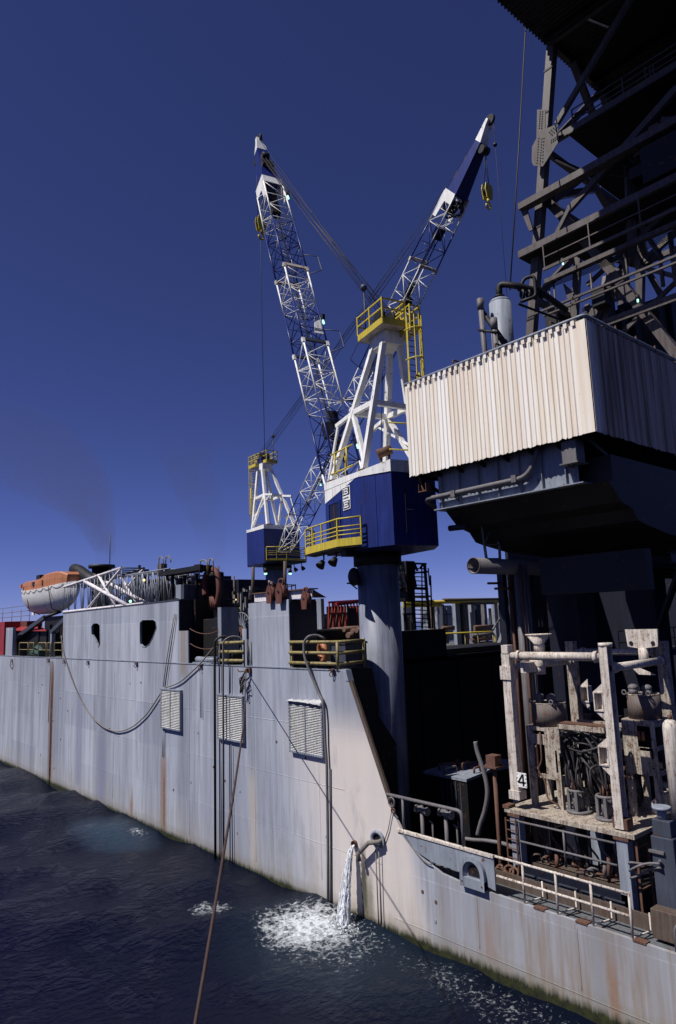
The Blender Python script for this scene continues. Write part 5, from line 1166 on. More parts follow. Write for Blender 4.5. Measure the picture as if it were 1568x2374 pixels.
MB().box((FX0+.02, FY0-.25, FZ+.05), (FX0+.4, FY0+.22, FZ+.35)).build('post_foot', 'rusty', fr)
mb = MB(); mb.cyl((FX0+.2, FY0, 10.3), (FX0+.2, FY0, 10.42), .22, n=20); mb.build('post_cap', 'whiterust', fr)
for (x, y) in ((FX1, FY1), (FX1, FY0)): 
    MB().box((x-.17, y-.17, FZ), (x+.17, y+.17, 10.3)).build('post', 'grimewhite', fr, bevel=.012)
def fpipe(a, b2, r_=.14):
    a, b2 = V(a), V(b2); d_ = (b2-a).normalized(); mb = MB(); mb.cyl(a, b2, r_*.85, n=18); mb.cyl(a+d_*.3, b2-d_*.15, r_, n=18)
    for t_ in (.32, (b2-a).length-.18): mb.cyl(a+d_*(t_-.05), a+d_*(t_+.07), r_*1.35, n=18)
    return mb.build('cross_pipe', 'whiterust', fr)
zc1 = WX('d', 640, 437, FX0+.15).z
fpipe((FX0+.15, FY1-.02, zc1), (FX0+.15, FY0+.14, zc1)); fpipe((FX0+.3, FY0, 9.62), (FX1-.17, FY0, 9.62), .13); fpipe((FX1, FY1-.17, 9.9), (FX1, FY0+.17, 9.9), .12); fpipe((FX0+.3, FY1, 9.55), (FX1-.17, FY1, 9.55), .12)
# pocket brackets on posts
for (x, y, z) in ((FX0+.02, FY0+.30, 8.6), (FX0+.02, FY0+.30, 6.95), (FX1-.1, FY1-.45, 8.3), (FX1-.1, FY1-.5, 6.9)):
    mb = MB(); w_ = .17
    for dz_, hh_ in ((-.30, .04), (.26, .04)): mb.box((x-.02, y-w_, z+dz_), (x+.28, y+w_, z+dz_+hh_))
    mb.box((x-.02, y-w_, z-.26), (x+.28, y-w_+.04, z+.26)).box((x-.02, y+w_-.04, z-.26), (x+.28, y+w_, z+.26)).box((x+.24, y-w_+.04, z-.26), (x+.28, y+w_-.04, z+.26))
    mb.prism([V((x+.02, y-w_, z-.30)), V((x+.02, y+w_, z-.30)), V((x+.02, y-w_, z-.60))], (.03, 0, 0)); mb.prism([V((x+.02, y-w_, z+.30)), V((x+.02, y+w_, z+.30)), V((x+.02, y-w_, z+.58))], (.03, 0, 0)); mb.build('pocket_bracket', 'whiterust', fr)
mb = MB()
for k in range(9): z = 5.4+k*.42; mb.beam(V((FX0+.33, FY0+.13, z)), V((FX0+.33, FY0+.33, z)), .03, .03)
mb.build('post_steps', 'whiterust', fr)
# number plate 4
p = WX('d', 366, 1400, FX0-.03); npl = MB().box((FX0-.035, p.y-.19, p.z-.24), (FX0-.02, p.y+.19, p.z+.24)).build('number_plate', 'white', fr)
mb = MB()
def bar2(y0, z0, y1, z1, w_): mb.beam(V((FX0-.04, p.y+y0, p.z+z0)), V((FX0-.04, p.y+y1, p.z+z1)), w_, .008, (1, 0, 0))
bar2(-.06, -.19, -.06, .19, .065); bar2(.15, -.08, -.14, -.08, .06); bar2(.14, -.08, -.05, .19, .055); mb.build('digit_four', 'letterblack', npl)
for k in range(4):
    for s_ in (-1, 1): MB().cyl((FX0-.03, p.y+s_*.165, p.z-.19+k*.125), (FX0-.045, p.y+s_*.165, p.z-.19+k*.125), .017, n=8).build('plate_bolt', 'letterblack', npl)
# platform the frame stands on
pf = thing('pod_platform', 'white topped steel platform on grey legs carrying the control pod frame', 'platform', (FX0, FY1, AFT))
MB().box((20.72, 10.9, FZ-.14), (26.4, 15.55, FZ)).build('platform_plate', 'grimewhite', pf, bevel=.01)
MB().box((20.70, 15.35, FZ), (21.1, 15.6, FZ+.10)).build('corner_block', 'rusty', pf)
for (x, y) in ((20.95, 15.2), (20.95, 11.35), (26, 15.2), (26, 11.35)):
    lg = MB().box((x-.17, y-.18, PIT), (x+.17, y+.18, FZ-.15)).build('leg', 'grey', pf, bevel=.01); MB().box((x-.22, y-.24, FZ-.24), (x+.24, y+.24, FZ-.14)).build('leg_head', 'rusty', lg)
mb = MB()
for q in ((('e',800,340),('e',1275,440)), (('e',810,435),('e',1285,545))): a, b2 = WX(*q[0], 20.8), WX(*q[1], 20.8); b2.z = a.z; mb.tube([a, b2], .036, 8)
mb.build_each('platform_rail', 'hose', pf); a = WX('e', 1025, 385, 20.8); b2 = WX('e', 1030, 560, 20.8); MB().tube([V((20.8, a.y, a.z)), V((20.8, a.y, b2.z))], .036, 8).build('rail_post', 'hose', pf)
mb = MB()
for y in (15.5, 15.1): mb.beam(V((20.7, y, AFT)), V((20.7, y, FZ-.3)), .05, .05)
for k in range(6): mb.beam(V((20.7, 15.5, AFT+.3+.3*k)), V((20.7, 15.1, AFT+.3+.3*k)), .03, .03)
mb.build('platform_ladder', 'rusty', pf)
mb = MB(); mb.beam(V((20.9, 10.95, AFT)), V((20.9, 10.95, FZ-.2)), .07, .07); mb.beam(V((21.6, 10.95, AFT)), V((21.6, 10.95, FZ-.4)), .07, .07)
for k in range(3): mb.beam(V((20.9, 10.95, 3.2+.6*k)), V((21.6, 10.95, 3.2+.6*k)), .05, .05)
mb.build('end_ladder', 'rusty', pf)

def pod(x0, y0, y1, z0, z1, depth, lab, style):
    t = thing('control_pod', lab, 'control pod', (x0, (y0+y1)/2, z0), 'white control pods')
    ym = (y0+y1)/2; legz = z0
    cab0 = z0+.95 if style == 0 else z0+1.35
    if style == 0:
        # face plate with slots
        out = [(y0, cab0), (y1, cab0), (y1, z1), (y0, z1)]
        hs_ = [[(y0+.08, cab0+.25), (y0+.16, cab0+.25), (y0+.16, z1-.75), (y0+.08, z1-.75)], [(y0+.55, cab0+.15), (y0+.85, cab0+.15), (y0+.85, z1-.6), (y0+.55, z1-.6)], [(y0+.52, z1-.26), (y0+.98, z1-.26), (y0+.98, z1-.14), (y0+.52, z1-.14)]]
    else:
        out = [(y0, cab0), (y1, cab0), (y1, z1), (y0, z1)]
        hs_ = [[(y0+.15, z1-.85), (y0+.60, z1-.85), (y0+.60, z1-.18), (y0+.15, z1-.18)], [(y0+.12, cab0+.2), (y0+.20, cab0+.2), (y0+.20, cab0+.75), (y0+.56, cab0+.75), (y0+.56, cab0+.85), (y0+.12, cab0+.85)]]
    plate_with_holes(out, hs_, x0, .03).build('face_plate', 'grimewhite', t)
    mb = MB(); mb.box((x0+.035, y1-.03, cab0), (x0+depth, y1, z1)).box((x0+.035, y0, z1-.04), (x0+depth, y1-.035, z1))
    for z in (cab0, cab0+(z1-cab0)*.45, z1-.2): mb.box((x0+.035, y0, z), (x0+depth, y0+.06, z+.14))
    mb.box((x0+depth-.12, y0+.0, cab0+.14), (x0+depth, y0+.03, z1-.2)); mb.build('cabinet_frame', 'grimewhite', t)
    MB().box((x0+.5, y0+.1, cab0+.02), (x0+depth-.05, y1-.05, z1-.06)).build('dark_interior', 'black', t)
    for y in (y0+.1, y1-.1):
        for x in (x0+.08, x0+depth-.08): MB().box((x-.08, y-.1, z0), (x+.08, y+.1, cab0-.002)).build('leg', 'grimewhite', t)
    # drum on top with domes
    r_ = (y1-y0)*.47; cx_ = x0+depth/2; ht = .78
    MB().cyl((cx_, ym, z1), (cx_, ym, z1+ht), r_, n=36).build('drum', 'concretewhite', t); MB().torus((cx_, ym, z1+ht), (0, 0, 1), r_-.015, .025, 36, 6).build('drum_rim', 'grimewhite', t)
    for dy in (-.25, .22):
        mb = MB(); mb.cyl((cx_-.2, ym+dy, z1+ht), (cx_-.2, ym+dy, z1+ht+.18), .15, n=16).sphere((cx_-.2, ym+dy, z1+ht+.22), .17, 14, 8, (1, 1, .7)); mb.build('dome', 'hose', t)
    mb = MB(); mb.torus((cx_-.45, ym+.42, z1+ht+.07), (1, 0, 0), .07, .025, 12, 6).torus((cx_-.45, ym-.4, z1+ht+.07), (1, 0, 0), .07, .025, 12, 6); mb.build_each('lifting_eye', 'hose', t)
    return t, cab0
t1, cb = pod(21.75, 13.86, 15.12, FZ, 7.48, 1.15, 'white control pod with brown drum, just right of the post marked 4', 0)
mb = MB(); mb.beam(V((21.70, 14.75, 6.9)), V((21.70, 14.75, 5.9)), .12, .03, (1, 0, 0)); mb.tube(bend([V((21.68, 14.52, 7.3)), V((21.68, 14.52, 6.35)), V((21.68, 14.72, 6.0)), V((21.68, 14.45, 5.7)), V((21.68, 14.42, 5.1)), V((21.68, 14.0, 4.95))], .15), .03, 6)
mb.build('valve_pipe', 'rusty', t1)
mb = MB().box((21.66, 14.70, 6.05), (21.73, 15.06, 6.12)).box((21.66, 14.70, 6.78), (21.73, 15.06, 6.84)).box((21.70, 14.72, 5.95), (21.74, 15.0, 6.9)); mb.build('hinged_plate', 'grimewhite', t1)
t2, _ = pod(22.6, 10.85, 11.95, FZ, 7.86, 1.15, 'white control pod with brown drum, behind the right post of the frame', 1)
for k in range(3): MB().tube([V((22.75, 11.33+.14*k, 7.2)), V((22.75, 11.33+.14*k, 7.48))], .05, 10).build('orange_bottle', 'orange', t2)
# top bar between pods
a, b2 = WX('d', 640, 885, 21.4), WX('d', 1000, 905, 21.4)
br_ = thing('pod_support_bar', 'white angle bar bridging from the left pod to the right post', 'bar', a)
mb = MB(); mb.beam(V((21.4, a.y, 7.62)), V((21.4, b2.y, 7.62)), .06, .15); mb.box((21.38, a.y-.02, 6.75), (21.44, a.y+.14, 7.55)); mb.build('bar', 'grimewhite', br_); MB().box((21.5, b2.y, 7.70), (21.9, a.y, 7.74)).build('top_flange', 'rusty', br_)
# guide funnels
def funnel(x, y, z, r0, r1, h, lab, flip=False):
    t = thing('guide_funnel', lab, 'funnel', (x, y, z), 'white guide funnels')
    rg = [(r1, 0), (r0*.92, -h*.55), (r0, -h*.6), (r0, -h)] if not flip else [(r0, 0), (r0, -h*.4), (r1, -h)]
    rings = [[V((x+math.cos(2*math.pi*j/24)*q, y+math.sin(2*math.pi*j/24)*q, z+h+dz_)) for j in range(24)] for q, dz_ in rg]
    MB().loft(rings).build('cone', 'whiterust', t); MB().torus((x, y, z+h), (0, 0, 1), (r1 if not flip else r0), .025, 24, 6).build('lip', 'whiterust', t)
    return t
p = WX('d', 505, 400, 22.6); funnel(22.6, p.y, p.z, .20, .46, .62, 'upper white guide funnel beside the post marked 4'); p = WX('d', 505, 575, 22.0); f2 = funnel(22.0, p.y, p.z, .22, .42, .62, 'lower white guide funnel under the long white cross pipe')
MB().box((FX0+.3, p.y-.02, p.z+.1), (22.0, p.y+.2, p.z+.45)).build('funnel_arm', 'whiterust', f2)
p = WX('d', 1305, 440, 24.2)
t = thing('guide_fixture', 'white flared guide fixture with two round holes standing at the far right post', 'guide', (24.2, p.y, p.z))
MB().prism([V((24.2, p.y+.55, p.z+.95)), V((24.2, p.y-.62, p.z+.95)), V((24.2, p.y-.58, p.z+.35)), V((24.2, p.y-.2, p.z+.3)), V((24.2, p.y+.2, p.z+.3)), V((24.2, p.y+.5, p.z+.35))], (.1, 0, 0)).build('flared_plate', 'whiterust', t)
for s_ in (-.42, .36): MB().cyl((24.19, p.y+s_, p.z+.47), (24.17, p.y+s_, p.z+.47), .07, n=14).build('round_hole', 'black', t)
MB().cyl((24.3, p.y, p.z-.3), (24.3, p.y, p.z+.3), .17, n=18).build('neck', 'whiterust', t)
MB().prism([V((24.0, p.y-.5, p.z-.6)), V((24.0, p.y+.5, p.z-.2)), V((24.0, p.y+.1, p.z-.6))], (.05, 0, 0)).build('fin', 'whiterust', t)

# hose cages and the tangle of hoses
def cage(x, y, r_, h, lab):
    t = thing('hose_reel_cage', lab, 'hose termination', (x, y, FZ), 'round hose terminations on the platform')
    mb = MB(); mb.torus((x, y, FZ+h), (0, 0, 1), r_, .05, 26, 8).torus((x, y, FZ+.05), (0, 0, 1), r_*1.25, .05, 26, 8).cyl((x, y, FZ), (x, y, FZ+.08), r_*1.2, n=26); mb.build_each('ring_frame', 'hose', t)
    for k in range(4): a_ = R(20+k*90); MB().box((x+r_*math.cos(a_)-.05, y+r_*math.sin(a_)-.05, FZ+.08), (x+r_*math.cos(a_)+.05, y+r_*math.sin(a_)+.05, FZ+h)).build('upright', 'hose', t)
    MB().cyl((x, y, FZ+.08), (x, y, FZ+h*.95), r_*.62, n=20).build('core', 'hose', t)
    for k in range(8): a_ = R(k*45); q = V((x+r_*.55*math.cos(a_), y+r_*.55*math.sin(a_), FZ+h*.9)); MB().tube([q, q+V((0, 0, .45))], .035, 8).build('fitting', 'rusty', t)
    return t
pa_ = WZ('d', 815, 1650, FZ); pb2 = WZ('d', 1040, 1705, FZ)
cage(pa_.x, pa_.y, .30, .72, 'left round hose termination on the white platform'); cage(pb2.x, pb2.y, .29, .72, 'right round hose termination beside the right post')
rnd = random.Random(4); kk = 0
def hose_obj(pts, r_, lab='black rubber hose in the tangle between the two control pods', m_='rubber'):
    tag(MB().tube(pts, r_, 7).build('control_hose', m_), lab, 'hose', 'black hoses between the control pods')
def sm(pts, n=22):
    pts = [V(p) for p in pts]; out = []
    P4 = [pts[0]]+pts+[pts[-1]]
    for i in range(len(pts)-1):
        a, b2, c_, d_ = P4[i:i+4]
        for k in range(n//(len(pts)-1)+1):
            t_ = k/(n//(len(pts)-1)+1); out.append(.5*((2*b2)+(c_-a)*t_+(2*a-5*b2+4*c_-d_)*t_*t_+(3*b2-a-3*c_+d_)*t_**3))
    return out+[pts[-1]]
for src, n_ in ((pa_, 17), (pb2, 17)):
    for k in range(n_):
        s0 = V((src.x+rnd.uniform(-.16, .16), src.y+rnd.uniform(-.16, .16), FZ+1.0)); 
        if rnd.random() < .5: e_ = V((21.75+rnd.uniform(.1, 1.0), 13.84, rnd.uniform(5.7, 7.2)))
        else: e_ = V((rnd.uniform(21.4, 22.8), rnd.uniform(11.7, 12.3), rnd.uniform(5.6, 7.6)))
        m1 = s0+V((rnd.uniform(-.25, .25), rnd.uniform(-.3, .3), rnd.uniform(.5, 1.5))); m2 = lerp(m1, e_, .5)+V((rnd.uniform(-.5, .2), rnd.uniform(-.3, .3), rnd.uniform(-.1, .6)))
        hose_obj(sm([s0, m1, m2, e_]), rnd.choice((.028, .034, .042)))
for k in range(12):
    y = 12.35+k*.10; hose_obj(sm([V((22.1+rnd.uniform(-.2, .3), y, 7.4)), V((21.7+rnd.uniform(0, .5), y+rnd.uniform(-.3, .3), 6.7)), V((21.5+rnd.uniform(0, .4), y+rnd.uniform(-.3, .3), 5.9)), V((21.9, y+rnd.uniform(-.2, .2), 5.3))]), .030)
pn = thing('valve_cabinet', 'dark panel of rusty valves behind the hose tangle', 'cabinet', (23.4, 13, FZ))
MB().box((23.4, 12.2, FZ), (23.9, 13.7, 7.0)).build('panel_body', 'black', pn, bevel=.02)
for i in range(6):
    for j in range(3): q = V((23.38, 12.4+.4*j+rnd.uniform(-.05, .05), 5.2+.3*i)); MB().cyl(q, q-V((.1, 0, 0)), .07, n=8).build('valve', 'rusty', pn)

# second dark machinery mass behind so the bay stays full
for (x, y, sx_, sy_, h_, nm, lab) in ((29.5, 12.5, 1.2, 1.0, 5.5, 'riser_spool', 'dark machinery stack deep in the shade behind the frame'), (27.5, 9.6, .7, .7, 5.9, 'mud_tank', 'dark tank standing behind the right control pod')):
    tag(MB().box((x-sx_, y-sy_, AFT), (x+sx_, y+sy_, AFT+h_)).build(nm, 'navy', bevel=.05), lab, 'machinery')

# ================================================================== fittings on the low aft deck
Xr = XH
a, b2 = P('e', 110, 205), P('e', 535, 285)
zr = (a.z+b2.z)/2
t = thing('pipe_railing', 'heavy grey pipe handrail with rounded end above the low bulwark', 'railing', (XH, b2.y, zb))
c_ = P('e', 545, 440)
MB().tube(bend([V((XH+.02, P('e',190,208).y+.15, zr)), V((XH+.02, b2.y, zr)), V((XH+.02, b2.y, zb))], .22, 6), .06, 10).build('hand_bar', 'hose', t)
p = P('e', 252, 240); MB().tube([V((XH+.02, p.y, zb)), V((XH+.02, p.y, zr-.03))], .048, 8).build('post', 'hose', t)
# outer rail
yR0 = P('e', 690, 490).y; yR1 = P('e', 1325, 645).y
t = thing('side_railing', 'pale grey two bar railing along the deck edge right of the bulwark', 'railing', (XH+.06, yR1, AFT))
for z in (3.76, 3.18): MB().tube([V((XH+.07, yR0+.1, z)), V((XH+.07, yR1, z))], .042, 8).build('rail_bar', 'whiterust', t)
for q in (825, 980, 1145, 1325):
    y = P('e', q, 600).y; MB().tube([V((XH+.07, y, AFT-.02)), V((XH+.07, y, 3.8))], .038, 8).build('post', 'whiterust', t)
    MB().tube([V((XH+.07, y-.03, AFT+.05)), V((19.9, y-.1, AFT-.02)), V((19.9, y-.1, AFT+.45))], .028, 6).build('post_brace', 'whiterust', t)
for k, y in enumerate((13.3, 11.9, 10.2, 9.0, 7.8)): MB().box((XH-.02, y-.25, AFT-.02), (XH+.22, y+.12, AFT+.03)).build('edge_pad', 'rusty', ship)
# grating panels under the platform
t = thing('grating_screen', 'dark slatted screen below the raised platform', 'screen', (21.3, 13.3, PIT))
for k in range(5):
    y0 = 11.4+k*.78; mb = MB()
    for i in range(7): mb.box((20.72, y0, 2.05+i*.12), (20.76, y0+.66, 2.09+i*.12))
    mb.build('slats', 'greydark', t)
MB().box((20.78, 11.3, 1.6), (20.84, 15.3, 3.0)).build('screen_backing', 'navy', t)
# ledge with rusty clutter behind the rail
t = thing('work_bench', 'rusty work bench heaped with chain and fittings under the white frame', 'bench', (21.6, 13.3, PIT))
MB().box((21.2, 11.6, 2.95), (22.4, 15.0, 3.05)).build('bench_top', 'brownstain', t); MB().box((21.3, 11.7, PIT), (22.3, 14.9, 2.95)).build('bench_base', 'black', t)
rnd = random.Random(31)
for k in range(26):
    q = V((rnd.uniform(21.25, 22.2), rnd.uniform(11.8, 14.9), 3.06)); mt_ = rnd.choice(('rusty', 'brownstain', 'hose', 'rusty'))
    if k % 3 == 0: MB().cyl(q, q+V((rnd.uniform(-.1, .1), rnd.uniform(-.1, .1), rnd.uniform(.2, .8))), rnd.uniform(.03, .08), n=9).build('upright_fitting', mt_, t)
    elif k % 3 == 1: MB().torus(q+V((0, 0, .1)), (rnd.random(), rnd.random(), .5), rnd.uniform(.08, .2), .035, 14, 6).build('shackle', mt_, t)
    else: MB().tube(wig(q, q+V((rnd.uniform(-.4, .4), rnd.uniform(-.7, .7), rnd.uniform(0, .25))), .12, 10, k), .04, 6).build('loose_chain', mt_, t)
# dark machinery below the platform, hanging hoses
for k in range(7):
    y = 11.9+k*.45; tag(MB().tube(sm([V((21.6, y, 4.6)), V((21.5, y+.1, 4.0)), V((21.7, y-.1, 3.5)), V((21.7, y, 3.05))]), .035, 6).build('drain_hose', rnd.choice(('hose', 'rusty', 'rubber'))), 'short hose hanging under the white frame platform down to the bench', 'hose', 'short hoses under the platform')
# twin valves by the bulwark
for k, q in enumerate(((350, 375), (465, 392))):
    p = WX('e', *q, XH+.35); t = thing('deck_valve', ('left', 'right')[k]+' of two capped valve heads standing behind the low bulwark', 'valve', (XH+.35, p.y, AFT), 'valve heads behind the bulwark')
    x = XH+.35; zt_ = WX('e', q[0], q[1]-85, x).z
    MB().tube([V((x, p.y, AFT-.1)), V((x, p.y, zt_-.1))], .07, 10).build('stem', 'hose', t)
    mb = MB(); mb.cyl((x-.05, p.y-.28, zt_), (x+.05, p.y+.28, zt_+.04), .10, n=14); mb.cyl((x, p.y-.30, zt_), (x, p.y-.24, zt_), .15, n=14); mb.cyl((x, p.y+.2, zt_+.02), (x, p.y+.27, zt_+.02), .14, n=14); mb.build('valve_body', 'hose', t)
    MB().cyl((x, p.y, zt_), (x, p.y, zt_+.17), .12, .05, n=12).build('cap', 'hose', t)
    MB().tube([V((x+.15, p.y-.35, AFT)), V((x+.15, p.y-.35, zt_-.4)), V((x+.15, p.y-.2, zt_-.35))], .035, 8).build('side_pipe', 'hose', t)
# tall thin post with rusty box, and curved hose
X_ = 21.4; b0, b1 = WX('e', 722, 500, X_), WX('e', 693, 75, X_)
t = thing('rusty_post', 'thin rusty post topped by a square rusty box on the aft deck', 'post', (X_, b0.y, PIT))
MB().tube([V((X_, b0.y, PIT)), V((X_, b1.y, b1.z))], .075, 10).build('shaft', 'rusty', t)
mb = MB(); mb.box((X_-.28, b1.y-.28, b1.z-.05), (X_+.28, b1.y+.28, b1.z+.01)); mb.box((X_-.2, b1.y-.2, b1.z+.01), (X_+.2, b1.y+.2, b1.z+.38)); mb.build('head_box', 'rusty', t)
pts = [WX('d', *q, X_-.1) for q in ((5,1100),(20,1180),(60,1300),(92,1430),(97,1530),(75,1650),(45,1740),(22,1830))]
tag(MB().tube(sm(pts), .085, 9).build('standing_hose', 'hose'), 'stiff grey hose standing in a curve left of the rusty post', 'hose')
pts = [WZ('e', *q, AFT+.1) for q in ((545,425),(600,432),(660,436),(740,450),(790,470))]
tag(MB().tube(sm(pts), .08, 9).build('deck_hose', 'hose'), 'grey hose lying behind the low bulwark beneath the rusty post', 'hose')
rnd = random.Random(77)
mb = MB()
for k in range(14):
    q = WX('e', rnd.uniform(640, 780), rnd.uniform(385, 440), 20.6); q.z = AFT+rnd.uniform(-.05, .25); mb.torus(q, (rnd.uniform(-1, 1), rnd.uniform(-1, 1), .6), .16, .045, 12, 6)
tag(mb.build('rusty_chain_heap', 'rusty'), 'heap of rusty chain at the foot of the rusty post', 'chain')
# dark tank with pipework on its lid
t = thing('lidded_tank', 'dark tank with a light worn lid and pipe loops, in shade below the grey pedestal', 'tank', (25.5, 20.6, PIT))
z0 = 4.55
c4 = [WZ('e', *q, z0) for q in ((350,100),(470,62),(800,38),(800,58),(640,112),(350,112))]
lid = [WZ('e', 352, 100, z0), WZ('e', 470, 64, z0), WZ('e', 830, 36, z0), WZ('e', 830, 64, z0), WZ('e', 690, 88, z0), WZ('e', 560, 140, z0)]
MB().prism([V((p.x, p.y, z0)) for p in lid], (0, 0, -.12)).build('lid', 'grey', t)
MB().prism([V((p.x+.05, p.y+.02, z0-.13)) for p in lid], (0, 0, -(z0-.13-PIT))).build('tank_body', 'black', t)
rnd = random.Random(12)
for k in range(9):
    q = WZ('e', 430+k*28, 90+rnd.uniform(-8, 22), z0); h_ = rnd.uniform(.12, .35); q2 = q+V((rnd.uniform(.3, .8), rnd.uniform(-.5, .3), 0))
    MB().tube(bend([q, q+V((0, 0, h_)), q2+V((0, 0, h_)), q2], .08), .05, 8).build('pipe_loop', rnd.choice(('rusty', 'hose', 'hose')), t)
for k in range(6):
    q = WZ('e', 450+k*22, 118+k*3, z0); MB().beam(V((q.x-.12, q.y, z0-.2)), V((q.x-.12, q.y, z0-2.2)), .05, .05).build('tank_rib', 'greydark', t)
t = thing('slack_chain_line', 'thin slack line hanging from a shackle along the sloping hull edge', 'line', P('e', 205, 250))
MB().tube([HP('e', *q, .06) for q in ((205,300),(190,380),(170,440))], .018, 6).build('upper_line', 'rope', t)
MB().tube(sm([HP('e', *q, .08) for q in ((262,390),(290,440),(330,495),(370,535),(400,548))]), .02, 6).build('lower_line', 'rope', t); MB().torus(P('e', 205, 248)+V((-.05, 0, 0)), (1, 0, 0), .16, .03, 14, 6).build('shackle', 'hose', t); MB().torus(P('e', 213, 290)+V((-.05, 0, 0)), (1, 0, 0), .09, .03, 14, 6).build('shackle', 'rusty', t)
# right edge: grey mooring post, gas bottle, kevel
X_ = 21.0; q0, q1 = WX('e', 1545, 830, X_), WX('e', 1530, 380, X_)
t = thing('grey_mooring_post', 'stepped grey post with a mushroom cap at the right edge of the picture', 'post', (X_, q0.y, AFT))
mb = MB(); yy = q0.y-.05; mb.box((X_-.28, yy-.38, AFT-.1), (X_+.3, yy+.28, 4.9)); mb.box((X_-.2, yy-.3, 4.9), (X_+.22, yy+.24, 5.35)); mb.build('column', 'greydark', t, bevel=.02)
MB().cyl((X_, yy, 5.35), (X_, yy, 5.62), .13, n=14).build('neck', 'grey', t); MB().cyl((X_, yy, 5.62), (X_, yy, 5.70), .26, n=16).build('cap', 'grey', t)
MB().box((X_-.36, yy-.1, 4.45), (X_-.28, yy+.34, 4.52)).build('bracket', 'hose', t)
X_ = 21.9; q = WX('d', 1530, 1050, X_); t = thing('gas_bottle', 'cream gas bottle standing upright at the right edge', 'gas bottle', (X_, q.y, FZ))
mb = MB(); rr = .24; q2 = WX('d', 1515, 930, X_).z
rings = [[V((X_+math.cos(2*math.pi*j/20)*rr*c1, q.y+math.sin(2*math.pi*j/20)*rr*c1, h_)) for j in range(20)] for c1, h_ in ((1, FZ), (1, q2-.25), (.9, q2-.12), (.6, q2-.02), (.22, q2+.02))]
mb.loft(rings).build('bottle', 'whiterust', t); MB().cyl((X_, q.y, q2), (X_, q.y, q2+.14), .07, n=10).build('valve', 'rusty', t)
p = P('e', 1500, 830); t = thing('rusty_kevel', 'rust streaked bracket box on the deck edge at the far right', 'bracket', (XH+.3, p.y, AFT))
MB().box((XH+.5, p.y-.6, AFT), (XH+.9, p.y+.55, AFT+.75)).build('box_body', 'brownstain', t, bevel=.02); MB().tube(bend([V((XH+.15, p.y-.25, AFT)), V((XH+.15, p.y-.25, AFT+.6)), V((XH+.15, p.y-.6, AFT+.8)), V((XH+.15, p.y-.6, AFT))], .15), .05, 8).build('horn', 'hose', t)
X_ = 20.6; q = WX('e', 1400, 600, X_)
for k in range(3): tag(MB().tube(wig(V((X_, q.y+.35, 3.6+.2*k)), V((X_, q.y-.6, 4.1+.1*k)), .12, 8, k), .035, 6).build('loose_pipe', 'hose'), 'short bent grey pipe in the dark corner right of the platform', 'pipe', 'bent pipes at the right corner')

def cz(x, y, Y_): return WY('c', x, y, Y_).z
z1_, z2_ = cz(860, 730, 25.2), cz(1200, 905, 25.2)
xa_, xb_ = WY('c', 690, 800, 25.2).x, WY('c', 1000, 800, 25.2).x
MB().box((xa_, 25.0, DK-.1), (xb_, 25.6, z1_)).box((xb_, 25.0, DK-.1), (48, 25.6, z2_)).build('deck_coaming', 'black', ship)
MB().box((xa_+.4, 25.7, DK), (44, 29.0, DK+.25)).build('hatch_cover', 'black', ship)
# ================================================================== ladder tower beside the pedestal
X_ = 24.6; YT = 24.4
t = thing('ladder_tower', 'dark caged ladder tower silhouetted right of the grey pedestal', 'ladder tower', (25.4, YT, DK))
def CY_(x, y, yy=YT): return WY('c', x, y, yy)
mb = MB()
for (x0, y0, x1, y1, w_) in ((775,275,800,730,.14),(870,275,905,720,.12),(728,250,735,730,.10),(850,290,855,720,.05),(910,350,925,720,.06),(895,300,905,420,.05)): mb.beam(CY_(x0,y0), CY_(x1,y1), w_, w_)
mb.build('uprights', 'black', t)
mb = MB()
for i in range(15): y = 300+i*29; mb.beam(CY_(775+i, y), CY_(880+i*1.5, y+5), .05, .05)
mb.build('rungs', 'black', t)
mb = MB()
for (x0, y0, x1, y1) in ((720,265,880,270),(720,340,890,325),(720,435,890,440),(790,330,810,430),(800,270,820,320),(840,300,860,270),(722,520,800,500),(722,620,800,620)): mb.beam(CY_(x0,y0), CY_(x1,y1), .09, .09)
mb.build_each('cross_member', 'black', t)
c_ = CY_(745, 300); MB().obox(c_, V((.35, 0, 0)), V((0, .3, 0)), V((0, 0, .35))).build('gear_box', 'black', t, bevel=.05)
c_ = CY_(745, 430); MB().obox(c_, V((.3, 0, 0)), V((0, .3, 0)), V((0, 0, .75))).build('gear_box', 'black', t, bevel=.05)
mb = MB(); mb.prism([CY_(690,450), CY_(760,400), CY_(750,440)], (0, .3, 0)); mb.build('bracket', 'black', t)
# clutter on pedestal left side, top of the rail
q = V((0,0,CAMZ))+ray('c', 378, 360)*31.5; tag(MB().sphere(q, .42, 14, 10, (.55, .8, 1)).tube([q, q+V((.7, .3, -.4))], .12, 8).build('pedestal_horn', 'black'), 'black round horn bracketed to the left of the crane pedestal', 'horn')
q = V((0,0,CAMZ))+ray('c', 330, 405)*31.5; tag(MB().tube([q, V((0,0,CAMZ))+ray('c', 400, 410)*31.8], .04, 6).tube([V((0,0,CAMZ))+ray('c', 350, 405)*31.6, V((0,0,CAMZ))+ray('c', 400, 445)*31.8], .03, 6).build('bracket_arm', 'black'), 'thin black arm sticking out left of the pedestal under the horn', 'arm')

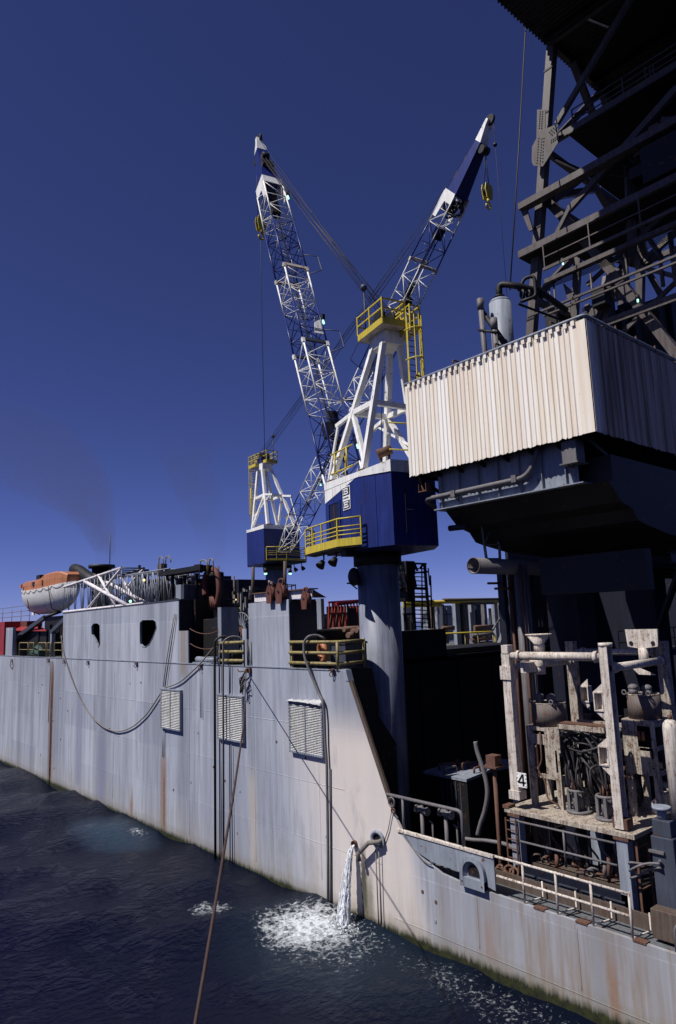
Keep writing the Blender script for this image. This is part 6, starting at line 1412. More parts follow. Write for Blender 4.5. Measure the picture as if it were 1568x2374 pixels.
# ================================================================== main deck clutter, right of the pedestal (pipe racks)
def deck_z(fr, x, y, Yv): return WY(fr, x, y, Yv)
YP = 33.0
rk = thing('pipe_rack', 'long pipe rack of grey posts with a yellow pipe along its top', 'pipe rack', (38, YP, DK))
for (x, w_, yt, yb, m_) in ((928,.28,520,760,'brownstain'),(1000,.25,560,800,'greydark'),(1095,.62,510,805,'grey'),(1125,.25,510,770,'black'),(1155,.35,540,740,'hose'),(1200,.36,540,740,'grey'),(1290,.40,530,760,'hose'),(1362,.52,510,730,'grey'),(1400,.3,520,760,'hose'),(1235,.2,560,720,'navy')):
    a = WY('c', x, yt, YP); b2 = WY('c', x+4, yb, YP); MB().box((a.x-w_*.4, YP, DK-.02), (a.x+w_*.4, YP+.3, a.z)).build('rack_post', m_, rk)
for (x0, y0, x1, y1, r_, m_) in ((722,540,1460,492,.13,'yellow'),(722,563,985,546,.11,'yellow'),(722,497,910,492,.07,'brownstain'),(1000,520,1460,505,.10,'brownstain'),(1120,545,1350,540,.12,'greydark'),(915,560,1000,555,.08,'greydark')):
    a, b2 = WY('c', x0, y0, YP-.15), WY('c', x1, y1, YP-.15); b2.z = a.z; MB().tube([a, b2], r_, 8).build('pipe_run', m_, rk)
for (x0, x1, y0, y1, m_, Yb) in ((955,1065,560,705,'grey',40),(720,790,560,725,'grey',40),(1140,1200,560,700,'greydark',40),(1215,1275,545,660,'navy',42)):
    a, b2 = WY('c', x0, y0, Yb), WY('c', x1, y1, Yb); o = MB().box((a.x, Yb, DK), (b2.x, Yb+2, a.z)).build('deck_container', m_, bevel=.03)
    tag(o, {'grey':'pale grey', 'greydark':'dark grey', 'navy':'dark blue'}[m_]+' deck house block seen between the pipe rack posts, '+('beside the tall grey post' if x0 == 955 else 'next to the ladder tower' if x0 == 720 else 'under the brown pipe' if x0 == 1140 else 'behind the brown bottles'), 'deck house', 'blocks behind the pipe rack')
    if m_ == 'grey':
        mb = MB()
        for k in range(3): mb.tube([V((a.x+.3+.9*k, Yb-.05, DK)), V((a.x+.3+.9*k, Yb-.05, a.z-.2))], .06, 6)
        mb.beam(V((a.x, Yb-.05, a.z-.8)), V((b2.x, Yb-.05, a.z-.8)), .08, .1); mb.build('pipework', 'greydark', o)
k = 0
for (x0, x1, y) in ((990,1075,715),(990,1075,728),(1215,1350,708),(1215,1350,722),(1215,1350,734)):
    a, b2 = WY('c', x0, y, YP-.9), WY('c', x1, y, YP-.9); k += 1
    tag(MB().tube([a, V((b2.x, b2.y, a.z))], .10, 8).build('drill_pipe', 'pipebrown'), 'brown pipe in the small upper stack beneath the yellow topped rack', 'drill pipe', 'brown pipes on the rack')
for k, y in enumerate((770, 798, 830, 862)):
    a, b2 = WY('c', 1195, y, 30.0), WY('c', 1345, y, 30.0)
    tag(MB().tube([a, V((b2.x, b2.y, a.z))], .13, 10).build('drill_pipe', 'pipebrown' if k % 2 else 'hose'), ('top', 'second', 'third', 'lowest')[k]+' of four thick pipes lying inside the far yellow rail', 'drill pipe', 'thick pipes by the far yellow rail')
t = thing('far_yellow_rail', 'thin yellow rail round the pipe landing under the pipe rack', 'railing', (35, 29.5, DK-.5))
a, b2, c_ = WY('c', 985, 757, 29.5), WY('c', 1340, 742, 29.5), WY('c', 1372, 905, 29.5)
MB().tube(bend([a, b2, V((c_.x, 29.5, b2.z-.3)), c_], .3), .05, 8).build('hand_bar', 'yellow', t)
for x in (1150, 1240, 1345): p = WY('c', x, 748, 29.5); MB().tube([p, V((p.x, p.y, DK-.4))], .04, 6).build('post', 'yellowdirty', t)
MB().box((a.x-1, 29.3, DK-.7), (c_.x+.5, 30.6, DK-.5)).build('landing', 'black', t)
t = thing('diagonal_strut', 'broad pale steel strut leaning beside the dark bay, left of the risers', 'strut', WY('c', 1400, 860, 28))
MB().beam(WY('c', 1395, 850, 28), WY('c', 1475, 640, 28), .55, .25, (0, -1, 0)).build('strut', 'hose', t); MB().beam(WY('c', 1345, 728, 27.8), WY('c', 1465, 535, 27.8), .10, .08).build('thin_brace', 'hose', t); MB().beam(WY('c', 1425, 592, 27.8), WY('c', 1470, 635, 27.8), .10, .08).build('thin_brace', 'hose', t)
# left of the pedestal: red lattice, post, pipes
YL_ = 34
t = thing('red_lattice_frame', 'red latticed boom section lying behind the right yellow rail', 'lattice', WY('b', 1320, 620, YL_))
mb = MB()
for y in (402, 500, 615): mb.beam(WY('b', 1205, y+ (8 if y == 402 else 0), YL_), WY('b', 1440, y-8, YL_), .12, .12)
for i in range(10): x = 1212+i*24; mb.beam(WY('b', x, 410, YL_), WY('b', x+(12 if i % 2 else -6), 612, YL_), .07, .07)
mb.build('lattice', 'red', t); 
mb = MB()
for i in range(9): x = 1212+i*24; mb.beam(WY('b', x, 610, YL_+.8), WY('b', x+26, 420, YL_+.8), .07, .07)
mb.build('rear_lattice', 'rusty', t); MB().beam(WY('b', 1265, 425, YL_-.2), WY('b', 1440, 402, YL_-.2), .22, .22).build('top_chord', 'red', t)
MB().box((WY('b', 1205, 500, YL_+1.6).x, YL_+1.5, DK), (WY('b', 1450, 500, YL_+1.6).x, YL_+1.8, WY('b', 1300, 440, YL_+1.6).z)).build('backing', 'black', t)
a, b2 = WY('b', 1145, 380, 31), WY('b', 1175, 535, 31)
tag(MB().box((a.x, 31, DK), (b2.x, 31.4, a.z)).build('grey_column', 'grey'), 'short grey column left of the red lattice', 'column')
a, b2 = WY('b', 1090, 400, 33), WY('b', 1150, 620, 33)
tag(MB().box((a.x-2, 33, DK), (b2.x, 34, a.z)).build('dark_housing', 'black', bevel=.05), 'dark housing between raised block and grey column', 'housing')
rnd = random.Random(5)
for k in range(7):
    p = WX('b', 1225+k*33, 628+rnd.uniform(-8, 10)+(30 if k == 4 else 0), 25.5); tag(MB().cyl(p, p+V((3, .4, 0)), rnd.uniform(.13, .18), n=12).build('casing_pipe', 'pipebrown'), 'brown pipe end in the row behind the right yellow rail', 'pipe', 'brown pipe ends behind the right yellow rail')
MB().box((24, 27.5, DK), (30, 31, DK+.85)).build('pipe_cradle', 'black', ship)

# ================================================================== main deck left: between deckhouse and raised block
def BX(x, y, X_): return WX('b', x, y, X_)
# hose reel with spokes
X_ = XH+2.2; c_ = WX('b', 520, 640, X_)
t = thing('cable_reel', 'large dark cable reel with radiating spokes beside the raised block', 'reel', (X_, c_.y, DK))
rr = 1.05
for k in range(26):
    a_ = R(360*k/26); MB().beam(c_+V((0, math.cos(a_)*.35, math.sin(a_)*.35)), c_+V((-.12, math.cos(a_)*rr, math.sin(a_)*rr)), .09, .03, (1, 0, 0)).build('spoke', 'grey', t)
MB().torus(c_, (1, 0, 0), rr, .04, 40, 6).build('rim', 'hose', t); MB().cyl(c_+V((.08, 0, 0)), c_+V((.9, 0, 0)), .95, n=28).build('drum', 'black', t); MB().cyl(c_-V((.1, 0, 0)), c_+V((.06, 0, 0)), .28, n=18).build('hub', 'rusty', t)
MB().box((X_-.1, c_.y-.08, DK), (X_+.9, c_.y+.08, c_.z)).build('stand', 'black', t)
# pale post in front of it
p0, p1 = WX('a', 1385, 865, XH+.6), WX('a', 1395, 672, XH+.6)
tag(MB().box((XH+.5, p0.y-.25, DK), (XH+1.6, p0.y+.1, p1.z)).build('pale_fin', 'grey'), 'upright pale steel fin with dark aft face left of the cable reel', 'fin')
# orange-red hose hanging over a frame
X_ = XH+1.6; pts = [WX('a', *q, X_) for q in ((1290,600),(1283,540),(1290,480),(1310,445),(1340,435),(1365,460),(1375,520),(1375,590),(1360,660))]
t = thing('red_hose_bundle', 'thick orange red hose looped over a dark frame on the deckhouse end', 'hose', (X_, pts[4].y, DK+1))
MB().tube(sm(pts, 30), .17, 10).build('hose', 'redrust', t)
for k in range(5): MB().tube([pts[0]+V((.2, -.12*k, 0)), WX('a', 1300+14*k, 690, X_+.2)], .07, 8).build('hanging_hose', 'redrust', t)
a, b2 = WX('a', 1285, 440, X_+.4), WX('a', 1375, 700, X_+.4); MB().box((X_+.4, b2.y, DK), (X_+.8, a.y, a.z-.2)).build('dark_core', 'black', t, bevel=.1)
# top gantry beam and hoops
X_ = XH+1.2; a, b2 = WX('a', 1035, 465, X_), WX('a', 1300, 470, X_)
t = thing('hose_gantry', 'black gantry beam with yellow hoops above the deckhouse end', 'gantry', (X_, a.y, zA))
MB().beam(V((X_, a.y, a.z)), V((X_, b2.y, a.z)), .9, .28).build('beam', 'black', t)
for x in (1045, 1085, 1160, 1235): p = WX('a', x, 470, X_); MB().beam(V((X_, p.y, p.z)), V((X_, p.y, zA)), .16, .16).build('support', 'black', t)
for k in range(2):
    q = [WX('a', *q_, X_) for q_ in (((1135,490),(1095,490),(1120,530)) if k == 0 else ((1200,485),(1245,500),(1200,530)))]; MB().prism(q, (.4, 0, 0)).build('side_plate', 'black', t)
for (x0, y0, x1, y1, x2) in ((998,450,998,362,1025),(1040,395,1042,358,1070),(1250,470,1258,380,1300),(1300,470,1318,372,1338)):
    pp = [WX('a', *q_, X_-.4) for q_ in ((x0, y0), (x1, y1), ((x1+x2)/2, y1-6), (x2, y1+3), (x2+3, y0-5))]; MB().tube(bend(pp, .2), .036, 8).build('yellow_hoop', 'yellowdirty', t)
p = WX('a', 1008, 440, X_-.3); MB().box((X_-.4, p.y-.3, p.z-.35), (X_, p.y+.25, p.z+.4)).build('switch_box', 'hose', t)
mb = MB()
for x in (1000, 1020, 1055): a, b2 = WX('a', x, 460, X_-.2), WX('a', x, 690, X_-.2); MB().tube([a, V((X_-.2, a.y, zA))], .06, 6).build('thin_leg', 'brownstain', t)
p = WX('a', 1215, 420, X_); MB().prism([WX('a', *q_, X_) for q_ in ((1195,455),(1220,405),(1245,402),(1245,455))], (.3, 0, 0)).build('black_fin', 'black', t)
# background blocks between
for (x0, y0, x1, y1, X_, m_, lab) in ((1392,510,1500,690,26,'navy','dark blue block behind the red hose loop'),(1485,525,1532,700,27,'grey','pale block to the left of the far crane base'),(1532,530,1600,760,28,'navy','dark block under the far crane base'),(1392,650,1440,720,24,'hose','small pale block low behind the red hose loop')):
    a, b2 = WX('a', x0, y0, X_), WX('a', x1, y1, X_); o = MB().box((X_, b2.y, DK), (X_+2.5, a.y, a.z)).build('deck_block', m_, bevel=.03); tag(o, lab, 'deck block', 'blocks left of the raised block')
    if m_ == 'navy':
        for k in range(3): MB().tube([V((X_-.1, b2.y+.4+k*.7, DK)), V((X_-.1, b2.y+.4+k*.7, a.z+.25))], .06, 6).build('pipework', 'brownstain', o)
for (x, y, r_) in ((1478, 625, 'lampwarm'),): 
    p = WX('a', x, y, 24); tag(MB().sphere(p, .07, 10, 6).build('deck_lamp', 'lampwarm'), 'small warm deck lamp glowing near the pale block', 'lamp')
for k, (x, y) in enumerate(((1420, 700), (1425, 740), (1490, 690))):
    a = WX('a', x-12, y-10, 23); b2 = WX('a', x+22, y+14, 23); t = thing('yellow_hoop_rail', ('upper', 'lower', 'right')[k]+' small yellow hoop rail amid dark machinery behind the cable reel', 'railing', (23, a.y, b2.z), 'small yellow hoops behind the reel')
    MB().tube(bend([V((23, a.y, b2.z)), V((23, a.y, a.z)), V((23, b2.y, a.z)), V((23, b2.y, b2.z))], .05), .05, 6).build('hoop', 'yellow', t)
rnd = random.Random(15)
for k in range(22):
    x = rnd.uniform(1390, 1560); y0_ = rnd.uniform(560, 760); X_ = rnd.uniform(22, 26); a = WX('a', x, y0_, X_)
    if a.z > DK+.2: tag(MB().beam(a, V((a.x, a.y, DK)), .14, .14).build('deck_stanchion', rnd.choice(('black', 'hose', 'black', 'brownstain'))), 'thin upright stanchion amid the dark deck machinery behind the cable reel', 'stanchion', 'stanchions behind the cable reel')
tag(MB().box((22.5, 29.2, DK), (26, 35.0, DK+1.6)).build('winch_house', 'black', bevel=.1), 'low black winch housing behind the left yellow rail', 'housing')
# far crane base surround
t = thing('crane_base_rail', 'faint yellow railing round the far crane foot', 'railing', (C2[0], C2[1], DK))
for z in (12.2, 12.8, 13.5, 14.2, 14.9): MB().torus((C2[0], C2[1], z), (0, 0, 1), 1.9, .045, 24, 6).build('ring_bar', 'yellowdirty', t)
for k in range(8): a_ = R(45*k); MB().tube([V((C2[0]+1.9*math.cos(a_), C2[1]+1.9*math.sin(a_), DK)), V((C2[0]+1.9*math.cos(a_), C2[1]+1.9*math.sin(a_), 15.0))], .05, 6).build('post', 'yellowdirty', t)
for k, x in enumerate((712, 905)):
    p = V((0,0,CAMZ))+ray('b', x, 180)*61.5; t = thing('crane_floodlight', ('left', 'right')[k]+' green white floodlight under the far crane house', 'floodlight', p, 'floodlights under the far crane'); MB().tube([p+V((0,0,.45)), p], .12, 10, .2).build('shade', 'black', t); MB().sphere(p-V((0, 0, .0)), .16, 12, 8).build('bulb', 'lamp', t)

# ================================================================== stored lattice booms, funnel, lifeboat
def truss(name, lab, A, B, wa, ha, wb, hb, n, mat, r_=.06):
    t = thing(name, lab, 'boom section', A, 'stored boom sections'); A, B = V(A), V(B); d_ = (B-A).normalized(); sd_ = V((1, 0, 0)); u_ = sd_.cross(d_).normalized(); u_ = u_ if u_.z > 0 else -u_
    def q(s_, a, b3): return lerp(A, B, s_)+sd_*a*(wa+(wb-wa)*s_)/2+u_*(b3*(ha+(hb-ha)*s_)/2)
    for a in (-1, 1):
        for b3 in (-1, 1): MB().tube([q(0, a, b3), q(1, a, b3)], r_*1.4, 8).build('chord', mat, t)
    mb = MB()
    for i in range(n):
        s0, s1 = i/n, (i+1)/n; g_ = 1 if i % 2 else -1
        for a in (-1, 1): mb.tube([q(s0, a, -g_), q(s1, a, g_)], r_, 5); mb.tube([q(s0, a, -1), q(s0, a, 1)], r_, 5); mb.tube([q(s0, -1, a), q(s1, 1, a)], r_*.8, 5)
    mb.build('lacing', mat, t); return t
X_ = XH+.55
def AX(x, y, X__=X_): return WX('a', x, y, X__)
# tapered section nearest the side: triangle shape outline of the photograph
L0, L1_, L2_, L3_ = AX(405, 712), AX(405, 545), AX(765, 425), AX(900, 675)
t = thing('stored_boom_section', 'white lattice boom section with a pointed end lying along the deckhouse roof', 'boom section', (X_, L3_.y, zA+.1), 'stored boom sections')
zb0 = zB+.16; mb = MB()
for X__ in (X_, X_+1.6):
    yL, yM, yR_ = L1_.y, L2_.y, AX(905, 675).y; zl, zm = L1_.z, L2_.z
    MB().tube([V((X__, yL, zb0)), V((X__, yR_, zb0+.06))], .10, 8).build('chord', 'chalk' if X__ == X_ else 'greydark', t); MB().tube([V((X__, yL, zl)), V((X__, yM, zm))], .10, 8).build('chord', 'chalk' if X__ == X_ else 'greydark', t)
    pj = AX(800, 685); MB().tube([V((X__, AX(535,510).y, AX(535,510).z)), V((X__, pj.y, zb0+.05))], .13, 8).build('long_diagonal', 'chalk', t); MB().tube([V((X__, AX(545,690).y, zb0)), V((X__, yM, zm))], .09, 8).build('long_diagonal', 'chalk', t); MB().tube([V((X__, AX(620,470).y, AX(620,470).z)), V((X__, AX(730,672).y, zb0))], .10, 8).build('long_diagonal', 'chalk', t)
    mb = MB(); n = 16
    for i in range(n+1):
        y = yL+(yM-yL)*i/n; zt2 = zl+(zm-zl)*i/n; y2 = y+(yM-yL)/n*(.5 if i % 2 else -.3); mb.tube([V((X__, y, zt2)), V((X__, y2, zb0))], .036, 5)
    mb.build('lacing', 'grey', t)
mb = MB()
for i in range(12): y = L1_.y+(L2_.y-L1_.y)*i/11; z = L1_.z+(L2_.z-L1_.z)*i/11; mb.tube([V((X_, y, z)), V((X_+1.6, y, z))], .05, 5); mb.tube([V((X_, y, zb0)), V((X_+1.6, y-.5, zb0))], .05, 5)
mb.build_each('cross_lacing', 'greydark', t)
a, b2 = AX(750, 485, XH+1.2), AX(1010, 495, XH+1.2)
truss('stored_boom_section', 'second lattice boom section lying right of the pointed one on the roof', (XH+1.5, a.y, (a.z+zb0)/2), (XH+1.5, b2.y-2.0, (a.z+zb0)/2-.05), 1.4, a.z-zb0, 1.4, a.z-zb0, 11, 'grey', .032)
truss('stored_boom_section', 'dark lattice boom section half hidden behind the white ones on the roof', (XH+3.2, AX(420,600).y, zb0+1.0), (XH+3.2, AX(1000,600).y, zb0+.95), 1.3, 1.6, 1.3, 1.6, 16, 'greydark', .04)
mb = MB(); mb.box((XH+.2, 36.5, zA-.05), (XH+3.4, 37.6, zA+.16)); o = mb.build('roof_sleeper', 'black'); tag(o, 'dark sleeper beam under the right end of the stored booms', 'beam')
p = AX(905, 502, XH+.5); tag(MB().sphere(p, .08, 10, 6).build('warm_roof_lamp', 'lampwarm'), 'warm lamp glowing on the upper bar of the stored booms', 'lamp')
p = AX(820, 635, XH+2.5); tag(MB().sphere(p, .11, 10, 6).build('green_roof_lamp', 'lamp'), 'small greenish lamp shining through the boom lattice', 'lamp')
# dark machinery beyond the stored booms
X_m = 26; a, b2 = WX('a', 800, 545, X_m), WX('a', 960, 690, X_m)
tag(MB().box((X_m, b2.y, DK), (X_m+3, a.y, a.z)).build('dark_deckhouse', 'navy', bevel=.05), 'dark deckhouse block seen behind the stored booms', 'deckhouse')
a, b2 = WX('a', 828, 440, X_m), WX('a', 868, 550, X_m)
tag(MB().box((X_m+.2, b2.y, DK+2), (X_m+1, a.y, a.z)).box((X_m+.3, (a.y+b2.y)/2-.1, a.z), (X_m+.5, (a.y+b2.y)/2+.1, a.z+.4)).build('dark_vent_post', 'greydark'), 'small dark vent post sticking up behind the stored booms', 'vent')
# funnel
X_f = 27; a, b2, c_ = WX('a', 570, 420, X_f), WX('a', 715, 420, X_f), WX('a', 530, 480, X_f)
t = thing('ship_funnel', 'black ship funnel with a slanting duct, smoke drifting from its top', 'funnel', (X_f, (a.y+b2.y)/2, DK)); yc = (a.y+b2.y)/2; rr = 1.2
MB().tube([V((X_f, yc, DK)), V((X_f, yc, a.z-.35))], rr*.78, 24).build('stack', 'black', t)
MB().tube([V((X_f, yc, a.z-.35)), V((X_f, yc, a.z-.05))], rr*1.05, 28).build('stack_cap', 'black', t)
MB().tube([WX('a', 470, 435, X_f), WX('a', 500, 445, X_f), WX('a', 560, 490, X_f), WX('a', 640, 540, X_f)], .62, 14).build('slanting_duct', 'black', t)
MB().beam(WX('a', 462, 425, X_f), WX('a', 475, 470, X_f), .5, .3).build('duct_flap', 'greydark', t)
p = WX('a', 693, 208, X_f-1); q = WX('a', 690, 440, X_f-1); tag(MB().tube([q, p], .04, 6).build('whip_aerial', 'greydark'), 'tall thin whip aerial standing beside the black funnel', 'aerial')
# smoke
m, tt_, bs = new_mat('smoke'); tt_.nodes.remove(bs); pv = nd(tt_, 'ShaderNodeVolumePrincipled'); pv.inputs['Color'].default_value = (.16, .13, .13, 1)
g_ = nd(tt_, 'ShaderNodeTexCoord'); n1 = nd(tt_, 'ShaderNodeTexNoise'); n1.inputs['Scale'].default_value = .38; n1.inputs['Detail'].default_value = 3; tt_.links.new(g_.outputs['Object'], n1.inputs['Vector'])
sp_ = nd(tt_, 'ShaderNodeSeparateXYZ'); tt_.links.new(g_.outputs['Generated'], sp_.inputs[0])
vv_ = nd(tt_, 'ShaderNodeAttribute'); 
den = math_(tt_, 'MULTIPLY', ramp(tt_, n1.outputs[0], .32, .72).outputs[0], .22); gp2 = nd(tt_, 'ShaderNodeNewGeometry'); vd_ = nd(tt_, 'ShaderNodeVectorMath', operation='DISTANCE'); tt_.links.new(gp2.outputs['Position'], vd_.inputs[0]); vd_.inputs[1].default_value = (28, 66, 16)
den = math_(tt_, 'MULTIPLY', den, math_(tt_, 'DIVIDE', 1.0, math_(tt_, 'ADD', 1.0, math_(tt_, 'POWER', math_(tt_, 'DIVIDE', vd_.outputs['Value'], 6.0), 1.5)))); tt_.links.new(den, pv.inputs['Density']); tt_.links.new(pv.outputs[0], tt_.nodes['Material Output'].inputs['Volume']); M['smoke'] = m
ctr = [WX('a', *q_, X_f+1.0+dx_) for q_, dx_ in (((645,400),0),((660,330),0),((640,230),1),((600,120),2),((560,20),3),((490,-70),5),((400,-170),7),((290,-240),9),((150,-310),11),((-20,-370),13),((-300,-430),15))]
rad = [.8, 1.0, 1.5, 2.2, 3.0, 4.2, 5.6, 7.0, 8.5, 10, 11.5]
mb = MB(); mb.tube(sm(ctr, 30), 1, 16)
n16 = len(mb.v)//16; cpts = sm(ctr, 30)
for i in range(n16):
    f_ = i/(n16-1)*(len(rad)-1); i0 = int(min(f_, len(rad)-2)); r_ = rad[i0]+(rad[i0+1]-rad[i0])*(f_-i0)
    for j in range(16): mb.v[i*16+j] = cpts[i]+(mb.v[i*16+j]-cpts[i])*r_
o = mb.build('funnel_smoke', 'smoke'); tag(o, None, None, kind='stuff')
cp2 = sm([V((0,0,CAMZ))+ray('D', *q_)*dd for q_, dd in (((500,1345),62),((497,1290),62),((490,1230),63),((470,1170),64),((450,1100),66),((430,1030),68))], 24)
mb = MB(); mb.tube(cp2, 1, 16)
for i in range(len(cp2)):
    r_ = .6+2.3*(i/(len(cp2)-1))
    for j in range(16): mb.v[i*16+j] = cp2[i]+(mb.v[i*16+j]-cp2[i])*r_
o = mb.build('vent_smoke', 'smoke'); tag(o, None, None, kind='stuff')

# lifeboat
X_b = 21.0
yb0, yb1 = WX('a', 165, 600, X_b).y, WX('a', 480, 600, X_b).y
lb = thing('lifeboat', 'orange topped white lifeboat hanging above the left end of the deckhouse', 'lifeboat', (X_b, (yb0+yb1)/2, WX('a', 300, 715, X_b).z))
zk = WX('a', 290, 715, X_b).z; zg = WX('a', 290, 565, X_b).z; Lb = yb0-yb1; ymid = (yb0+yb1)/2
rings = []
for i in range(17):
    s_ = -1+2*i/16; wd = 1.3*(1-abs(s_)**2.6)**.6+.02; kz = zk+(abs(s_)**3.0)*.95; gz_ = zg+.35*s_*s_
    rings.append([V((X_b+wd*math.sin(R(a_))*(1 if abs(a_) < 60 else 1.02), ymid+Lb/2*s_*(1 if abs(a_) > 60 else .93+.07*abs(a_)/60), kz+(gz_-kz)*(1-math.cos(R(abs(a_))))**.85)) for a_ in (-90, -72, -54, -36, -18, 0, 18, 36, 54, 72, 90)])
mb = MB(); n = 11; vs = [p for r_ in rings for p in r_]; mb.add(vs, [(i*n+j, i*n+j+1, (i+1)*n+j+1, (i+1)*n+j) for i in range(16) for j in range(n-1)], True)
mb.add([p for r_ in rings for p in (r_[0], r_[-1])], [(2*i, 2*i+1, 2*i+3, 2*i+2) for i in range(16)]); mb.build('boat_hull', 'white', lb)
rings = []
for i in range(15):
    s_ = -.90+1.80*i/14; wd = 1.12*(1-abs(s_)**3.0)**.6+.05; gz_ = zg+.30*s_*s_; ht = .80*(1-abs(s_)**7)+.10-.12*max(0, s_)
    if s_ < -.1: ht += .30*min(1, (-.1-s_)*6)*(1-abs(s_)**8)
    rings.append([V((X_b+wd*c1, ymid+Lb/2*s_, gz_+ht*h_)) for c1, h_ in ((-1, .0), (-1.0, .5), (-.94, .9), (-.82, 1.0), (.82, 1.0), (.94, .9), (1.0, .5), (1, .0))])
mc_ = MB().loft(rings); mc_.sm = [False]*len(mc_.sm); mc_.build('canopy', 'orange', lb)
mb = MB()
for k in (-.62, -.1, .25): yk = ymid+Lb/2*-k; MB().box((X_b-1.27, yk-.25, zg+.35), (X_b-1.15, yk+.15, zg+.7)).build('hatch', 'greydark' if k == -.1 else 'orange', lb)
pts = []
for i in range(29): s_ = -.85+1.7*i/28; wd = 1.3*(1-abs(s_)**2.6)**.6+.05; pts.append(V((X_b-wd, ymid+Lb/2*s_, zg+.3*s_*s_-.05-.22*abs(math.sin(i*math.pi/4)))))
MB().tube(pts, .02, 5).build('grab_line', 'rope', lb)
for k in (.35, -.55): MB().tube([V((X_b-1.3, ymid+Lb*.5*k, zg+.1)), V((X_b-.95, ymid+Lb*.5*k, zk+.35)), V((X_b, ymid+Lb*.5*k, zk))], .035, 6).build('gripe_strap', 'rubber', lb)
mb = MB(); q = WX('a', 262, 488, X_b); mb.box((X_b-.3, q.y-.5, q.z-.35), (X_b+.3, q.y+.5, q.z+.25)); mb.tube([q, V((X_b, yb0-.3, zg+.5))], .05, 6); mb.build('release_gear', 'black', lb)
# davit frames
for k, (x0, y0, x1, y1) in enumerate(((85, 880, 285, 735), (325, 830, 440, 720))):
    Xd = 19.9; a, b2 = WX('a', x0, y0, Xd), WX('a', x1, y1, Xd)
    t = thing('lifeboat_davit', ('left', 'right')[k]+' slanting davit arm under the lifeboat', 'davit', (Xd, a.y, DK), 'lifeboat davits')
    MB().beam(a, b2, .3, .34).build('arm', 'greydark', t); MB().box((Xd-.15, a.y-.5, DK), (Xd+.15, a.y-.15, a.z-.1)).build('post', 'grey', t); MB().tube([b2, V((X_b, b2.y-.6, zk+.1))], .12, 8).build('cradle_link', 'black', t)
    p = WX('a', 250+70*k, 790-k*10, Xd+.3); MB().beam(V((p.x, p.y, p.z)), V((p.x, p.y, DK)), .22, .22).build('strut', 'black', t)
t = thing('davit_platform', 'dark platform carrying the lifeboat davits', 'platform', (22, ymid-1, DK+1.5)); MB().box((21.0, WX('a', 390, 750, 21).y, WX('a', 390, 765, 21).z-1.4), (23, ymid+1, zk-.25)).build('housing', 'black', t, bevel=.05)
# red cabin and shed at the far left, rails
a, b2 = WX('a', 0, 765, XH+.3), WX('a', 32, 920, XH+.3)
tag(MB().box((XH+.2, b2.y, DK), (XH+3, b2.y+8, a.z)).build('red_cabin', 'red', bevel=.03), 'red cabin cut off by the left edge of the picture', 'cabin')
a, b2 = WX('a', 40, 800, XH+.5), WX('a', 300, 980, XH+.5); c0 = WX('a', 55, 795, XH+2)
t = thing('red_roof_shed', 'dark shed with a bright red sloping roof left of the lifeboat davits', 'shed', (XH+1, b2.y, DK))
MB().box((XH+1.2, WX('a', 292, 900, XH+1.2).y, DK), (XH+3.5, WX('a', 70, 900, XH+1.2).y, WX('a', 150, 822, XH+1.2).z)).build('walls', 'black', t)
MB().prism([WX('a', 45, 797, XH+1.6), WX('a', 75, 820, XH+.9), WX('a', 292, 823, XH+.9), WX('a', 265, 798, XH+1.6)], (0, 0, .06)).build('roof', 'red', t)
MB().box((XH+.02, WX('a', 78, 900, XH).y, DK), (XH+.3, WX('a', 36, 900, XH).y, WX('a', 60, 800, XH).z)).build('end_pillar', 'hull', t)
MB().box((XH+1.6, WX('a', 170, 770, XH+1.6).y, WX('a', 170, 797, XH+1.6).z), (XH+3, WX('a', 50, 770, XH+1.6).y, WX('a', 110, 765, XH+1.6).z)).build('roof_box', 'redrust', t)
t = thing('far_deck_rail', 'thin grey railing above the red cabin at the left edge', 'railing', WX('a', 100, 760, XH+2))
for y in (685, 715, 742): a, b2 = WX('a', -20, y, XH+2), WX('a', 190, y-5+(6 if y > 700 else 0), XH+2); MB().tube([a, V((a.x, b2.y, a.z))], .03, 6).build('rail_bar', 'hose', t)
for x in (20, 78, 135, 188): a = WX('a', x, 683, XH+2); MB().tube([a, V((a.x, a.y, DK+2.2))], .03, 6).build('post', 'hose', t)
for k in range(5):
    x0 = (125, 185, 245, 300, 345)[k]; x1 = (175, 212, 290, 318, 390)[k]; a, b2 = WX('a', x0, 895, XH+.15), WX('a', x1, 980, XH+.15)
    t = thing('deck_hoop_rail', 'small yellow hoop railing at the deck edge beneath the lifeboat', 'railing', (XH+.15, a.y, DK), 'yellow hoop rails under the lifeboat')
    MB().tube(bend([V((XH+.15, a.y, DK)), V((XH+.15, a.y, a.z)), V((XH+.15, b2.y, a.z)), V((XH+.15, b2.y, DK))], .12), .045, 6).build('hoop', 'yellowdirty', t); zc_ = (a.z+DK)/2; MB().tube([V((XH+.15, a.y, zc_)), V((XH+.15, b2.y, zc_))], .035, 6).build('middle_bar', 'yellowdirty', t)
c_ = WX('a', 235, 945, XH+.8); rings = []; rnd = random.Random(2)
for i in range(9):
    s_ = -1+2*i/8; rings.append([V((XH+.8+.5*math.cos(R(a_))*(1-.3*abs(s_)), c_.y+1.3*s_, DK+(.95-.5*abs(s_+.2)+rnd.uniform(-.07, .07))*max(0, math.sin(R(a_))))) for a_ in range(0, 181, 18)])
tag(MB().loft(rings, caps=True).build('tarpaulin', 'cloth'), 'dark green tarpaulin heaped over gear under the lifeboat', 'tarpaulin')
p = WX('a', 207, 705, XH+1.5); tag(MB().box((XH+1.5, p.y-.25, p.z-.25), (XH+1.6, p.y+.25, p.z+.25)).build('white_board', 'white'), 'small white board beneath the lifeboat bow', 'board')

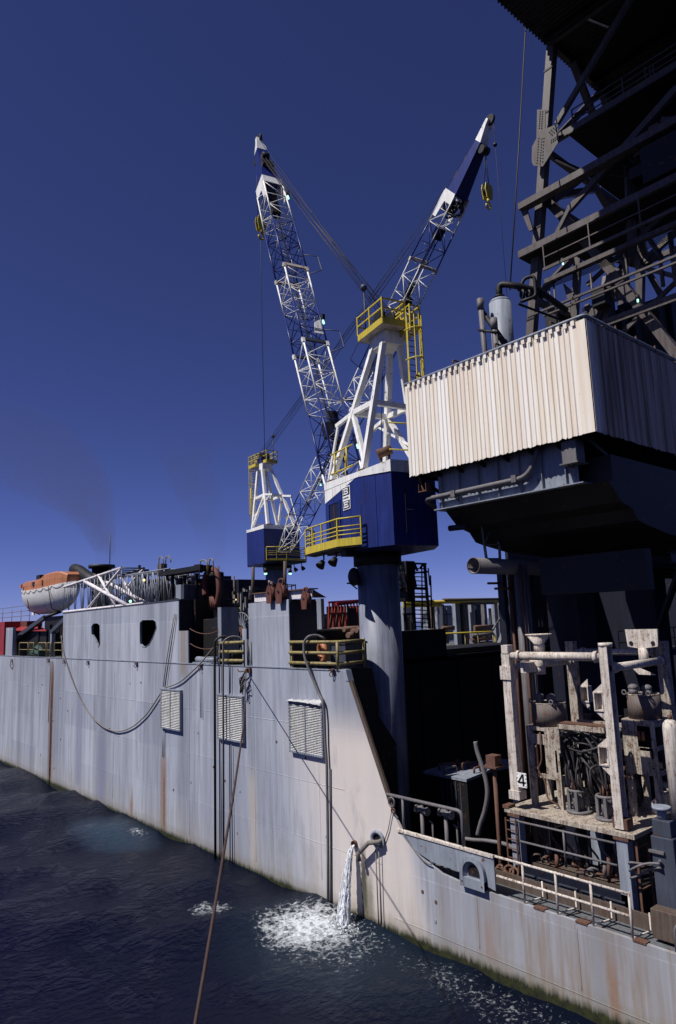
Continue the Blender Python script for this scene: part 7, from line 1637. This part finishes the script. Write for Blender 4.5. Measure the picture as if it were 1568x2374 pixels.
# dense dark gear on the main deck behind the deckhouse, reel and raised block
rnd = random.Random(91)
def gear(fr, x, ytop, X_, wpx, mats, nm, lab, cat, grp):
    a, b2 = WX(fr, x, ytop, X_), WX(fr, x+wpx, ytop, X_)
    if a.z < DK+.3: return
    m_ = rnd.choice(mats); t = thing(nm, lab, cat, (X_, b2.y, DK), grp); hgt = a.z-DK
    MB().box((X_, b2.y, DK), (X_+rnd.uniform(.6, 1.6), a.y, a.z)).build('casing', m_, t, bevel=.03)
    if rnd.random() < .7: MB().box((X_+.1, b2.y+.1, a.z), (X_+.5, b2.y+.1+(a.y-b2.y)*.4, a.z+rnd.uniform(.15, .5))).build('top_box', rnd.choice(mats), t)
    for k in range(rnd.randint(1, 3)):
        y = rnd.uniform(b2.y, a.y); MB().tube([V((X_-.08, y, DK)), V((X_-.08, y, a.z+rnd.uniform(-.3, .5)))], rnd.uniform(.03, .07), 6).build('riser', rnd.choice(('hose', 'brownstain', 'greydark')), t)
for k in range(13): gear('a', rnd.uniform(1380, 1570), rnd.uniform(560, 720), rnd.uniform(22.5, 28), rnd.uniform(25, 60), ('black', 'navy', 'greydark', 'grey'), 'deck_machine', 'dark deck machine crowded behind the cable reel', 'machine', 'machines crowded behind the cable reel')
for k in range(9): gear('a', rnd.uniform(960, 1100), rnd.uniform(560, 640), rnd.uniform(23, 27), rnd.uniform(25, 50), ('black', 'navy', 'greydark'), 'deck_machine', 'dark machine seen past the right end of the stored booms', 'machine', 'machines past the stored booms')
for k in range(8): gear('b', rnd.uniform(1090, 1400), rnd.uniform(430, 560), rnd.uniform(30, 36), rnd.uniform(20, 50), ('black', 'redrust', 'greydark'), 'deck_machine', 'dark machine low behind the right yellow rail', 'machine', 'machines behind the right yellow rail')
for k in range(14):
    x = rnd.uniform(730, 1440); a = WY('c', x, rnd.uniform(560, 700), 36); tag(MB().beam(a, V((a.x, 36, DK)), .2, .2).build('rack_stanchion', rnd.choice(('greydark', 'brownstain', 'black'))), 'plain upright stanchion standing in the gloom behind the pipe rack', 'stanchion', 'stanchions behind the pipe rack')
for k in range(7):
    a = WX('a', rnd.uniform(970, 1380), 500, 22.5); h_ = rnd.uniform(.5, 1.3); tag(MB().tube([V((a.x, a.y, zA-1)), V((a.x, a.y, zA+1.6+h_*.5))], .05, 6).build('slim_pipe', rnd.choice(('brownstain', 'greydark', 'hose'))), 'slim upright pipe rising behind the black gantry', 'pipe', 'slim pipes behind the gantry')

# small fixings that catch the light on the hull side
rnd = random.Random(63)
for (y0, y1, z0, z1, horiz) in ((28.4, 28.4, .6, 9.2, 0), (34.6, 34.6, .6, 9.2, 0), (44.5, 44.5, .8, 9.2, 0), (52.0, 52.0, .8, 9.2, 0), (23.6, 23.6, 1.0, 9.2, 0), (15.6, 15.6, .8, 2.5, 0), (12.0, 12.0, .8, 2.5, 0), (22.0, 70.0, 4.72, 4.72, 1), (20.0, 70.0, 2.38, 2.38, 1), (23.0, 70.0, 7.05, 7.05, 1)):
    MB().tube([V((XH-.002, lerp((0, y0, 0), (0, y1, 0), i/12).y, z0+(z1-z0)*i/12)) for i in range(13)], .011, 5).build('weld_bead', 'hull', ship)
for k in range(26):
    y = rnd.uniform(14, 60); z = rnd.uniform(1.0, 8.6) if y > 22 else rnd.uniform(.8, 2.3)
    MB().box((XH-.02, y-.05, z-.05), (XH, y+.05, z+.05)).build('pad_eye', 'rusty' if k % 3 else 'grey', ship)

# dark valves, pipes and brackets packed inside the pod frame
rnd = random.Random(101)
t = thing('valve_manifold', 'dense dark manifold of pipes and valves packed between the two control pods', 'manifold', (23.6, 13.0, FZ))
for k in range(34):
    x = rnd.uniform(22.9, 25.2); y = rnd.uniform(11.9, 14.6); z = rnd.uniform(FZ, 7.4); m_ = rnd.choice(('black', 'rusty', 'hose', 'brownstain', 'black'))
    if k % 2: MB().tube(bend([V((x, y, FZ)), V((x, y, z)), V((x-rnd.uniform(0, .5), y+rnd.uniform(-.8, .8), z))], .12), rnd.uniform(.03, .07), 8).build('pipe', m_, t)
    else: MB().cyl((x, y-.12, z), (x, y+.12, z), rnd.uniform(.08, .17), n=12).cyl((x, y, z-.25), (x, y, z+.2), .045, n=8).build('valve', m_, t)
for k in range(5):
    y = 12.0+.55*k; MB().box((24.6, y, FZ), (25.0, y+.32, 7.6+.3*(k % 2))).build('bottle_rack', rnd.choice(('black', 'brownstain')), t)
t = thing('hanging_bracket', 'grimy cream bracket with pipe stubs hanging near the rear left post', 'bracket', (24.4, 13.9, 7.0))
MB().beam(V((24.4, 14.7, 7.35)), V((24.4, 12.3, 7.35)), .12, .14).build('bar', 'grimewhite', t)
for y in (14.3, 13.7, 13.0): MB().cyl((24.1, y, 7.15), (24.5, y, 7.15), .11, n=14).build('pipe_stub', 'grimewhite', t)
MB().beam(V((24.4, 13.4, 7.3)), V((24.4, 13.4, FZ)), .09, .09).build('leg', 'grimewhite', t)
t = thing('clevis_plate', 'cream clevis plate with a round eye lying at the right end of the platform', 'plate', (23.2, 11.1, FZ))
MB().prism([V((23.2, 11.5, FZ+.05)), V((23.2, 10.6, FZ+.15)), V((23.2, 10.45, FZ+.45)), V((23.2, 10.6, FZ+.7)), V((23.2, 11.1, FZ+.75)), V((23.2, 11.5, FZ+.4))], (.08, 0, 0)).build('plate', 'whiterust', t); MB().torus((23.19, 10.7, FZ+.45), (1, 0, 0), .1, .02, 16, 6).build('eye', 'rusty', t)
# extra gear silhouetted on the main deck
for k in range(10): gear('a', rnd.uniform(1120, 1360), rnd.uniform(470, 560), rnd.uniform(22.0, 25), rnd.uniform(18, 40), ('black', 'navy', 'greydark', 'redrust'), 'deck_machine', 'dark machine under the black gantry beside the red hose loop', 'machine', 'machines under the gantry')
